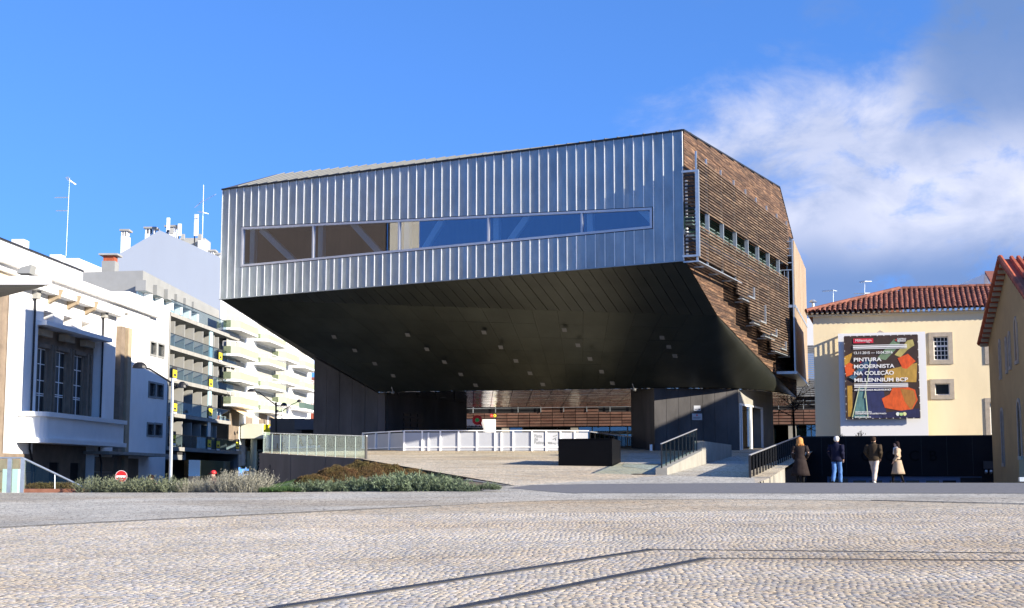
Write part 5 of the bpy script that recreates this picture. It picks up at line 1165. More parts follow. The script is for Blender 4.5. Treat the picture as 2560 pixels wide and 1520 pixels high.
for k, c in enumerate(((.75, .80, .75), (.45, .65, .25), (.75, .75, .35))):
    p = pp(.70+k*.045, .945, .036); mb = MB(); q = []
    for i in range(11): t = R(40+k*100+i*26); q.append(p+YF.u*.11*math.cos(t)+Vector((0, 0, .11*math.sin(t))))
    mb.prism(q, YF.n*.003); mb.build('round_emblem', mat('emblem_%d' % k, c, .6), PS)
for k in range(44):
    t = k/44*4; s_, f = int(t), t-int(t); u, v = ((f, .006), (.994, f), (1-f, .994), (.006, 1-f))[s_]; p = pp(u, v, .0); MB().box(p.x-.018, p.x+.018, p.y-.03, p.y+.02, p.z-.018, p.z+.018).build('lace', M_wi, PS)
# dark low wall with faint cast letters, sunk window band at its foot
off2 = 5.0
a, z1 = YF.hit(1992, 1094, off2); b = YF.S(2495, 1092, off2); z1 = (YF.Z(2003, 1093, off2)+YF.Z(2488, 1090.5, off2))/2; zw0, zw1 = -.2, YF.Z(2200, 1191, off2)
print('darkwall', a, b, z1, zw1, YF.pt(a, 0, off2), YF.pt(b, 0, off2))
DW = thing('dark_wall', 'long low black wall with faint raised letters behind the walking people', 'wall', tuple(YF.pt((a+b)/2, -.2, off2)))
wl, wr = YF.S(2068, 1200, off2), YF.S(2455, 1200, off2)
for i in range(1, 8): s_ = a+(b-a)*i/8; MB().fb(YF, s_-.012, s_+.012, zw1+.05, z1, off2+.001, off2+.012).build('joint_strip', M_dmetal, DW)
mb = MB(); holed(mb, YF, a, b, zw0, z1, [(wl, wr, -.15, zw1)], off2, .15); mb.fb(YF, a, b, zw0, z1, off2-.5, off2-.16); mb.build('wall', M_blackwall, DW, recalc=False)
MB().fb(YF, a, b, z1, z1+.06, off2-.5, off2+.01).build('coping', M_dmetal, DW)
bf = MB().fb(YF, wl, wr, -.15, zw1, off2-.145, off2-.1).build('window_band', mat('blue_frame', (.10, .14, .24), .6), DW)
for k, (x0, x1, y0) in enumerate(((2074, 2120, 1196), (2133, 2165, 1201), (2174, 2205, 1201), (2224, 2250, 1201), (2265, 2298, 1201), (2315, 2348, 1201), (2357, 2390, 1201), (2401, 2455, 1194))):
    s0, s1 = YF.S(x0, 1200, off2), YF.S(x1, 1200, off2); MB().fb(YF, s0, s1, -.1, YF.Z(x0, y0, off2), off2-.099, off2-.07).build('window_pane', mat('amber_glass', (.055, .045, .03), .2) if k < 6 else M_dark, bf)
for ch, px in (('C', 2212), ('C', 2272), ('C', 2152), ('B', 2322)):
    p = YF.pt(YF.S(px, 1150, off2), YF.Z(px, 1152, off2), off2+.005); text(ch, DW, M_black, p, YF.u, .82, 'cast_letter', ext=.02, bold=.01)
r = rect(YF, (2458, 1153), (2490, 1172), off2); MB().fb(YF, r[0], r[1], r[2], r[3], off2+.002, off2+.3).build('meter_box', M_dconc, DW)
for x in (2465, 2477): p = YF.pt(YF.S(x, 1182, off2), YF.Z(x, 1182, off2), off2); g = MB().beam(p, p+YF.n*.35+Vector((0, 0, .1)), .12, .12).build('wall_lamp', M_galv, DW)
# ochre gabled house at the right edge ---------------------------------------
OA = at(2484, 1190, 72); OD = Vector((-.19, -.98, 0)).normalized(); OF = Fr(OA, u=OD); OF.n = Vector((OD.y, -OD.x, 0)); OF.n = OF.n if OF.n.x < 0 else -OF.n
OB = thing('ochre_house', 'ochre rendered gabled house with orange roof tiles at the right edge', 'building', tuple(OF.pt(6, 0, -4)))
ez = OF.Z(2477, 852); ax = OF.S(2523, 700); az_ = OF.Z(2523, 655); owid = 2*ax; print('ochre', ez, ax, az_, owid)
hs = [rect(OF, p, q) for p, q in (((2498, 852), (2504, 940)), ((2514, 843), (2519, 925)), ((2522, 832), (2528, 915)), ((2537, 803), (2546, 900)), ((2503, 1027), (2512, 1158)), ((2544, 1012), (2556, 1140)))]
oz0 = -.5
mb = MB(); holed(mb, OF, 0, owid, oz0, ez, [h for h in hs if h[3] < ez] + [(h[0], h[1], h[2], ez) for h in hs if h[3] >= ez and h[2] < ez], 0, .25)
mb.poly([OF.pt(0, ez, 0), OF.pt(owid, ez, 0), OF.pt(ax, az_, 0)]); mb.build('gable_wall', M_och, OB, recalc=False)
MB().fb(OF, .02, owid-.02, oz0, ez, -9, -.3).build('wall', M_och, OB)
for k, h in enumerate(hs):
    a, b, z0, z1 = h; mb = MB(); e = .16; zt2 = z1-.25
    mb.fb(OF, a-e, a, z0, zt2, -.1, .05); mb.fb(OF, b, b+e, z0, zt2, -.1, .05); mb.fb(OF, a-e, b+e, z0-e, z0, -.1, .07)
    m_ = (a+b)/2; n = 6
    for i in range(n):
        t0, t1 = math.pi*i/n, math.pi*(i+1)/n; R0, R1 = (b-a)/2, (b-a)/2+e
        q = [(m_-R0*math.cos(t0), zt2+R0*math.sin(t0)), (m_-R0*math.cos(t1), zt2+R0*math.sin(t1)), (m_-R1*math.cos(t1), zt2+R1*math.sin(t1)), (m_-R1*math.cos(t0), zt2+R1*math.sin(t0))]
        mb.prism([OF.pt(s, z, .05) for s, z in q], -OF.n*.15)
    w = mb.build('window' if k < 4 else 'door', M_granite, OB); MB().fb(OF, a, b, z0, z1, -.24 if z1 < ez else .01, -.2 if z1 < ez else .03).build('pane', M_dw, w)
# roof slopes: tiles in rows, rake tiles along the gable
for sgn, (s0, s1) in ((1, (-.5, ax)), (-1, (owid+.5, ax))):
    za = ez+ (az_-ez)*(s0 if sgn > 0 else owid-s0)/ax; p0_, p1_ = OF.pt(s0, za+.05, .35), OF.pt(s1, az_+.05, .35); dirr = -OF.n
    mb = MB(); mb.prism([p0_, p1_, p1_+dirr*9, p0_+dirr*9], (0, 0, .12)); mb.build('roof_slope', M_oranget, OB)
    n = 16
    for i in range(n): a_, b_ = p0_.lerp(p1_, i/n), p0_.lerp(p1_, (i+1.12)/n); MB().tube(a_+Vector((0, 0, .14)), b_+Vector((0, 0, .18)), .15, .13, 8).build('rake_tile', M_oranget, OB)
    for i in range(n): a_ = p0_.lerp(p1_, (i+.5)/n); MB().tube(a_-Vector((0, 0, .06))+OF.n*.02, a_-Vector((0, 0, .06))-OF.n*.34, .1, .1, 6).build('eave_tile', M_stonelt, OB)
    if sgn < 0:
        for j in range(26 if False else 24):
            for i in range(11):
                a_ = p0_.lerp(p1_, i/11)+dirr*(.5+j*.3)+Vector((0, 0, .13)); b_ = p0_.lerp(p1_, (i+1.1)/11)+dirr*(.5+j*.3)+Vector((0, 0, .16)); MB().tube(a_, b_, .13, .11, 6, cap=False).build('roof_tile', M_oranget, OB)
a, b, z0, z1 = rect(OF, (2540, 815), (2572, 800)); s0 = OF.S(2541, 815, .6); MB().hexa([OF.pt(s0, 8.3, .02), OF.pt(s0+5, 8.3, .02), OF.pt(s0+5, 7.9, .6), OF.pt(s0, 7.9, .6), OF.pt(s0, 8.5, .02), OF.pt(s0+5, 8.5, .02), OF.pt(s0+5, 8.1, .6), OF.pt(s0, 8.1, .6)]).build('window_canopy', M_och, OB)
d = 48; g = thing('glass_screen', 'small glass screen with steel foot at the right edge', 'railing', tuple(at(2555, 1205, d))); a, b = at(2549, 1196, d), at(2600, 1140, d); MB().box(a.x, b.x, d, d+.02, a.z, b.z).build('pane', G_rail, g); MB().box(a.x-.02, a.x+.2, d-.06, d+.08, a.z-.1, a.z+.04).build('shoe', M_galv, g)
# background building across the square behind the passage --------------------
dk = 118; KA = at(1130, 1188, dk+3); KB = at(2060, 1188, dk-14); KF = Fr((KA.x-6, KA.y), (KA.x+40, KA.y-12))
KB_ = thing('library_building', 'long low building with rust brown slat panels above glazing, behind the passage', 'building', tuple(KF.pt(20, 2.7, -5)))
kz = lambda py, px=1400: KF.Z(px, py)
z_t, z_b, z_r = kz(1030), kz(1066), kz(1017); kl = KF.S(2100, 1000); up95 = UPz(95)
print('library', z_t, z_b, z_r, kl)
mb = MB(); mb.fb(KF, 0, kl, up95-.2, z_b-.06, -10, -.5); mb.build('shop_floor', M_dark, KB_)
MB().fb(KF, 0, kl, z_b-.05, KF.Z(1600, 955), -10, -.08).build('upper_wall', M_dark, KB_)
step = KF.S(1240, 1050)-KF.S(1212, 1050); nrow = 5; rh = (z_t-z_b)/nrow
k = 0; s = KF.S(1128, 1050)
sL, sR = KF.S(1352, 1050), KF.S(1468, 1050)
while s < kl:
    rows = nrow+(2 if sL < s < sR else 0)
    for r in range(rows): MB().fb(KF, s+.02, s+step-.03, z_b+r*rh+.02, z_b+(r+1)*rh-.04, -.06, random.uniform(.0, .03)).build('slat_panel', M_corten, KB_)
    s += step
for i in range(2): MB().fb(KF, 0, kl, z_t+.35+i*.28, z_t+.39+i*.28, .05, .09).build('guard_rail', M_galv, KB_)
s = KF.S(1128, 1050)
while s < kl:
    MB().fb(KF, s-.03, s+.03, z_t, z_t+.75, .05, .09).build('rail_post', M_galv, KB_); s += step*2
s = KF.S(1262, 1090); i = 0
while s < kl-.5:
    w = 2.9; MB().fb(KF, s+.05, s+w-.05, up95, z_b-.07, -.3, -.28).build('shop_window', G_shop, KB_)
    MB().fb(KF, s+.2, s+w*(.4+.5*random.random()), up95, z_b-.3, -.44, -.42).build('curtain', M_tealc, KB_)
    if i % 2 == 0: MB().fb(KF, s-.3, s+.3, up95, z_b-.07, -.35, -.1).build('pillar', M_conc, KB_)
    MB().fb(KF, s+w*.5-.04, s+w*.5+.04, up95, z_b-.07, -.29, -.24).build('mullion', M_dmetal, KB_)
    s += w; i += 1
lz = KF.Z(2020, 865); 
for k in range(26):
    z = z_t+1.0+k*(lz-z_t-1)/26; MB().fb(KF, KF.S(1930, 900), kl, z, z+.07, .05, .2).build('louvre', mat('louvre_grey', (.30, .31, .32), .6), KB_)
MB().fb(KF, KF.S(1990, 830), kl, lz+.05, KF.Z(2025, 795), -8, -.09).build('white_attic', M_white, KB_)
# white entrance portal with the red and green speech mark
d = 117; PT = thing('entrance_portal', 'white right-angled entrance portal behind the skating rink boards', 'portal', tuple(at(1200, 1110, d)))
mb = MB(); a, b = at(1120, 1048, d), at(1239, 1048, d); c = at(1208, 1090, d); m_ = at(1180, 1069, d); mb.box(a.x, b.x, d, d+1.5, m_.z, a.z); mb.box(c.x, b.x, d, d+1.5, UPz(95)-.1, m_.z-.001); mb.build('portal_frame', M_wpaint, PT)
q = at(1193, 1050, d-.4); r = .40; LG = thing('speech_mark_sign', 'red round speech mark sign with green centre above the white portal', 'sign', tuple(q)); mb = MB(); n = 24
ring = []
for i in range(n): t0, t1 = 2*math.pi*i/n, 2*math.pi*(i+1)/n; mb.prism([q+Vector((math.cos(t)*rr, 0, math.sin(t)*rr)) for rr, t in ((.17, t0), (r, t0), (r, t1), (.17, t1))], (0, .12, 0))
mb.prism([q+Vector((.05, 0, -.30)), q+Vector((.30, 0, -.16)), q+Vector((.42, 0, -.52))], (0, .12, 0)); mb.build('red_ring', M_redb, LG)
mb = MB(); mb.prism([q+Vector((math.cos(t)*.155, -.01, math.sin(t)*.155)) for t in np.linspace(0, 2*math.pi, 20)[:-1]], (0, .1, 0)); mb.build('green_disc', M_green, LG)
MB().beam(q+Vector((0, .13, -.1)), q+Vector((0, .5, -.1)), .1, .1).build('sign_arm', M_galv, LG)
mb = MB(); x = at(1163, 1065, d).x; rr = random.Random(3)
while x < at(1205, 1065, d).x: w = rr.uniform(.05, .09); mb.box(x, x+w, d-.06, d-.002, m_.z+.02, m_.z+rr.uniform(.10, .2)); x += w+.03
mb.build('portal_lettering', M_ink, PT)
for x, mm, l in ((1229, M_redb, 'small red round lamp left of the yellow one over the portal'), (1237, M_yelp, 'small yellow round lamp right of the red one over the portal')):
    p = at(x, 1039, d-.2); g = MB().tube(p, p+Vector((0, .3, 0)), .14, .14, 6).build('round_lamp', mm); tag(g, l, 'lamp', 'coloured round lamps over the portal'); MB().tube(p-Vector((0, .02, 0)), p, .06, .06, 6).build('lamp_eye', M_stonelt, g); MB().tube(p+Vector((0, .3, 0)), p+Vector((0, .3, -.5)), .03, n=5).build('lamp_stem', M_dmetal, g)
# ------------------------------------------------------------------ on the upper plaza
SK_ = thing('rink_boards', 'white framed skating rink boards with grey infill panels under the building', 'fence', tuple(UPh(1250, 1128)))
DH = 83.5; zb0 = UPz(DH); zr1 = at(1250, 1078, DH).z
def seg_boards(p, q, n, dbl=(), shade=False):
    f = Fr(p, q); l = (Vector((q.x, q.y, 0))-Vector((p.x, p.y, 0))).length
    for i in range(n):
        a, b = l*i/n, l*(i+1)/n
        MB().fb(f, a+.04, b-.04, zb0+.25, zr1-.07, -.05, -.03).build('infill_panel', M_wpanel, SK_); MB().fb(f, a+.04, b-.04, zb0+.02, zb0+.2, -.05, -.03).build('kick_panel', M_wpanel, SK_)
        MB().fb(f, a-.045, a+.045, zb0-.05, zr1, -.06, .05).build('post', M_wpaint, SK_)
        if i in dbl: MB().fb(f, a+.32, a+.41, zb0-.05, zr1-.071, -.06, .045).build('post', M_wpaint, SK_)
    MB().fb(f, 0, l, zr1+.001, zr1+.06, -.08, .07).build('top_rail', M_wpaint, SK_); MB().fb(f, 0, l, zb0+.2, zb0+.25, -.06, .03).build('lower_rail', M_wpaint, SK_)
    return f, l
def hp(px, d): v = at(px, 1128, d); return Vector((v.x, v.y, 0))
seg_boards(hp(907, 88.5), hp(1008, 84), 3); seg_boards(hp(1010, DH+.2), hp(1329, DH-.15), 7, (1, 5)); HF, hl = seg_boards(hp(1330, DH-.15), hp(1472, DH+.3), 4)
for body, py, sz in (('Pista', 1093.6, .26), ('de', 1101.4, .26), ('Patinagem', 1110, .26)): text(body, SK_, M_gink, HF.pt(HF.S(1334.5, 1100), HF.Z(1332, py), -.026), HF.u, sz, ext=.004, bold=.004)
text('Skating rink', SK_, M_gink, HF.pt(HF.S(1369.5, 1110), HF.Z(1373, 1110), -.026), HF.u, .17, ext=.004)
mb = MB()
for p in ([(1384, 1090.5), (1390, 1089.5), (1393, 1087)], [(1383, 1099), (1388, 1095.5), (1391, 1101)], [(1388, 1095), (1392, 1094.5)]):
    mb.path([HF.pt(HF.S(x, y), HF.Z(x, y), -.02) for x, y in p], .02, 5)
mb.build('skater_mark', M_gink, SK_)
RR = thing('passage_railing', 'dark glass railing running back under the building beside the rink boards', 'railing', tuple(UPh(1480, 1128)))
p, q = at(1475, 1128, 84.4), at(1637, 1128, 104); rf = Fr(p, q); l = (Vector((q.x, q.y, 0))-Vector((p.x, p.y, 0))).length; n = 16
for i in range(n): MB().fb(rf, l*i/n+.05, l*(i+1)/n-.05, zb0, zr1-.05, -.01, .01).build('pane', G_dkrail, RR); MB().fb(rf, l*i/n-.03, l*i/n+.03, zb0-.1, zr1-.03, -.03, .03).build('post', M_dmetal, RR)
MB().fb(rf, 0, l, zr1-.029, zr1+.03, -.04, .04).build('handrail', M_alu, RR)
g = MB().box(at(1625, 1120, 84).x, at(1631, 1120, 84).x, 84, 84.3, zb0-.05, at(1630, 1111, 84).z).build('white_bollard', M_wpaint); tag(g, 'small white bollard at the foot of the right pier', 'bollard')
# black box
b0_ = UPh(1396, 1164); b1_ = UPh(1530.5, 1166); b2_ = UPh(1552, 1156); b3_ = b0_+(b2_-b1_); zt_ = at(1530, 1097.5, b1_.y).z
g = MB().hexa([Vector((p.x, p.y, p.z-.05)) for p in (b0_, b1_, b2_, b3_)]+[Vector((p.x, p.y, zt_)) for p in (b0_, b1_, b2_, b3_)]).build('black_box', M_black); tag(g, 'plain matt black rectangular box standing alone on the sunny plaza', 'box')
mb = MB(); c = (b0_+b1_+b2_+b3_)/4; mb.hexa([Vector((c.x+(p.x-c.x)*1.012, c.y+(p.y-c.y)*1.012, zt_+.002)) for p in (b0_, b1_, b2_, b3_)]+[Vector((c.x+(p.x-c.x)*1.012, c.y+(p.y-c.y)*1.012, zt_+.03)) for p in (b0_, b1_, b2_, b3_)]); mb.build('lid', M_black, g)
for (px, py, r), l in (((1598, 1186, .30), 'rusty round manhole cover in the pale cobbles, nearer one'), ((1639, 1162, .33), 'rusty round manhole cover near the concrete ramp wall, farther one')):
    p = UPh(px, py); mb = MB(); mb.prism([p+Vector((math.cos(t)*r, math.sin(t)*r, .012)) for t in np.linspace(0, 2*math.pi, 25)[:-1]], (0, 0, .008)); g = mb.build('manhole_cover', M_iron); tag(g, l, 'manhole cover', 'manhole covers on the plaza')
    mb = MB(); mb.prism([p+Vector((math.cos(t)*r*.7, math.sin(t)*r*.7, .0201)) for t in np.linspace(0, 2*math.pi, 21)[:-1]], (0, 0, .004)); mb.build('raised_ring', M_iron, g)
# ramp wall with glass railing, middle right
N_ = UPh(1668, 1188); F_ = UPh(1755, 1163); wf_ = Fr(N_, F_); wf_.n = Vector((wf_.u.y, -wf_.u.x, 0)); l = (Vector((F_.x, F_.y, 0))-Vector((N_.x, N_.y, 0))).length
zn, zf = at(1664, 1170, N_.y).z, at(1755, 1127, F_.y).z; print('ramp wall', N_, F_, zn, zf, l)
RW = thing('ramp_wall', 'sloping pale concrete ramp wall carrying a glass railing, near the black box', 'wall', tuple(N_))
lz = lambda s: zn+(zf-zn)*s/l
def slopewall(mb, f, a, b, z0, z1, za, zb2, o0, o1):
    P = f.pt; return mb.hexa([P(a, z0, o1), P(b, z1, o1), P(b, z1, o0), P(a, z0, o0), P(a, za, o1), P(b, zb2, o1), P(b, zb2, o0), P(a, za, o0)])
for a, b in ((0, l*.56), (l*.56+.015, l)): slopewall(MB(), wf_, a, b, N_.z-.2, F_.z-.3, lz(a), lz(b), -.42, 0).build('concrete_segment', M_conc, RW)
W2_ = UPh(1829, 1141); w2 = Fr(F_, W2_); l2 = (Vector((W2_.x, W2_.y, 0))-Vector((F_.x, F_.y, 0))).length
slopewall(MB(), w2, .05, l2, F_.z-.1, W2_.z-.1, at(1755, 1102, F_.y).z, at(1829, 1112, W2_.y).z, -.3, 0).build('concrete_segment', M_conc, RW)
R1 = thing('ramp_railing', 'short glass railing with dark uprights rising along the pale ramp wall', 'railing', tuple(wf_.pt(0, zn, -.2)))
n = 9
for i in range(n+1):
    s = .05+(l-.1)*i/n; hgt = .86+.05*i/n
    MB().fb(wf_, s-(.03 if i == 0 else .008), s+(.03 if i == 0 else .008), lz(s)-.02, lz(s)+hgt, -.23, -.185).build('post', M_dmetal, R1)
    if i < n: s2 = .05+(l-.1)*(i+1)/n; slopewall(MB(), wf_, s+.035, s2-.035, lz(s)+.04, lz(s2)+.04, lz(s)+hgt, lz(s2)+hgt+.005, -.215, -.2).build('pane', G_rail, R1)
MB().beam(wf_.pt(0, zn+.88, -.21), wf_.pt(l, zf+.93, -.21), .05, .03).build('handrail', M_alu, R1)
# parapet and dark railing on the right edge of the ramp
RN0 = at(1897, 1200, 50.5); RF0 = at(1962, 1166, 60.5); pf = Fr(RN0, RF0); pf.n = Vector((pf.u.y, -pf.u.x, 0)); l = (Vector((RF0.x, RF0.y, 0))-Vector((RN0.x, RN0.y, 0))).length
PW = thing('ramp_parapet', 'pale concrete parapet at the right edge of the ramp beside the red haired woman', 'wall', tuple(RN0))
slopewall(MB(), pf, 0, l, 0.6, 0.3, RN0.z, RF0.z, -.5, 0).build('concrete_segment', M_conc, PW)
zz2 = at(2000, 1140, 80).z; q = Vector((17.0, 83, zz2)); qf = Fr(RF0, q); qf.n = Vector((qf.u.y, -qf.u.x, 0)); lq = (Vector((q.x, q.y, 0))-Vector((RF0.x, RF0.y, 0))).length
slopewall(MB(), qf, .01, lq, 0.0, 0.0, RF0.z-.25, zz2, -.5, -.05).build('shaded_segment', M_blackwall, PW)  # far end of the parapet, its shade painted as black
R2 = thing('dark_railing', 'dark glass railing with pale handrail climbing behind the red haired woman', 'railing', tuple(pf.pt(0, RN0.z, -.3)))
ra = pf.pt(0, RN0.z, -.3); zt0 = at(1891, 1138, 50.5).z; rb = at(1999, 1090, 78); 
dr = Fr(ra, rb); lr = (Vector((rb.x, rb.y, 0))-Vector((ra.x, ra.y, 0))).length; n = 22; hb = lambda s: ra.z+(rb.z-.95-ra.z)*s/lr; ht = lambda s: zt0+(rb.z-zt0)*s/lr
for i in range(n):
    s, s2 = lr*i/n, lr*(i+1)/n; slopewall(MB(), dr, s+.03, s2-.03, hb(s)+.02, hb(s2)+.02, ht(s)-.03, ht(s2)-.03, -.01, .01).build('pane', G_dkrail, R2)
    MB().fb(dr, s-(.05 if i == 0 else .015), s+(.05 if i == 0 else .015), hb(s)-.1, ht(s), -.04, .04).build('post', M_dmetal, R2)
MB().beam(dr.pt(0, zt0+.01), dr.pt(lr, rb.z+.01), .06, .04).build('handrail', M_alu, R2)
mb = MB()
for k in range(2): o = .02+k*.06; mb.path([pf.pt(-.3+k*.25, RN0.z-.0, o-.35), pf.pt(.4+k*.25, RN0.z+.07, o), pf.pt(.5+k*.25, .8, o+.02)], .018, 5)
mb.build('cable', M_dmetal, PW)
# retaining wall of the plaza on the left, with glass railing and the CULTURA letters behind
RTW = thing('retaining_wall', 'dark concrete retaining wall below the glass railing left of the plaza', 'wall', tuple(pA))
ext = (pA-pB).normalized(); pA2 = pA+ext*.3; f = Fr(pA2, pB); f.n = Vector((f.u.y, -f.u.x, 0)); f.n = f.n if f.n.y < 0 else -f.n; lw_ = (Vector((pB.x, pB.y, 0))-Vector((pA2.x, pA2.y, 0))).length
lt = lambda s: pA.z+(pB.z-pA.z)*s/lw_
for i in range(6): a, b = lw_*i/6+.012, lw_*(i+1)/6-.012; slopewall(MB(), f, a, b, -.45, -.45, lt(a)+.02, lt(b)+.02, -.4, 0 if i % 2 else -.01).build('concrete_panel', M_wconc, RTW)
a_, z_ = f.hit(668, 1185); MB().fb(f, a_-.35, a_+.35, z_-.5, z_+.5, .002, .03).build('vent_grille', M_wconc, RTW)
LR = thing('plaza_railing', 'long glass railing with pale posts on the dark retaining wall', 'railing', tuple(pA))
n = 11; zh = lambda s: lt(s)+1.10
for i in range(n):
    s, s2 = .1+(lw_-.2)*i/n, .1+(lw_-.2)*(i+1)/n; slopewall(MB(), f, s+.04, s2-.04, lt(s)+.06, lt(s2)+.06, zh(s), zh(s2), -.22, -.2).build('pane', G_rail, LR)
    MB().fb(f, s-.016, s+.016, lt(s), zh(s), -.235, -.185).build('post', mat('dull_steel', (.20, .215, .22), .5, .3), LR)
MB().fb(f, lw_-.12, lw_-.02, lt(lw_), zh(lw_)+.05, -.26, -.16).build('post', M_dmetal, LR); MB().beam(f.pt(0, zh(0)+.02, -.21), f.pt(lw_, zh(lw_)+.02, -.21), .06, .035).build('handrail', M_galv, LR)
CWp, CWq = at(672, 1120, 88), at(905, 1106, 94); cf = Fr(CWp, CWq); cf.n = Vector((cf.u.y, -cf.u.x, 0)); cf.n = cf.n if cf.n.y < 0 else -cf.n; lc = (Vector((CWq.x, CWq.y, 0))-Vector((CWp.x, CWp.y, 0))).length
CWt = thing('letter_wall', 'pale ramp wall with tall grey CULTURA letters behind the glass railing', 'wall', tuple(CWp)); za, zb9 = at(672, 1124, 88).z, at(905, 1101, 94).z
slopewall(MB(), cf, 0, lc, 2.2, 2.2, za, zb9, -.3, 0).build('ramp_band', M_wpaint, CWt)
slopewall(MB(), cf, 0, lc, za+.001, zb9+.001, za+.9, zb9+.15, -.3, -.12).build('upper_panel', mat('pale_ramp_wall', (.55, .55, .52), .85), CWt)
ang = math.atan2(zb9-za, lc); s0 = cf.S(745, 1110)
text('A CULTURA', CWt, mat('letter_grey', (.06, .07, .07), .6), cf.pt(s0, za+(zb9-za)*s0/lc+.02, -.1), cf.u+Vector((0, 0, math.tan(ang))), .78, ext=.03, bold=.012)
text('E', CWt, MT['letter_grey'], cf.pt(cf.S(707, 1115), za+.15, -.1), cf.u, .5, ext=.03); text('L', CWt, MT['letter_grey'], cf.pt(cf.S(694, 1115), za+.05, -.1), cf.u, .5, ext=.03)
# ------------------------------------------------------------------ lamps and sign
def lamp(px, ptop, d, ground, arms, r, m, label, lower=None):
    b = at(px, 1190, d); top = at(*ptop, d); t = thing('street_lamp', label, 'street lamp', (b.x, d, ground), 'street lamps on the left street'); MB().tube((b.x, d, ground), (top.x, d, top.z), r, r*.72, 12).build('pole', m, t)
    for (mid, end, hw) in arms:
        p1, p2 = at(*mid, d), at(*end, d); mb = MB(); mb.tube((top.x, d, top.z-.25), p1, .045, .04, 8); mb.tube(p1, p2, .04, .04, 8); mb.build('arm', M_dmetal, t); dx = -1 if p2.x < top.x else 1
        mb = MB(); c = p2+Vector((dx*hw*.45, 0, .02)); n = 12
        for (zz, k) in ((.0, 1), (.10, .93), (.2, .7), (.27, .35)):
            mb.v += [(c.x+hw*.5*k*math.cos(a), c.y+.2*k*math.sin(a), c.z+zz) for a in np.linspace(0, 2*math.pi, n+1)[:-1]]
        for j in range(3):
            for i in range(n): mb.f.append((j*n+i, j*n+(i+1) % n, (j+1)*n+(i+1) % n, (j+1)*n+i))
        mb.f += [tuple(range(n))[::-1], tuple(range(3*n, 4*n))]; h = mb.build('lamp_head', M_dmetal, t); MB().prism([(c.x+hw*.42*math.cos(a), c.y+.16*math.sin(a), c.z-.012) for a in np.linspace(0, 2*math.pi, 13)[:-1]], (0, 0, .01)).build('lamp_glass', M_lgrey, h)
    return t
lamp(427, (431.5, 945), 66, -.3, [((374, 922), (366, 921), .70), ((441, 968), (444, 970), .45)], .09, M_galv, 'tall pale steel street lamp with long curved arm before the loggia flats')
lamp(691.5, (690, 1006), 125, -.4, [((648, 981), (640, 980), .85), ((700, 1014), (702, 1015), .6)], .11, M_dmetal, 'black street lamp with long arm before the green balcony flats')
lamp(704, (705.5, 1022), 145, -.4, [((730, 1011), (742, 1006), .5), ((700, 1028), (698, 1032), .5)], .09, M_galv, 'thin grey double-armed street lamp behind the black one')
ns = at(303, 1191, 56); NS = thing('no_entry_sign', 'round red no entry sign with white bar above the green shrubs', 'road sign', (ns.x, ns.y, -.1)); rr = .232
mb = MB(); mb.prism([ns+Vector((math.cos(t)*rr, 0, math.sin(t)*rr)) for t in np.linspace(0, 2*math.pi, 33)[:-1]], (0, .02, 0)); mb.build('red_disc', M_red, NS)
mb = MB(); n = 32
for i in range(n): t0, t1 = 2*math.pi*i/n, 2*math.pi*(i+1)/n; mb.prism([ns+Vector((math.cos(t)*k, -.004, math.sin(t)*k)) for k, t in ((rr*.94, t0), (rr, t0), (rr, t1), (rr*.94, t1))], (0, .003, 0))
mb.build('white_rim', M_wpaint, NS); MB().box(ns.x-.185, ns.x+.185, ns.y-.005, ns.y-.001, ns.z-.045, ns.z+.035).build('white_bar', M_wpaint, NS)
mb = MB(); rq = random.Random(8); pts = [ns+Vector((-.14+i*.025, -.006, -.115+rq.uniform(-.03, .03))) for i in range(12)]; mb.path(pts, .006, 4); mb.build('scribble', M_wpaint, NS); MB().tube((ns.x, ns.y+.04, -.1), (ns.x, ns.y+.04, ns.z+.1), .03, n=8).build('post', M_galv, NS)
# ------------------------------------------------------------------ plants
def leafy(seed, n, h, r, lw, ll, leaves=9, up=.75, m=None, name='shrub', stemcol=None, flat=0):
    rg = np.random.default_rng(seed); V = []; F = []
    def quad(a, b, c, d): k = len(V); V.extend([a, b, c, d]); F.append((k, k+1, k+2, k+3))
    for i in range(n):
        a = rg.uniform(0, 2*math.pi); rad = r*math.sqrt(rg.uniform(0, 1))*.75; b = Vector((rad*math.cos(a), rad*math.sin(a), 0)); out = Vector((math.cos(a), math.sin(a), 0))
        d = (Vector((0, 0, up))+out*rg.uniform(.1, .75)*(rad/r+.3)+Vector((rg.normal(0, .22), rg.normal(0, .22), 0))).normalized(); L = h*rg.uniform(.55, 1.0)*(1-.25*rad/r); t = b+d*L*.5; e = t+(d+Vector((rg.normal(0, .2), rg.normal(0, .2), .15-flat))).normalized()*L*.5
        sd = d.cross(Vector((rg.normal(), rg.normal(), .2))).normalized()*lw*.25
        quad(tuple(b-sd), tuple(b+sd), tuple(t+sd), tuple(t-sd)); quad(tuple(t-sd), tuple(t+sd), tuple(e+sd*.5), tuple(e-sd*.5))
        for q in range(leaves):
            f = rg.uniform(.2, 1.0); p = b.lerp(t, f*2) if f < .5 else t.lerp(e, f*2-1); g = (d*.8+Vector(rg.normal(0, .6, 3))).normalized(); s = g.cross(Vector(rg.normal(0, 1, 3))).normalized()*lw*.5; l = ll*rg.uniform(.6, 1.2)
            quad(tuple(p), tuple(p+g*l*.5+s), tuple(p+g*l), tuple(p+g*l*.5-s))
    me = bpy.data.meshes.new(name); me.from_pydata(V, [], F); me.materials.append(m); return me
M_sage = mat('sage_leaf', (.085, .105, .055), .8, col2=(.17, .19, .12), vs=9, rand=.35, island=True)
M_greyl = mat('grey_leaf', (.21, .20, .15), .85, col2=(.34, .33, .26), vs=9, rand=.3, island=True)
M_jun = mat('juniper_leaf', (.055, .085, .035), .8, col2=(.15, .19, .12), vs=4, rand=.4, island=True)
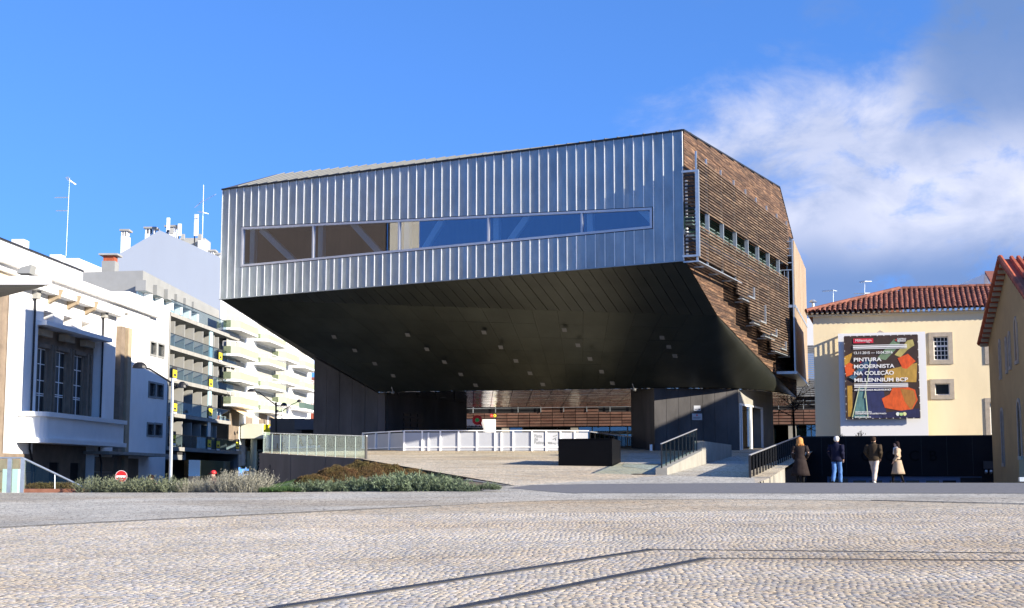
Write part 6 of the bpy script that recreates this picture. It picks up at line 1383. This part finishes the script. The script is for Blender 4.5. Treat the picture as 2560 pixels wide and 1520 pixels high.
M_heath = mat('heather_leaf', (.12, .055, .022), .85, col2=(.085, .075, .018), vs=1.2, rand=.4, island=True)
sage = [leafy(s, 120, .62, .50, .016, .085, 14, .6, M_sage) for s in (1, 2, 3)]
grey = [leafy(s, 170, .80, .42, .011, .055, 16, 1.0, M_greyl) for s in (4, 5, 6)]
jun = [leafy(s, 120, .62, .50, .020, .11, 14, .62, M_jun, flat=.1) for s in (7, 8, 9)]
def shrub(me, px, dd, sc, label, cat, group, name, zoff=-.06):
    p = FPh(px, 1231); d = p.y+dd; x = p.x*d/p.y; z = FPz(p.x, p.y)+zoff; o = bpy.data.objects.new(name, me); COL.objects.link(o); o.location = (x, d, z); o.rotation_euler = (0, 0, random.uniform(0, 6.28)); o.scale = (sc*random.uniform(.92, 1.12), sc*random.uniform(.92, 1.12), sc)
    WL[o.name] = o.location.copy(); tag(o, label, cat, group); return o
pos = ['leftmost green shrub, beside the rusty kerb', 'green shrub just left of the no entry sign', 'green shrub right in front of the no entry sign', 'green shrub just right of the no entry sign', 'green shrub before the dark haired head', 'green shrub left of the tall lamp post', 'last green shrub, at the foot of the tall lamp post']
for i, px in enumerate((232, 264, 298, 333, 368, 402, 437)): shrub(sage[i % 3], px, .55+.5*(i % 2), .95+.1*random.random(), 'sage '+pos[i], 'shrub', 'green shrubs along the crest at left', 'sage_shrub')
pos = ['first pale grey shrub, right of the lamp post', 'second pale grey shrub from the lamp post', 'pale grey shrub left of the red cap', 'pale grey shrub in front of the red capped man', 'pale grey shrub just right of the red cap', 'tall pale grey shrub before the brick column base', 'tallest pale grey shrub below the round column', 'last pale grey shrub, beside the grass patch']
for i, (px, sc) in enumerate(((466, .66), (496, .72), (520, .66), (545, .80), (568, .95), (592, 1.02), (618, 1.05), (645, 1.02))): shrub(grey[i % 3], px, .5+.45*(i % 2), sc*1.02, pos[i]+', dry wispy stems', 'shrub', 'pale grey shrubs along the crest', 'grey_shrub')
jp = [(758, .62, 1), (795, .68, 1), (832, .72, .9), (868, .75, 1.2), (905, .82, 1.0), (942, .85, 1.4), (978, .95, 1.0), (1012, 1.0, 1.5), (1046, 1.02, 1.1), (1080, .95, 1.6), (1112, .82, 1.2), (1142, .7, 1.0), (1172, .5, .8)]
for i, (px, sc, dd) in enumerate(jp): shrub(jun[i % 3], px, dd-.2, sc*1.16, 'low grey green shrub '+('by the grass patch, first of the front row', 'second from the grass patch', 'third from the grass patch', 'below the left tip of the brown mound', 'left of the mound centre', 'below the middle of the brown mound', 'right of the mound centre', 'below the right end of the brown mound', 'first right of the brown mound', 'second right of the brown mound', 'third right of the brown mound', 'next to the bare soil', 'smallest, at the edge of the bare soil')[i], 'shrub', 'low grey green shrubs in the planting bed', 'low_shrub')
for i, (px, d) in enumerate(((850, 48.2), (900, 48.4), (955, 49), (1010, 50), (1050, 49.5), (1090, 49.3), (1128, 48.8), (1165, 48.2))):
    p = UPh(px, 1190); x = (px-1280)/FPX*d; o = bpy.data.objects.new('low_shrub', jun[i % 3]); COL.objects.link(o); o.location = (x, d, UPz(d)-.22-max(0, (960-px)*.0035)); o.scale = [(.7, .7, .75, .9, .85, .8, .7, .55)[i]]*3; o.rotation_euler = (0, 0, i*1.3); WL[o.name] = o.location.copy(); tag(o, 'low grey green shrub in the back row, '+('leftmost, under the mound', 'second from the left', 'third from the left', 'touching the right end of the mound', 'first beyond the mound', 'second beyond the mound', 'third beyond the mound', 'rightmost, by the plaza edge')[i], 'shrub', 'low grey green shrubs in the planting bed')
def blades(n, seed):
    rg = np.random.default_rng(seed); V = []; F = []; q = [FPh(648, 1231), FPh(752, 1230), at(770, 1193, 78), at(648, 1224, 82)]
    for i in range(n):
        u, v = rg.uniform(0, 1), rg.uniform(0, 1)**2.2; p = q[0].lerp(q[1], u).lerp(q[3].lerp(q[2], u), v)+Vector((0, 0, .02)); g = Vector((rg.normal(0, .3), rg.normal(0, .3), 1)).normalized(); s = Vector((rg.normal(), rg.normal(), 0)).normalized()*.012; L = rg.uniform(.06, .16); j = len(V); V.extend([tuple(p-s), tuple(p+s), tuple(p+g*L)]); F.append((j, j+1, j+2))
    me = bpy.data.meshes.new('grass'); me.from_pydata(V, [], F); me.materials.append(M_grass); o = bpy.data.objects.new('grass', me); COL.objects.link(o); o['kind'] = 'stuff'; o['label'] = 'short green grass at the foot of the retaining wall'
blades(6000, 3)
for i, (px, sc) in enumerate(((1200, .34), (1225, .42), (1240, .3))): shrub(jun[i % 3], px, .7, sc, 'tiny dark %s tuft on the bare soil near the tip of the bed' % ('left', 'middle', 'right')[i], 'shrub', 'tiny tufts at the tip of the bed', 'soil_tuft', .06)
# low brown heather mound made of spreading cushions
def cushion(seed, rx, ry, h, n):
    rg = np.random.default_rng(seed); V = []; F = []
    for i in range(n):
        a = rg.uniform(0, 2*math.pi); q = math.sqrt(rg.uniform(0, 1)); x, y = q*math.cos(a), q*math.sin(a); z = h*(max(0, 1-q**2.4))**.7*(1+.13*math.sin(x*9+seed)*math.cos(y*7)); b = Vector((x*rx, y*ry, z*rg.uniform(.8, 1)))
        for k in range(3):
            g = Vector((x*.6+rg.normal(0, .5), y*.6+rg.normal(0, .5), .75)).normalized(); s = g.cross(Vector(rg.normal(0, 1, 3))).normalized()*.007; L = rg.uniform(.03, .08); j = len(V); V.extend([tuple(b), tuple(b+g*L*.6+s), tuple(b+g*L), tuple(b+g*L*.6-s)]); F.append((j, j+1, j+2, j+3))
    me = bpy.data.meshes.new('heather'); me.from_pydata(V, [], F); me.materials.append(M_heath); return me
for i, (px, py, d, rx, ry, h) in enumerate(((785, 1206, 50, .75, .8, .38), (845, 1204, 51, .95, 1.0, .66), (905, 1200, 52, 1.0, 1.1, .78), (965, 1196, 53, .95, 1.0, .64), (1022, 1190, 54, .8, .8, .38))):
    p = at(px, py, d); p.z -= .05; o = bpy.data.objects.new('heather_cushion', cushion(i+20, rx, ry, h, 6500)); COL.objects.link(o); o.location = (p.x, p.y, p.z-.1); WL[o.name] = o.location.copy(); tag(o, 'brown heather cushion, %s part of the long reddish mound' % ('left tapering', 'left middle', 'highest', 'right middle', 'thin right end')[i], 'shrub', 'brown heather cushions before the railing')
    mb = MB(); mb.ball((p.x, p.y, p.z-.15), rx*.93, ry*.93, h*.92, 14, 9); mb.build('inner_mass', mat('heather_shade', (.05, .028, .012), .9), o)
for i, (px, py) in enumerate(((100, 1218), (135, 1214), (165, 1217))):
    p = at(px, 1226, 45); o = bpy.data.objects.new('heather_cushion', cushion(i+40, .5, .5, .22, 700)); COL.objects.link(o); o.location = p; WL[o.name] = p; tag(o, 'small brown heather clump seen through the stair railing glass, %s one' % ('left', 'middle', 'right')[i], 'shrub', 'heather clumps behind the stair railing')
wt = leafy(50, 14, .45, .2, .035, .10, 5, .8, mat('weed_leaf', (.03, .03, .02), .8))
for px, l in ((2105, 'small weed on top of the black wall at the left edge of the billboard wall'), (2152, 'leafy weed on the black wall below the poster')):
    p = YF.pt(YF.S(px, 1094, off2-.3), YF.Z(2200, 1092, off2)-.04, off2-.3); o = bpy.data.objects.new('weed', wt if px > 2110 else wt); COL.objects.link(o); o.location = p; o.scale = (1, 1, 1) if px > 2110 else (.5, .5, .6); WL[o.name] = p; tag(o, l, 'weed', 'weeds on the black wall')
# bare tree
def bare_tree(p, H, r, seed, label):
    rg = random.Random(seed); t = thing('bare_tree', label, 'tree', tuple(p)); tr = MB(); top = Vector(p)+Vector((-.08, 0, H*.52)); tr.tube(p, top, r, r*.6, 8); tr.build('trunk', M_black, t); mb = MB()
    def br(a, d, L, rr, lv):
        b = a+d*L; mb.tube(a, b, rr, rr*.6, 5, cap=False)
        if lv == 0: return
        for k in range(rg.choice((2, 3, 3))): nd = (d+Vector((rg.uniform(-.9, .9), rg.uniform(-.9, .9), rg.uniform(-.5, .5)))).normalized(); br(a.lerp(b, rg.uniform(.4, 1)), nd, L*rg.uniform(.6, .85), rr*.6, lv-1)
    for k in range(9): br(Vector(p).lerp(top, rg.uniform(.68, 1.0)), Vector((rg.uniform(-1, 1), rg.uniform(-.8, .8), rg.uniform(-.1, .9))).normalized(), H*.2, r*.38, 4)
    mb.build('branches', mat('twig_brown', (.10, .065, .05), .8), t)
bt = at(1987, 1110, 94); bt.z = UPz(94)-.05; bare_tree(bt, 5.6, .11, 5, 'bare young tree with black trunk in front of the brown slats at right')
bt = at(1655, 1120, 112); bt.z = up95; bare_tree(bt, 4.6, .08, 9, 'bare young tree mostly hidden behind the right pier')
# ------------------------------------------------------------------ people
def loft(mb, rings, n=14):      # rings: (centre, rx, ry[, axis]) ; axis = normal of the ring
    b0 = len(mb.v)
    for R_ in rings:
        c, rx, ry = Vector(R_[0]), R_[1], R_[2]; ax = Vector(R_[3]).normalized() if len(R_) > 3 else Vector((0, 0, 1)); q = Vector((0, 0, 1)).rotation_difference(ax)
        for i in range(n): a = 2*math.pi*i/n; mb.v.append(tuple(c+q@Vector((rx*math.cos(a), ry*math.sin(a), 0))))
    for j in range(len(rings)-1):
        for i in range(n): k = (i+1) % n; mb.f.append((b0+j*n+i, b0+j*n+k, b0+(j+1)*n+k, b0+(j+1)*n+i))
    mb.f += [tuple(range(b0+n-1, b0-1, -1)), tuple(range(b0+(len(rings)-1)*n, b0+len(rings)*n))]
def limb(mb, pts, rad, n=12):
    pts = [Vector(p) for p in pts]; rings = []
    for i, p in enumerate(pts):
        d = (pts[min(i+1, len(pts)-1)]-pts[max(i-1, 0)]); rings.append((p, rad[i], rad[i], d))
    loft(mb, rings, n)
def dens(pts, k=3):
    out = []
    for a, b in zip(pts[:-1], pts[1:]):
        for i in range(k): out.append(Vector(a).lerp(Vector(b), i/k))
    return out+[Vector(pts[-1])]
M_skin = mat('skin', (.50, .30, .21), .55)
def person(label, loc, head, H, J, parts, group, face=0, skin=None):
    """J: joints in metres for a 1.75 m body, x to the right of the figure, y ahead of it; head = heading (0 = away from the camera)"""
    s = H/1.75; t = thing('person', label, 'person', tuple(loc), group); rz = Matrix.Rotation(head, 4, 'Z'); L0 = Vector(loc)
    X = lambda p: L0+(rz@(Vector(p)*s))
    vs = []; es = []; rs = []
    def add(p, r, par=None): vs.append(Vector(p)); rs.append(r); (es.append((par, len(vs)-1)) if par is not None else None); return len(vs)-1
    pel = add((0, 0, .95), .10); sp = add((0, .0, 1.15), .10, pel); ch = add(J.get('chest', (0, 0, 1.36)), .095, sp); nk = add(J.get('neck', (0, 0, 1.50)), .055, ch)
    hc = Vector(J.get('headc', (0, .02, 1.62))); h1 = add(hc+Vector((0, 0, -.05)), .072, nk); h2 = add(hc+Vector((0, 0, .05)), .085, h1); fd = Vector((math.sin(-face), math.cos(face), 0))
    add(hc+fd*.095+Vector((0, 0, -.005)), .016, h1); sdv = Vector((fd.y, -fd.x, 0)); 
    for q in (-1, 1): add(hc+sdv*.088*q+Vector((0, 0, .0)), .016, h1)
    for q, n in ((-1, 'l'), (1, 'r')):
        a = J['arm_'+n]; i = ch
        for p, r in zip(a, (.040, .034, .030)): i = add(p, r, i)
        w = Vector(a[-1]); dirn = (w-Vector(a[-2])).normalized(); pm = add(w+dirn*.07, .036, i); side = dirn.cross(Vector((0, 1, 0))); side = side.normalized() if side.length > .1 else Vector((1, 0, 0)); inn_ = Vector((-q, 0.25, 0)).normalized()
        for k, fl in ((-1.5, .055), (-.5, .068), (.5, .072), (1.5, .062)):
            f0 = add(w+dirn*.10+side*.016*k, .011, pm); f1 = add(w+dirn*(.10+fl*.6)+side*.018*k+inn_*.008, .0095, f0); add(w+dirn*(.10+fl)+side*.018*k+inn_*.03, .008, f1)
        th = add(w+dirn*.03+side*.038+inn_*.012, .012, i); add(w+dirn*.075+side*.052+inn_*.03, .010, th)
        l = J['leg_'+n]; i = pel
        for p, r in zip(l, (.060, .046, .034, .026)): i = add(p, r, i)
    me = bpy.data.meshes.new('body'); me.from_pydata([tuple(X(v)-L0) for v in vs], es, []); o = bpy.data.objects.new('body', me); COL.objects.link(o); o.parent = t; me.materials.append(skin or M_skin)
    md = o.modifiers.new('skin', 'SKIN'); sk = me.skin_vertices[0].data
    for i, r in enumerate(rs): sk[i].radius = (r*s, r*s)
    sk[0].use_root = True; md.use_smooth_shade = True; sb = o.modifiers.new('sub', 'SUBSURF'); sb.levels = 1; sb.render_levels = 2
    for name, m, fn in parts:
        mb = MB(); fn(mb, J); mb.v = [tuple(X(v)) for v in mb.v]; mb.build(name, m, t, smooth=True)
    mb = MB(); 
    for q in (-1, 1): mb.ball(hc+fd*.082+sdv*.032*q+Vector((0, 0, .012)), .011, .011, .008, 6, 4)
    mb.v = [tuple(X(v)) for v in mb.v]; mb.build('eyes', M_ink, t); mb = MB(); c = hc+fd*.083+Vector((0, 0, -.052)); mb.ball(c, .022, .012, .007, 8, 4); mb.v = [tuple(X(v)) for v in mb.v]; mb.build('mouth', mat('lip', (.35, .13, .11), .5), t)
    return t
LEG = lambda dx=0: None
def stand(sx=.09, step_l=0, step_r=0, kl=0, kr=0):
    def leg(q, st, kb): return [(q*.10, 0, .88), (q*sx, st*.5+kb, .48), (q*sx, st, .09+max(0, -st)*.12), (q*sx*1.05, st+.14, .04+max(0, -st)*.02)]
    return leg(-1, step_l, kl), leg(1, step_r, kr)
def trousers(mb, J, w=.088, a=.068):
    for n in 'lr':
        l = [Vector(p) for p in J['leg_'+n]]; pts = dens([l[0]+Vector((0, 0, .04)), l[1], l[2]], 4); k = len(pts); limb(mb, pts, [w-(w-a)*min(1, i/(k-1)*1.05)+.006*math.sin(i*2.3) for i in range(k)])
    loft(mb, [((0, 0, .84), .155, .115), ((0, 0, .92), .17, .125), ((0, 0, 1.02), .16, .115)])
def shoes(mb, J):
    for n in 'lr':
        a, b = Vector(J['leg_'+n][2]), Vector(J['leg_'+n][3]); loft(mb, [((a.x, a.y-.05, a.z-.02), .035, .03, (0, 1, -.1)), ((a.x, a.y, a.z-.035), .045, .05, (0, 1, -.1)), ((b.x, b.y, b.z), .045, .036, (0, 1, 0)), ((b.x, b.y+.08, b.z-.012), .03, .022, (0, 1, 0))], 10)
def jacket(hem=.82, wt=.20, hemw=.205, collar=True, sl=.084):
    def f(mb, J):
        c = Vector(J.get('chest', (0, 0, 1.36))); nk = Vector(J.get('neck', (0, 0, 1.50))); hx = J.get('hemx', 0)
        R_ = [((hx, 0, hem), hemw, hemw*.72), ((hx*.6, 0, hem+.08), hemw*1.01, hemw*.72), ((0, 0, 1.05), wt*.98, wt*.68), ((0, 0, 1.2), wt*1.03, wt*.7), ((c.x, c.y, c.z), .225, .145), ((c.x, c.y, c.z+.08), .20, .12), ((nk.x, nk.y, nk.z-.035), .115, .09), ((nk.x, nk.y, nk.z+.015), .078, .078)]
        if collar: R_ += [((nk.x, nk.y, nk.z+.05), .082, .084)]
        loft(mb, R_, 18)
        for n in 'lr':
            a = [Vector(p) for p in J['arm_'+n]]; pts = dens(a, 4); k = len(pts); limb(mb, pts, [sl*(1.05 if i == 0 else 1)-(.024*i/(k-1))+.005*math.sin(i*1.9) for i in range(k)])
    return f
def coat(hem, hemw, wt=.18, flare=1.0, hemd=.8):
    def f(mb, J):
        jacket(.86, wt, wt*1.12)(mb, J); R_ = []
        for i in range(6): k = i/5; z = .98+(hem-.98)*k; w = wt*1.08+(hemw-wt*1.08)*k**flare; R_.append(((0, -.01*k, z), w, w*hemd))
        b0 = len(mb.v); loft(mb, R_, 20)
        for i in range(b0, len(mb.v)):       # a few folds in the skirt
            x, y, z = mb.v[i]; a = math.atan2(y, x); k = max(0, (.98-z)/(.98-hem)); g = 1+.07*k*math.sin(a*6+1); mb.v[i] = (x*g, y*g, z)
    return f
def hair(kind, face=0):
    def f(mb, J):
        c = Vector(J.get('headc', (0, .02, 1.62))); fd = Vector((math.sin(-face), math.cos(face), 0)); b = c-fd*.016+Vector((0, 0, .02))
        if kind == 'short': 
            loft(mb, [(b+Vector((0, 0, -.085))-fd*.035, .062, .055), (b+Vector((0, 0, -.04))-fd*.02, .092, .085), (b+Vector((0, 0, .02))-fd*.008, .103, .100), (b+Vector((0, 0, .075)), .088, .092), (b+Vector((0, 0, .108)), .045, .05)], 14)
        elif kind == 'bob':
            loft(mb, [(b+Vector((0, 0, -.17))-fd*.02, .10, .07), (b+Vector((0, 0, -.12))-fd*.02, .125, .10), (b+Vector((0, 0, -.03))-fd*.015, .122, .112), (b+Vector((0, 0, .05))-fd*.008, .115, .11), (b+Vector((0, 0, .10)), .075, .08), (b+Vector((0, 0, .125)), .03, .03)], 16)
            for i in range(16): a = i*.39; p = b+Vector((math.cos(a)*.12, math.sin(a)*.1, -.12)); mb.tube(p, p+Vector((math.cos(a)*.035, math.sin(a)*.03, -.09)), .025, .006, 5)
        elif kind == 'long':
            loft(mb, [(b+Vector((0, 0, -.40))-fd*.10, .05, .025), (b+Vector((0, 0, -.25))-fd*.085, .085, .045), (b+Vector((0, 0, -.10))-fd*.05, .095, .07), (b+Vector((0, 0, .0))-fd*.03, .104, .088), (b+Vector((0, 0, .07))-fd*.012, .094, .094), (b+Vector((0, 0, .112)), .05, .055)], 14)
        elif kind == 'cap':
            loft(mb, [(b+Vector((0, 0, .0)), .104, .104), (b+Vector((0, 0, .06)), .102, .102), (b+Vector((0, 0, .11)), .07, .07), (b+Vector((0, 0, .125)), .02, .02)], 14); loft(mb, [(b+fd*.08+Vector((0, 0, .02)), .07, .05), (b+fd*.13+Vector((0, 0, .012)), .065, .05), (b+fd*.13+Vector((0, 0, .022)), .06, .045)], 12)
    return f
def scarf(mb, J):
    nk = Vector(J.get('neck', (0, 0, 1.5)))
    for z, r in ((-.045, .085), (-.005, .078)):
        n = 14; pts = [nk+Vector((math.cos(t)*r, math.sin(t)*r+.01, z+.02*math.sin(t*2))) for t in np.linspace(0, 2*math.pi, n)]
        for a, b in zip(pts[:-1], pts[1:]): mb.tube(a, b, .027, .027, 7)
    mb.tube(nk+Vector((.02, .11, -.02)), nk+Vector((.03, .15, -.28)), .045, .035, 7)
mc = lambda n, c, **k: mat(n, c, .85, spec=.1, **k)
def ppos(px, d): return Vector((at(px, 1215, d).x, d, 1.6-.36+.004*(at(px, 1215, d).x-9)))
G_ = 'people walking past the black wall'
# red haired woman in a long dark coat, seen from behind, arm akimbo
ll, rl = stand(.09, .02, -.02); J = dict(arm_l=[(-.20, 0, 1.42), (-.27, -.03, 1.16), (-.20, .10, .98)], arm_r=[(.20, 0, 1.42), (.31, -.05, 1.17), (.22, .12, 1.02)], leg_l=ll, leg_r=rl)
person('woman with orange hair in long dark brown coat, seen from behind', ppos(2002, 50.2), R(-12), 1.66, J, [('coat', mc('coat_brown', (.018, .012, .011), col2=(.032, .024, .022), vs=8), coat(.36, .33, .185, 1.0, .75)), ('boots', M_black, lambda mb, J: (trousers(mb, J, .07, .055), shoes(mb, J))), ('hair', mc('orange_hair', (.42, .17, .05), col2=(.55, .28, .10), vs=25), hair('bob'))], G_)
# white haired man in navy jacket and jeans
ll, rl = stand(.05, -.26, .20, .02, .10); J = dict(arm_l=[(-.21, 0, 1.42), (-.28, -.06, 1.17), (-.22, .10, .97)], arm_r=[(.21, 0, 1.42), (.27, -.07, 1.16), (.22, .07, .94)], leg_l=ll, leg_r=rl, headc=(.015, .03, 1.63))
person('white haired man in navy jacket and blue jeans walking away', ppos(2093, 53), R(-35), 1.77, J, [('jacket', mc('navy_cloth', (.007, .008, .022), col2=(.014, .015, .034), vs=8), jacket(.83, .20, .20)), ('jeans', mc('denim', (.055, .125, .30), col2=(.09, .19, .40), vs=14), trousers), ('shoes', M_black, shoes), ('hair', mc('white_hair', (.58, .56, .52)), hair('short'))], G_, 0)
# man in brown jacket and beige trousers, mid-stride
ll, rl = stand(.06, .20, -.30, .12, .04); J = dict(arm_l=[(-.21, 0, 1.42), (-.30, -.08, 1.18), (-.20, .07, 1.0)], arm_r=[(.21, 0, 1.42), (.28, -.10, 1.17), (.22, .06, .97)], leg_l=ll, leg_r=rl, headc=(-.01, .03, 1.63))
person('dark haired man in brown jacket and beige trousers in mid-stride', ppos(2187, 53.8), R(-28), 1.78, J, [('jacket', mc('brown_cloth', (.034, .024, .015), col2=(.055, .04, .026), vs=8), jacket(.86, .205, .20)), ('trousers', mc('beige_cloth', (.42, .35, .30), col2=(.50, .42, .37), vs=10), lambda mb, J: trousers(mb, J, .098, .075)), ('shoes', mc('pale_shoe', (.60, .57, .52)), shoes), ('hair', mc('dark_hair', (.035, .022, .016)), hair('short'))], G_, 0)
# woman in beige coat with white scarf, in profile to the left
ll, rl = stand(.05, .20, -.20, .08, .02); J = dict(arm_l=[(-.17, 0, 1.40), (-.22, -.02, 1.14), (-.16, .12, .95)], arm_r=[(.17, 0, 1.40), (.22, -.05, 1.15), (.17, .10, .98)], leg_l=ll, leg_r=rl, headc=(0, .035, 1.61))
person('long haired woman in flared beige coat and white scarf facing left', ppos(2246, 53.6), R(68), 1.60, J, [('coat', mc('beige_coat', (.30, .225, .155), col2=(.36, .28, .20), vs=10), coat(.42, .30, .15, 1.1, .95)), ('leggings', M_black, lambda mb, J: (trousers(mb, J, .065, .048), shoes(mb, J))), ('scarf', mc('white_scarf', (.72, .70, .67)), scarf), ('hair', mc('black_hair', (.016, .010, .010)), hair('long'))], G_, 0)
# two heads over the shrubs on the left
G2 = 'people on the street behind the shrubs'
ll, rl = stand(); J0 = dict(arm_l=[(-.21, 0, 1.42), (-.26, 0, 1.15), (-.24, .08, .92)], arm_r=[(.21, 0, 1.42), (.26, 0, 1.15), (.24, .08, .92)], leg_l=ll, leg_r=rl)
t = at(534, 1176, 49); person('young man in bright red cap half hidden by the grey shrubs', (t.x, 49, t.z-1.73), R(75), 1.72, J0, [('jacket', mc('maroon_cloth', (.09, .02, .02)), jacket()), ('jeans', MT['denim'], trousers), ('shoes', M_black, shoes), ('cap', M_redb, hair('cap'))], G2)
t = at(378, 1187, 49); person('dark haired person whose head just shows above the green shrubs', (t.x, 49, t.z-1.62), R(180), 1.62, J0, [('jacket', MT['coat_brown'], jacket()), ('jeans', MT['denim'], trousers), ('shoes', M_black, shoes), ('hair', MT['black_hair'], hair('bob'))], G2)
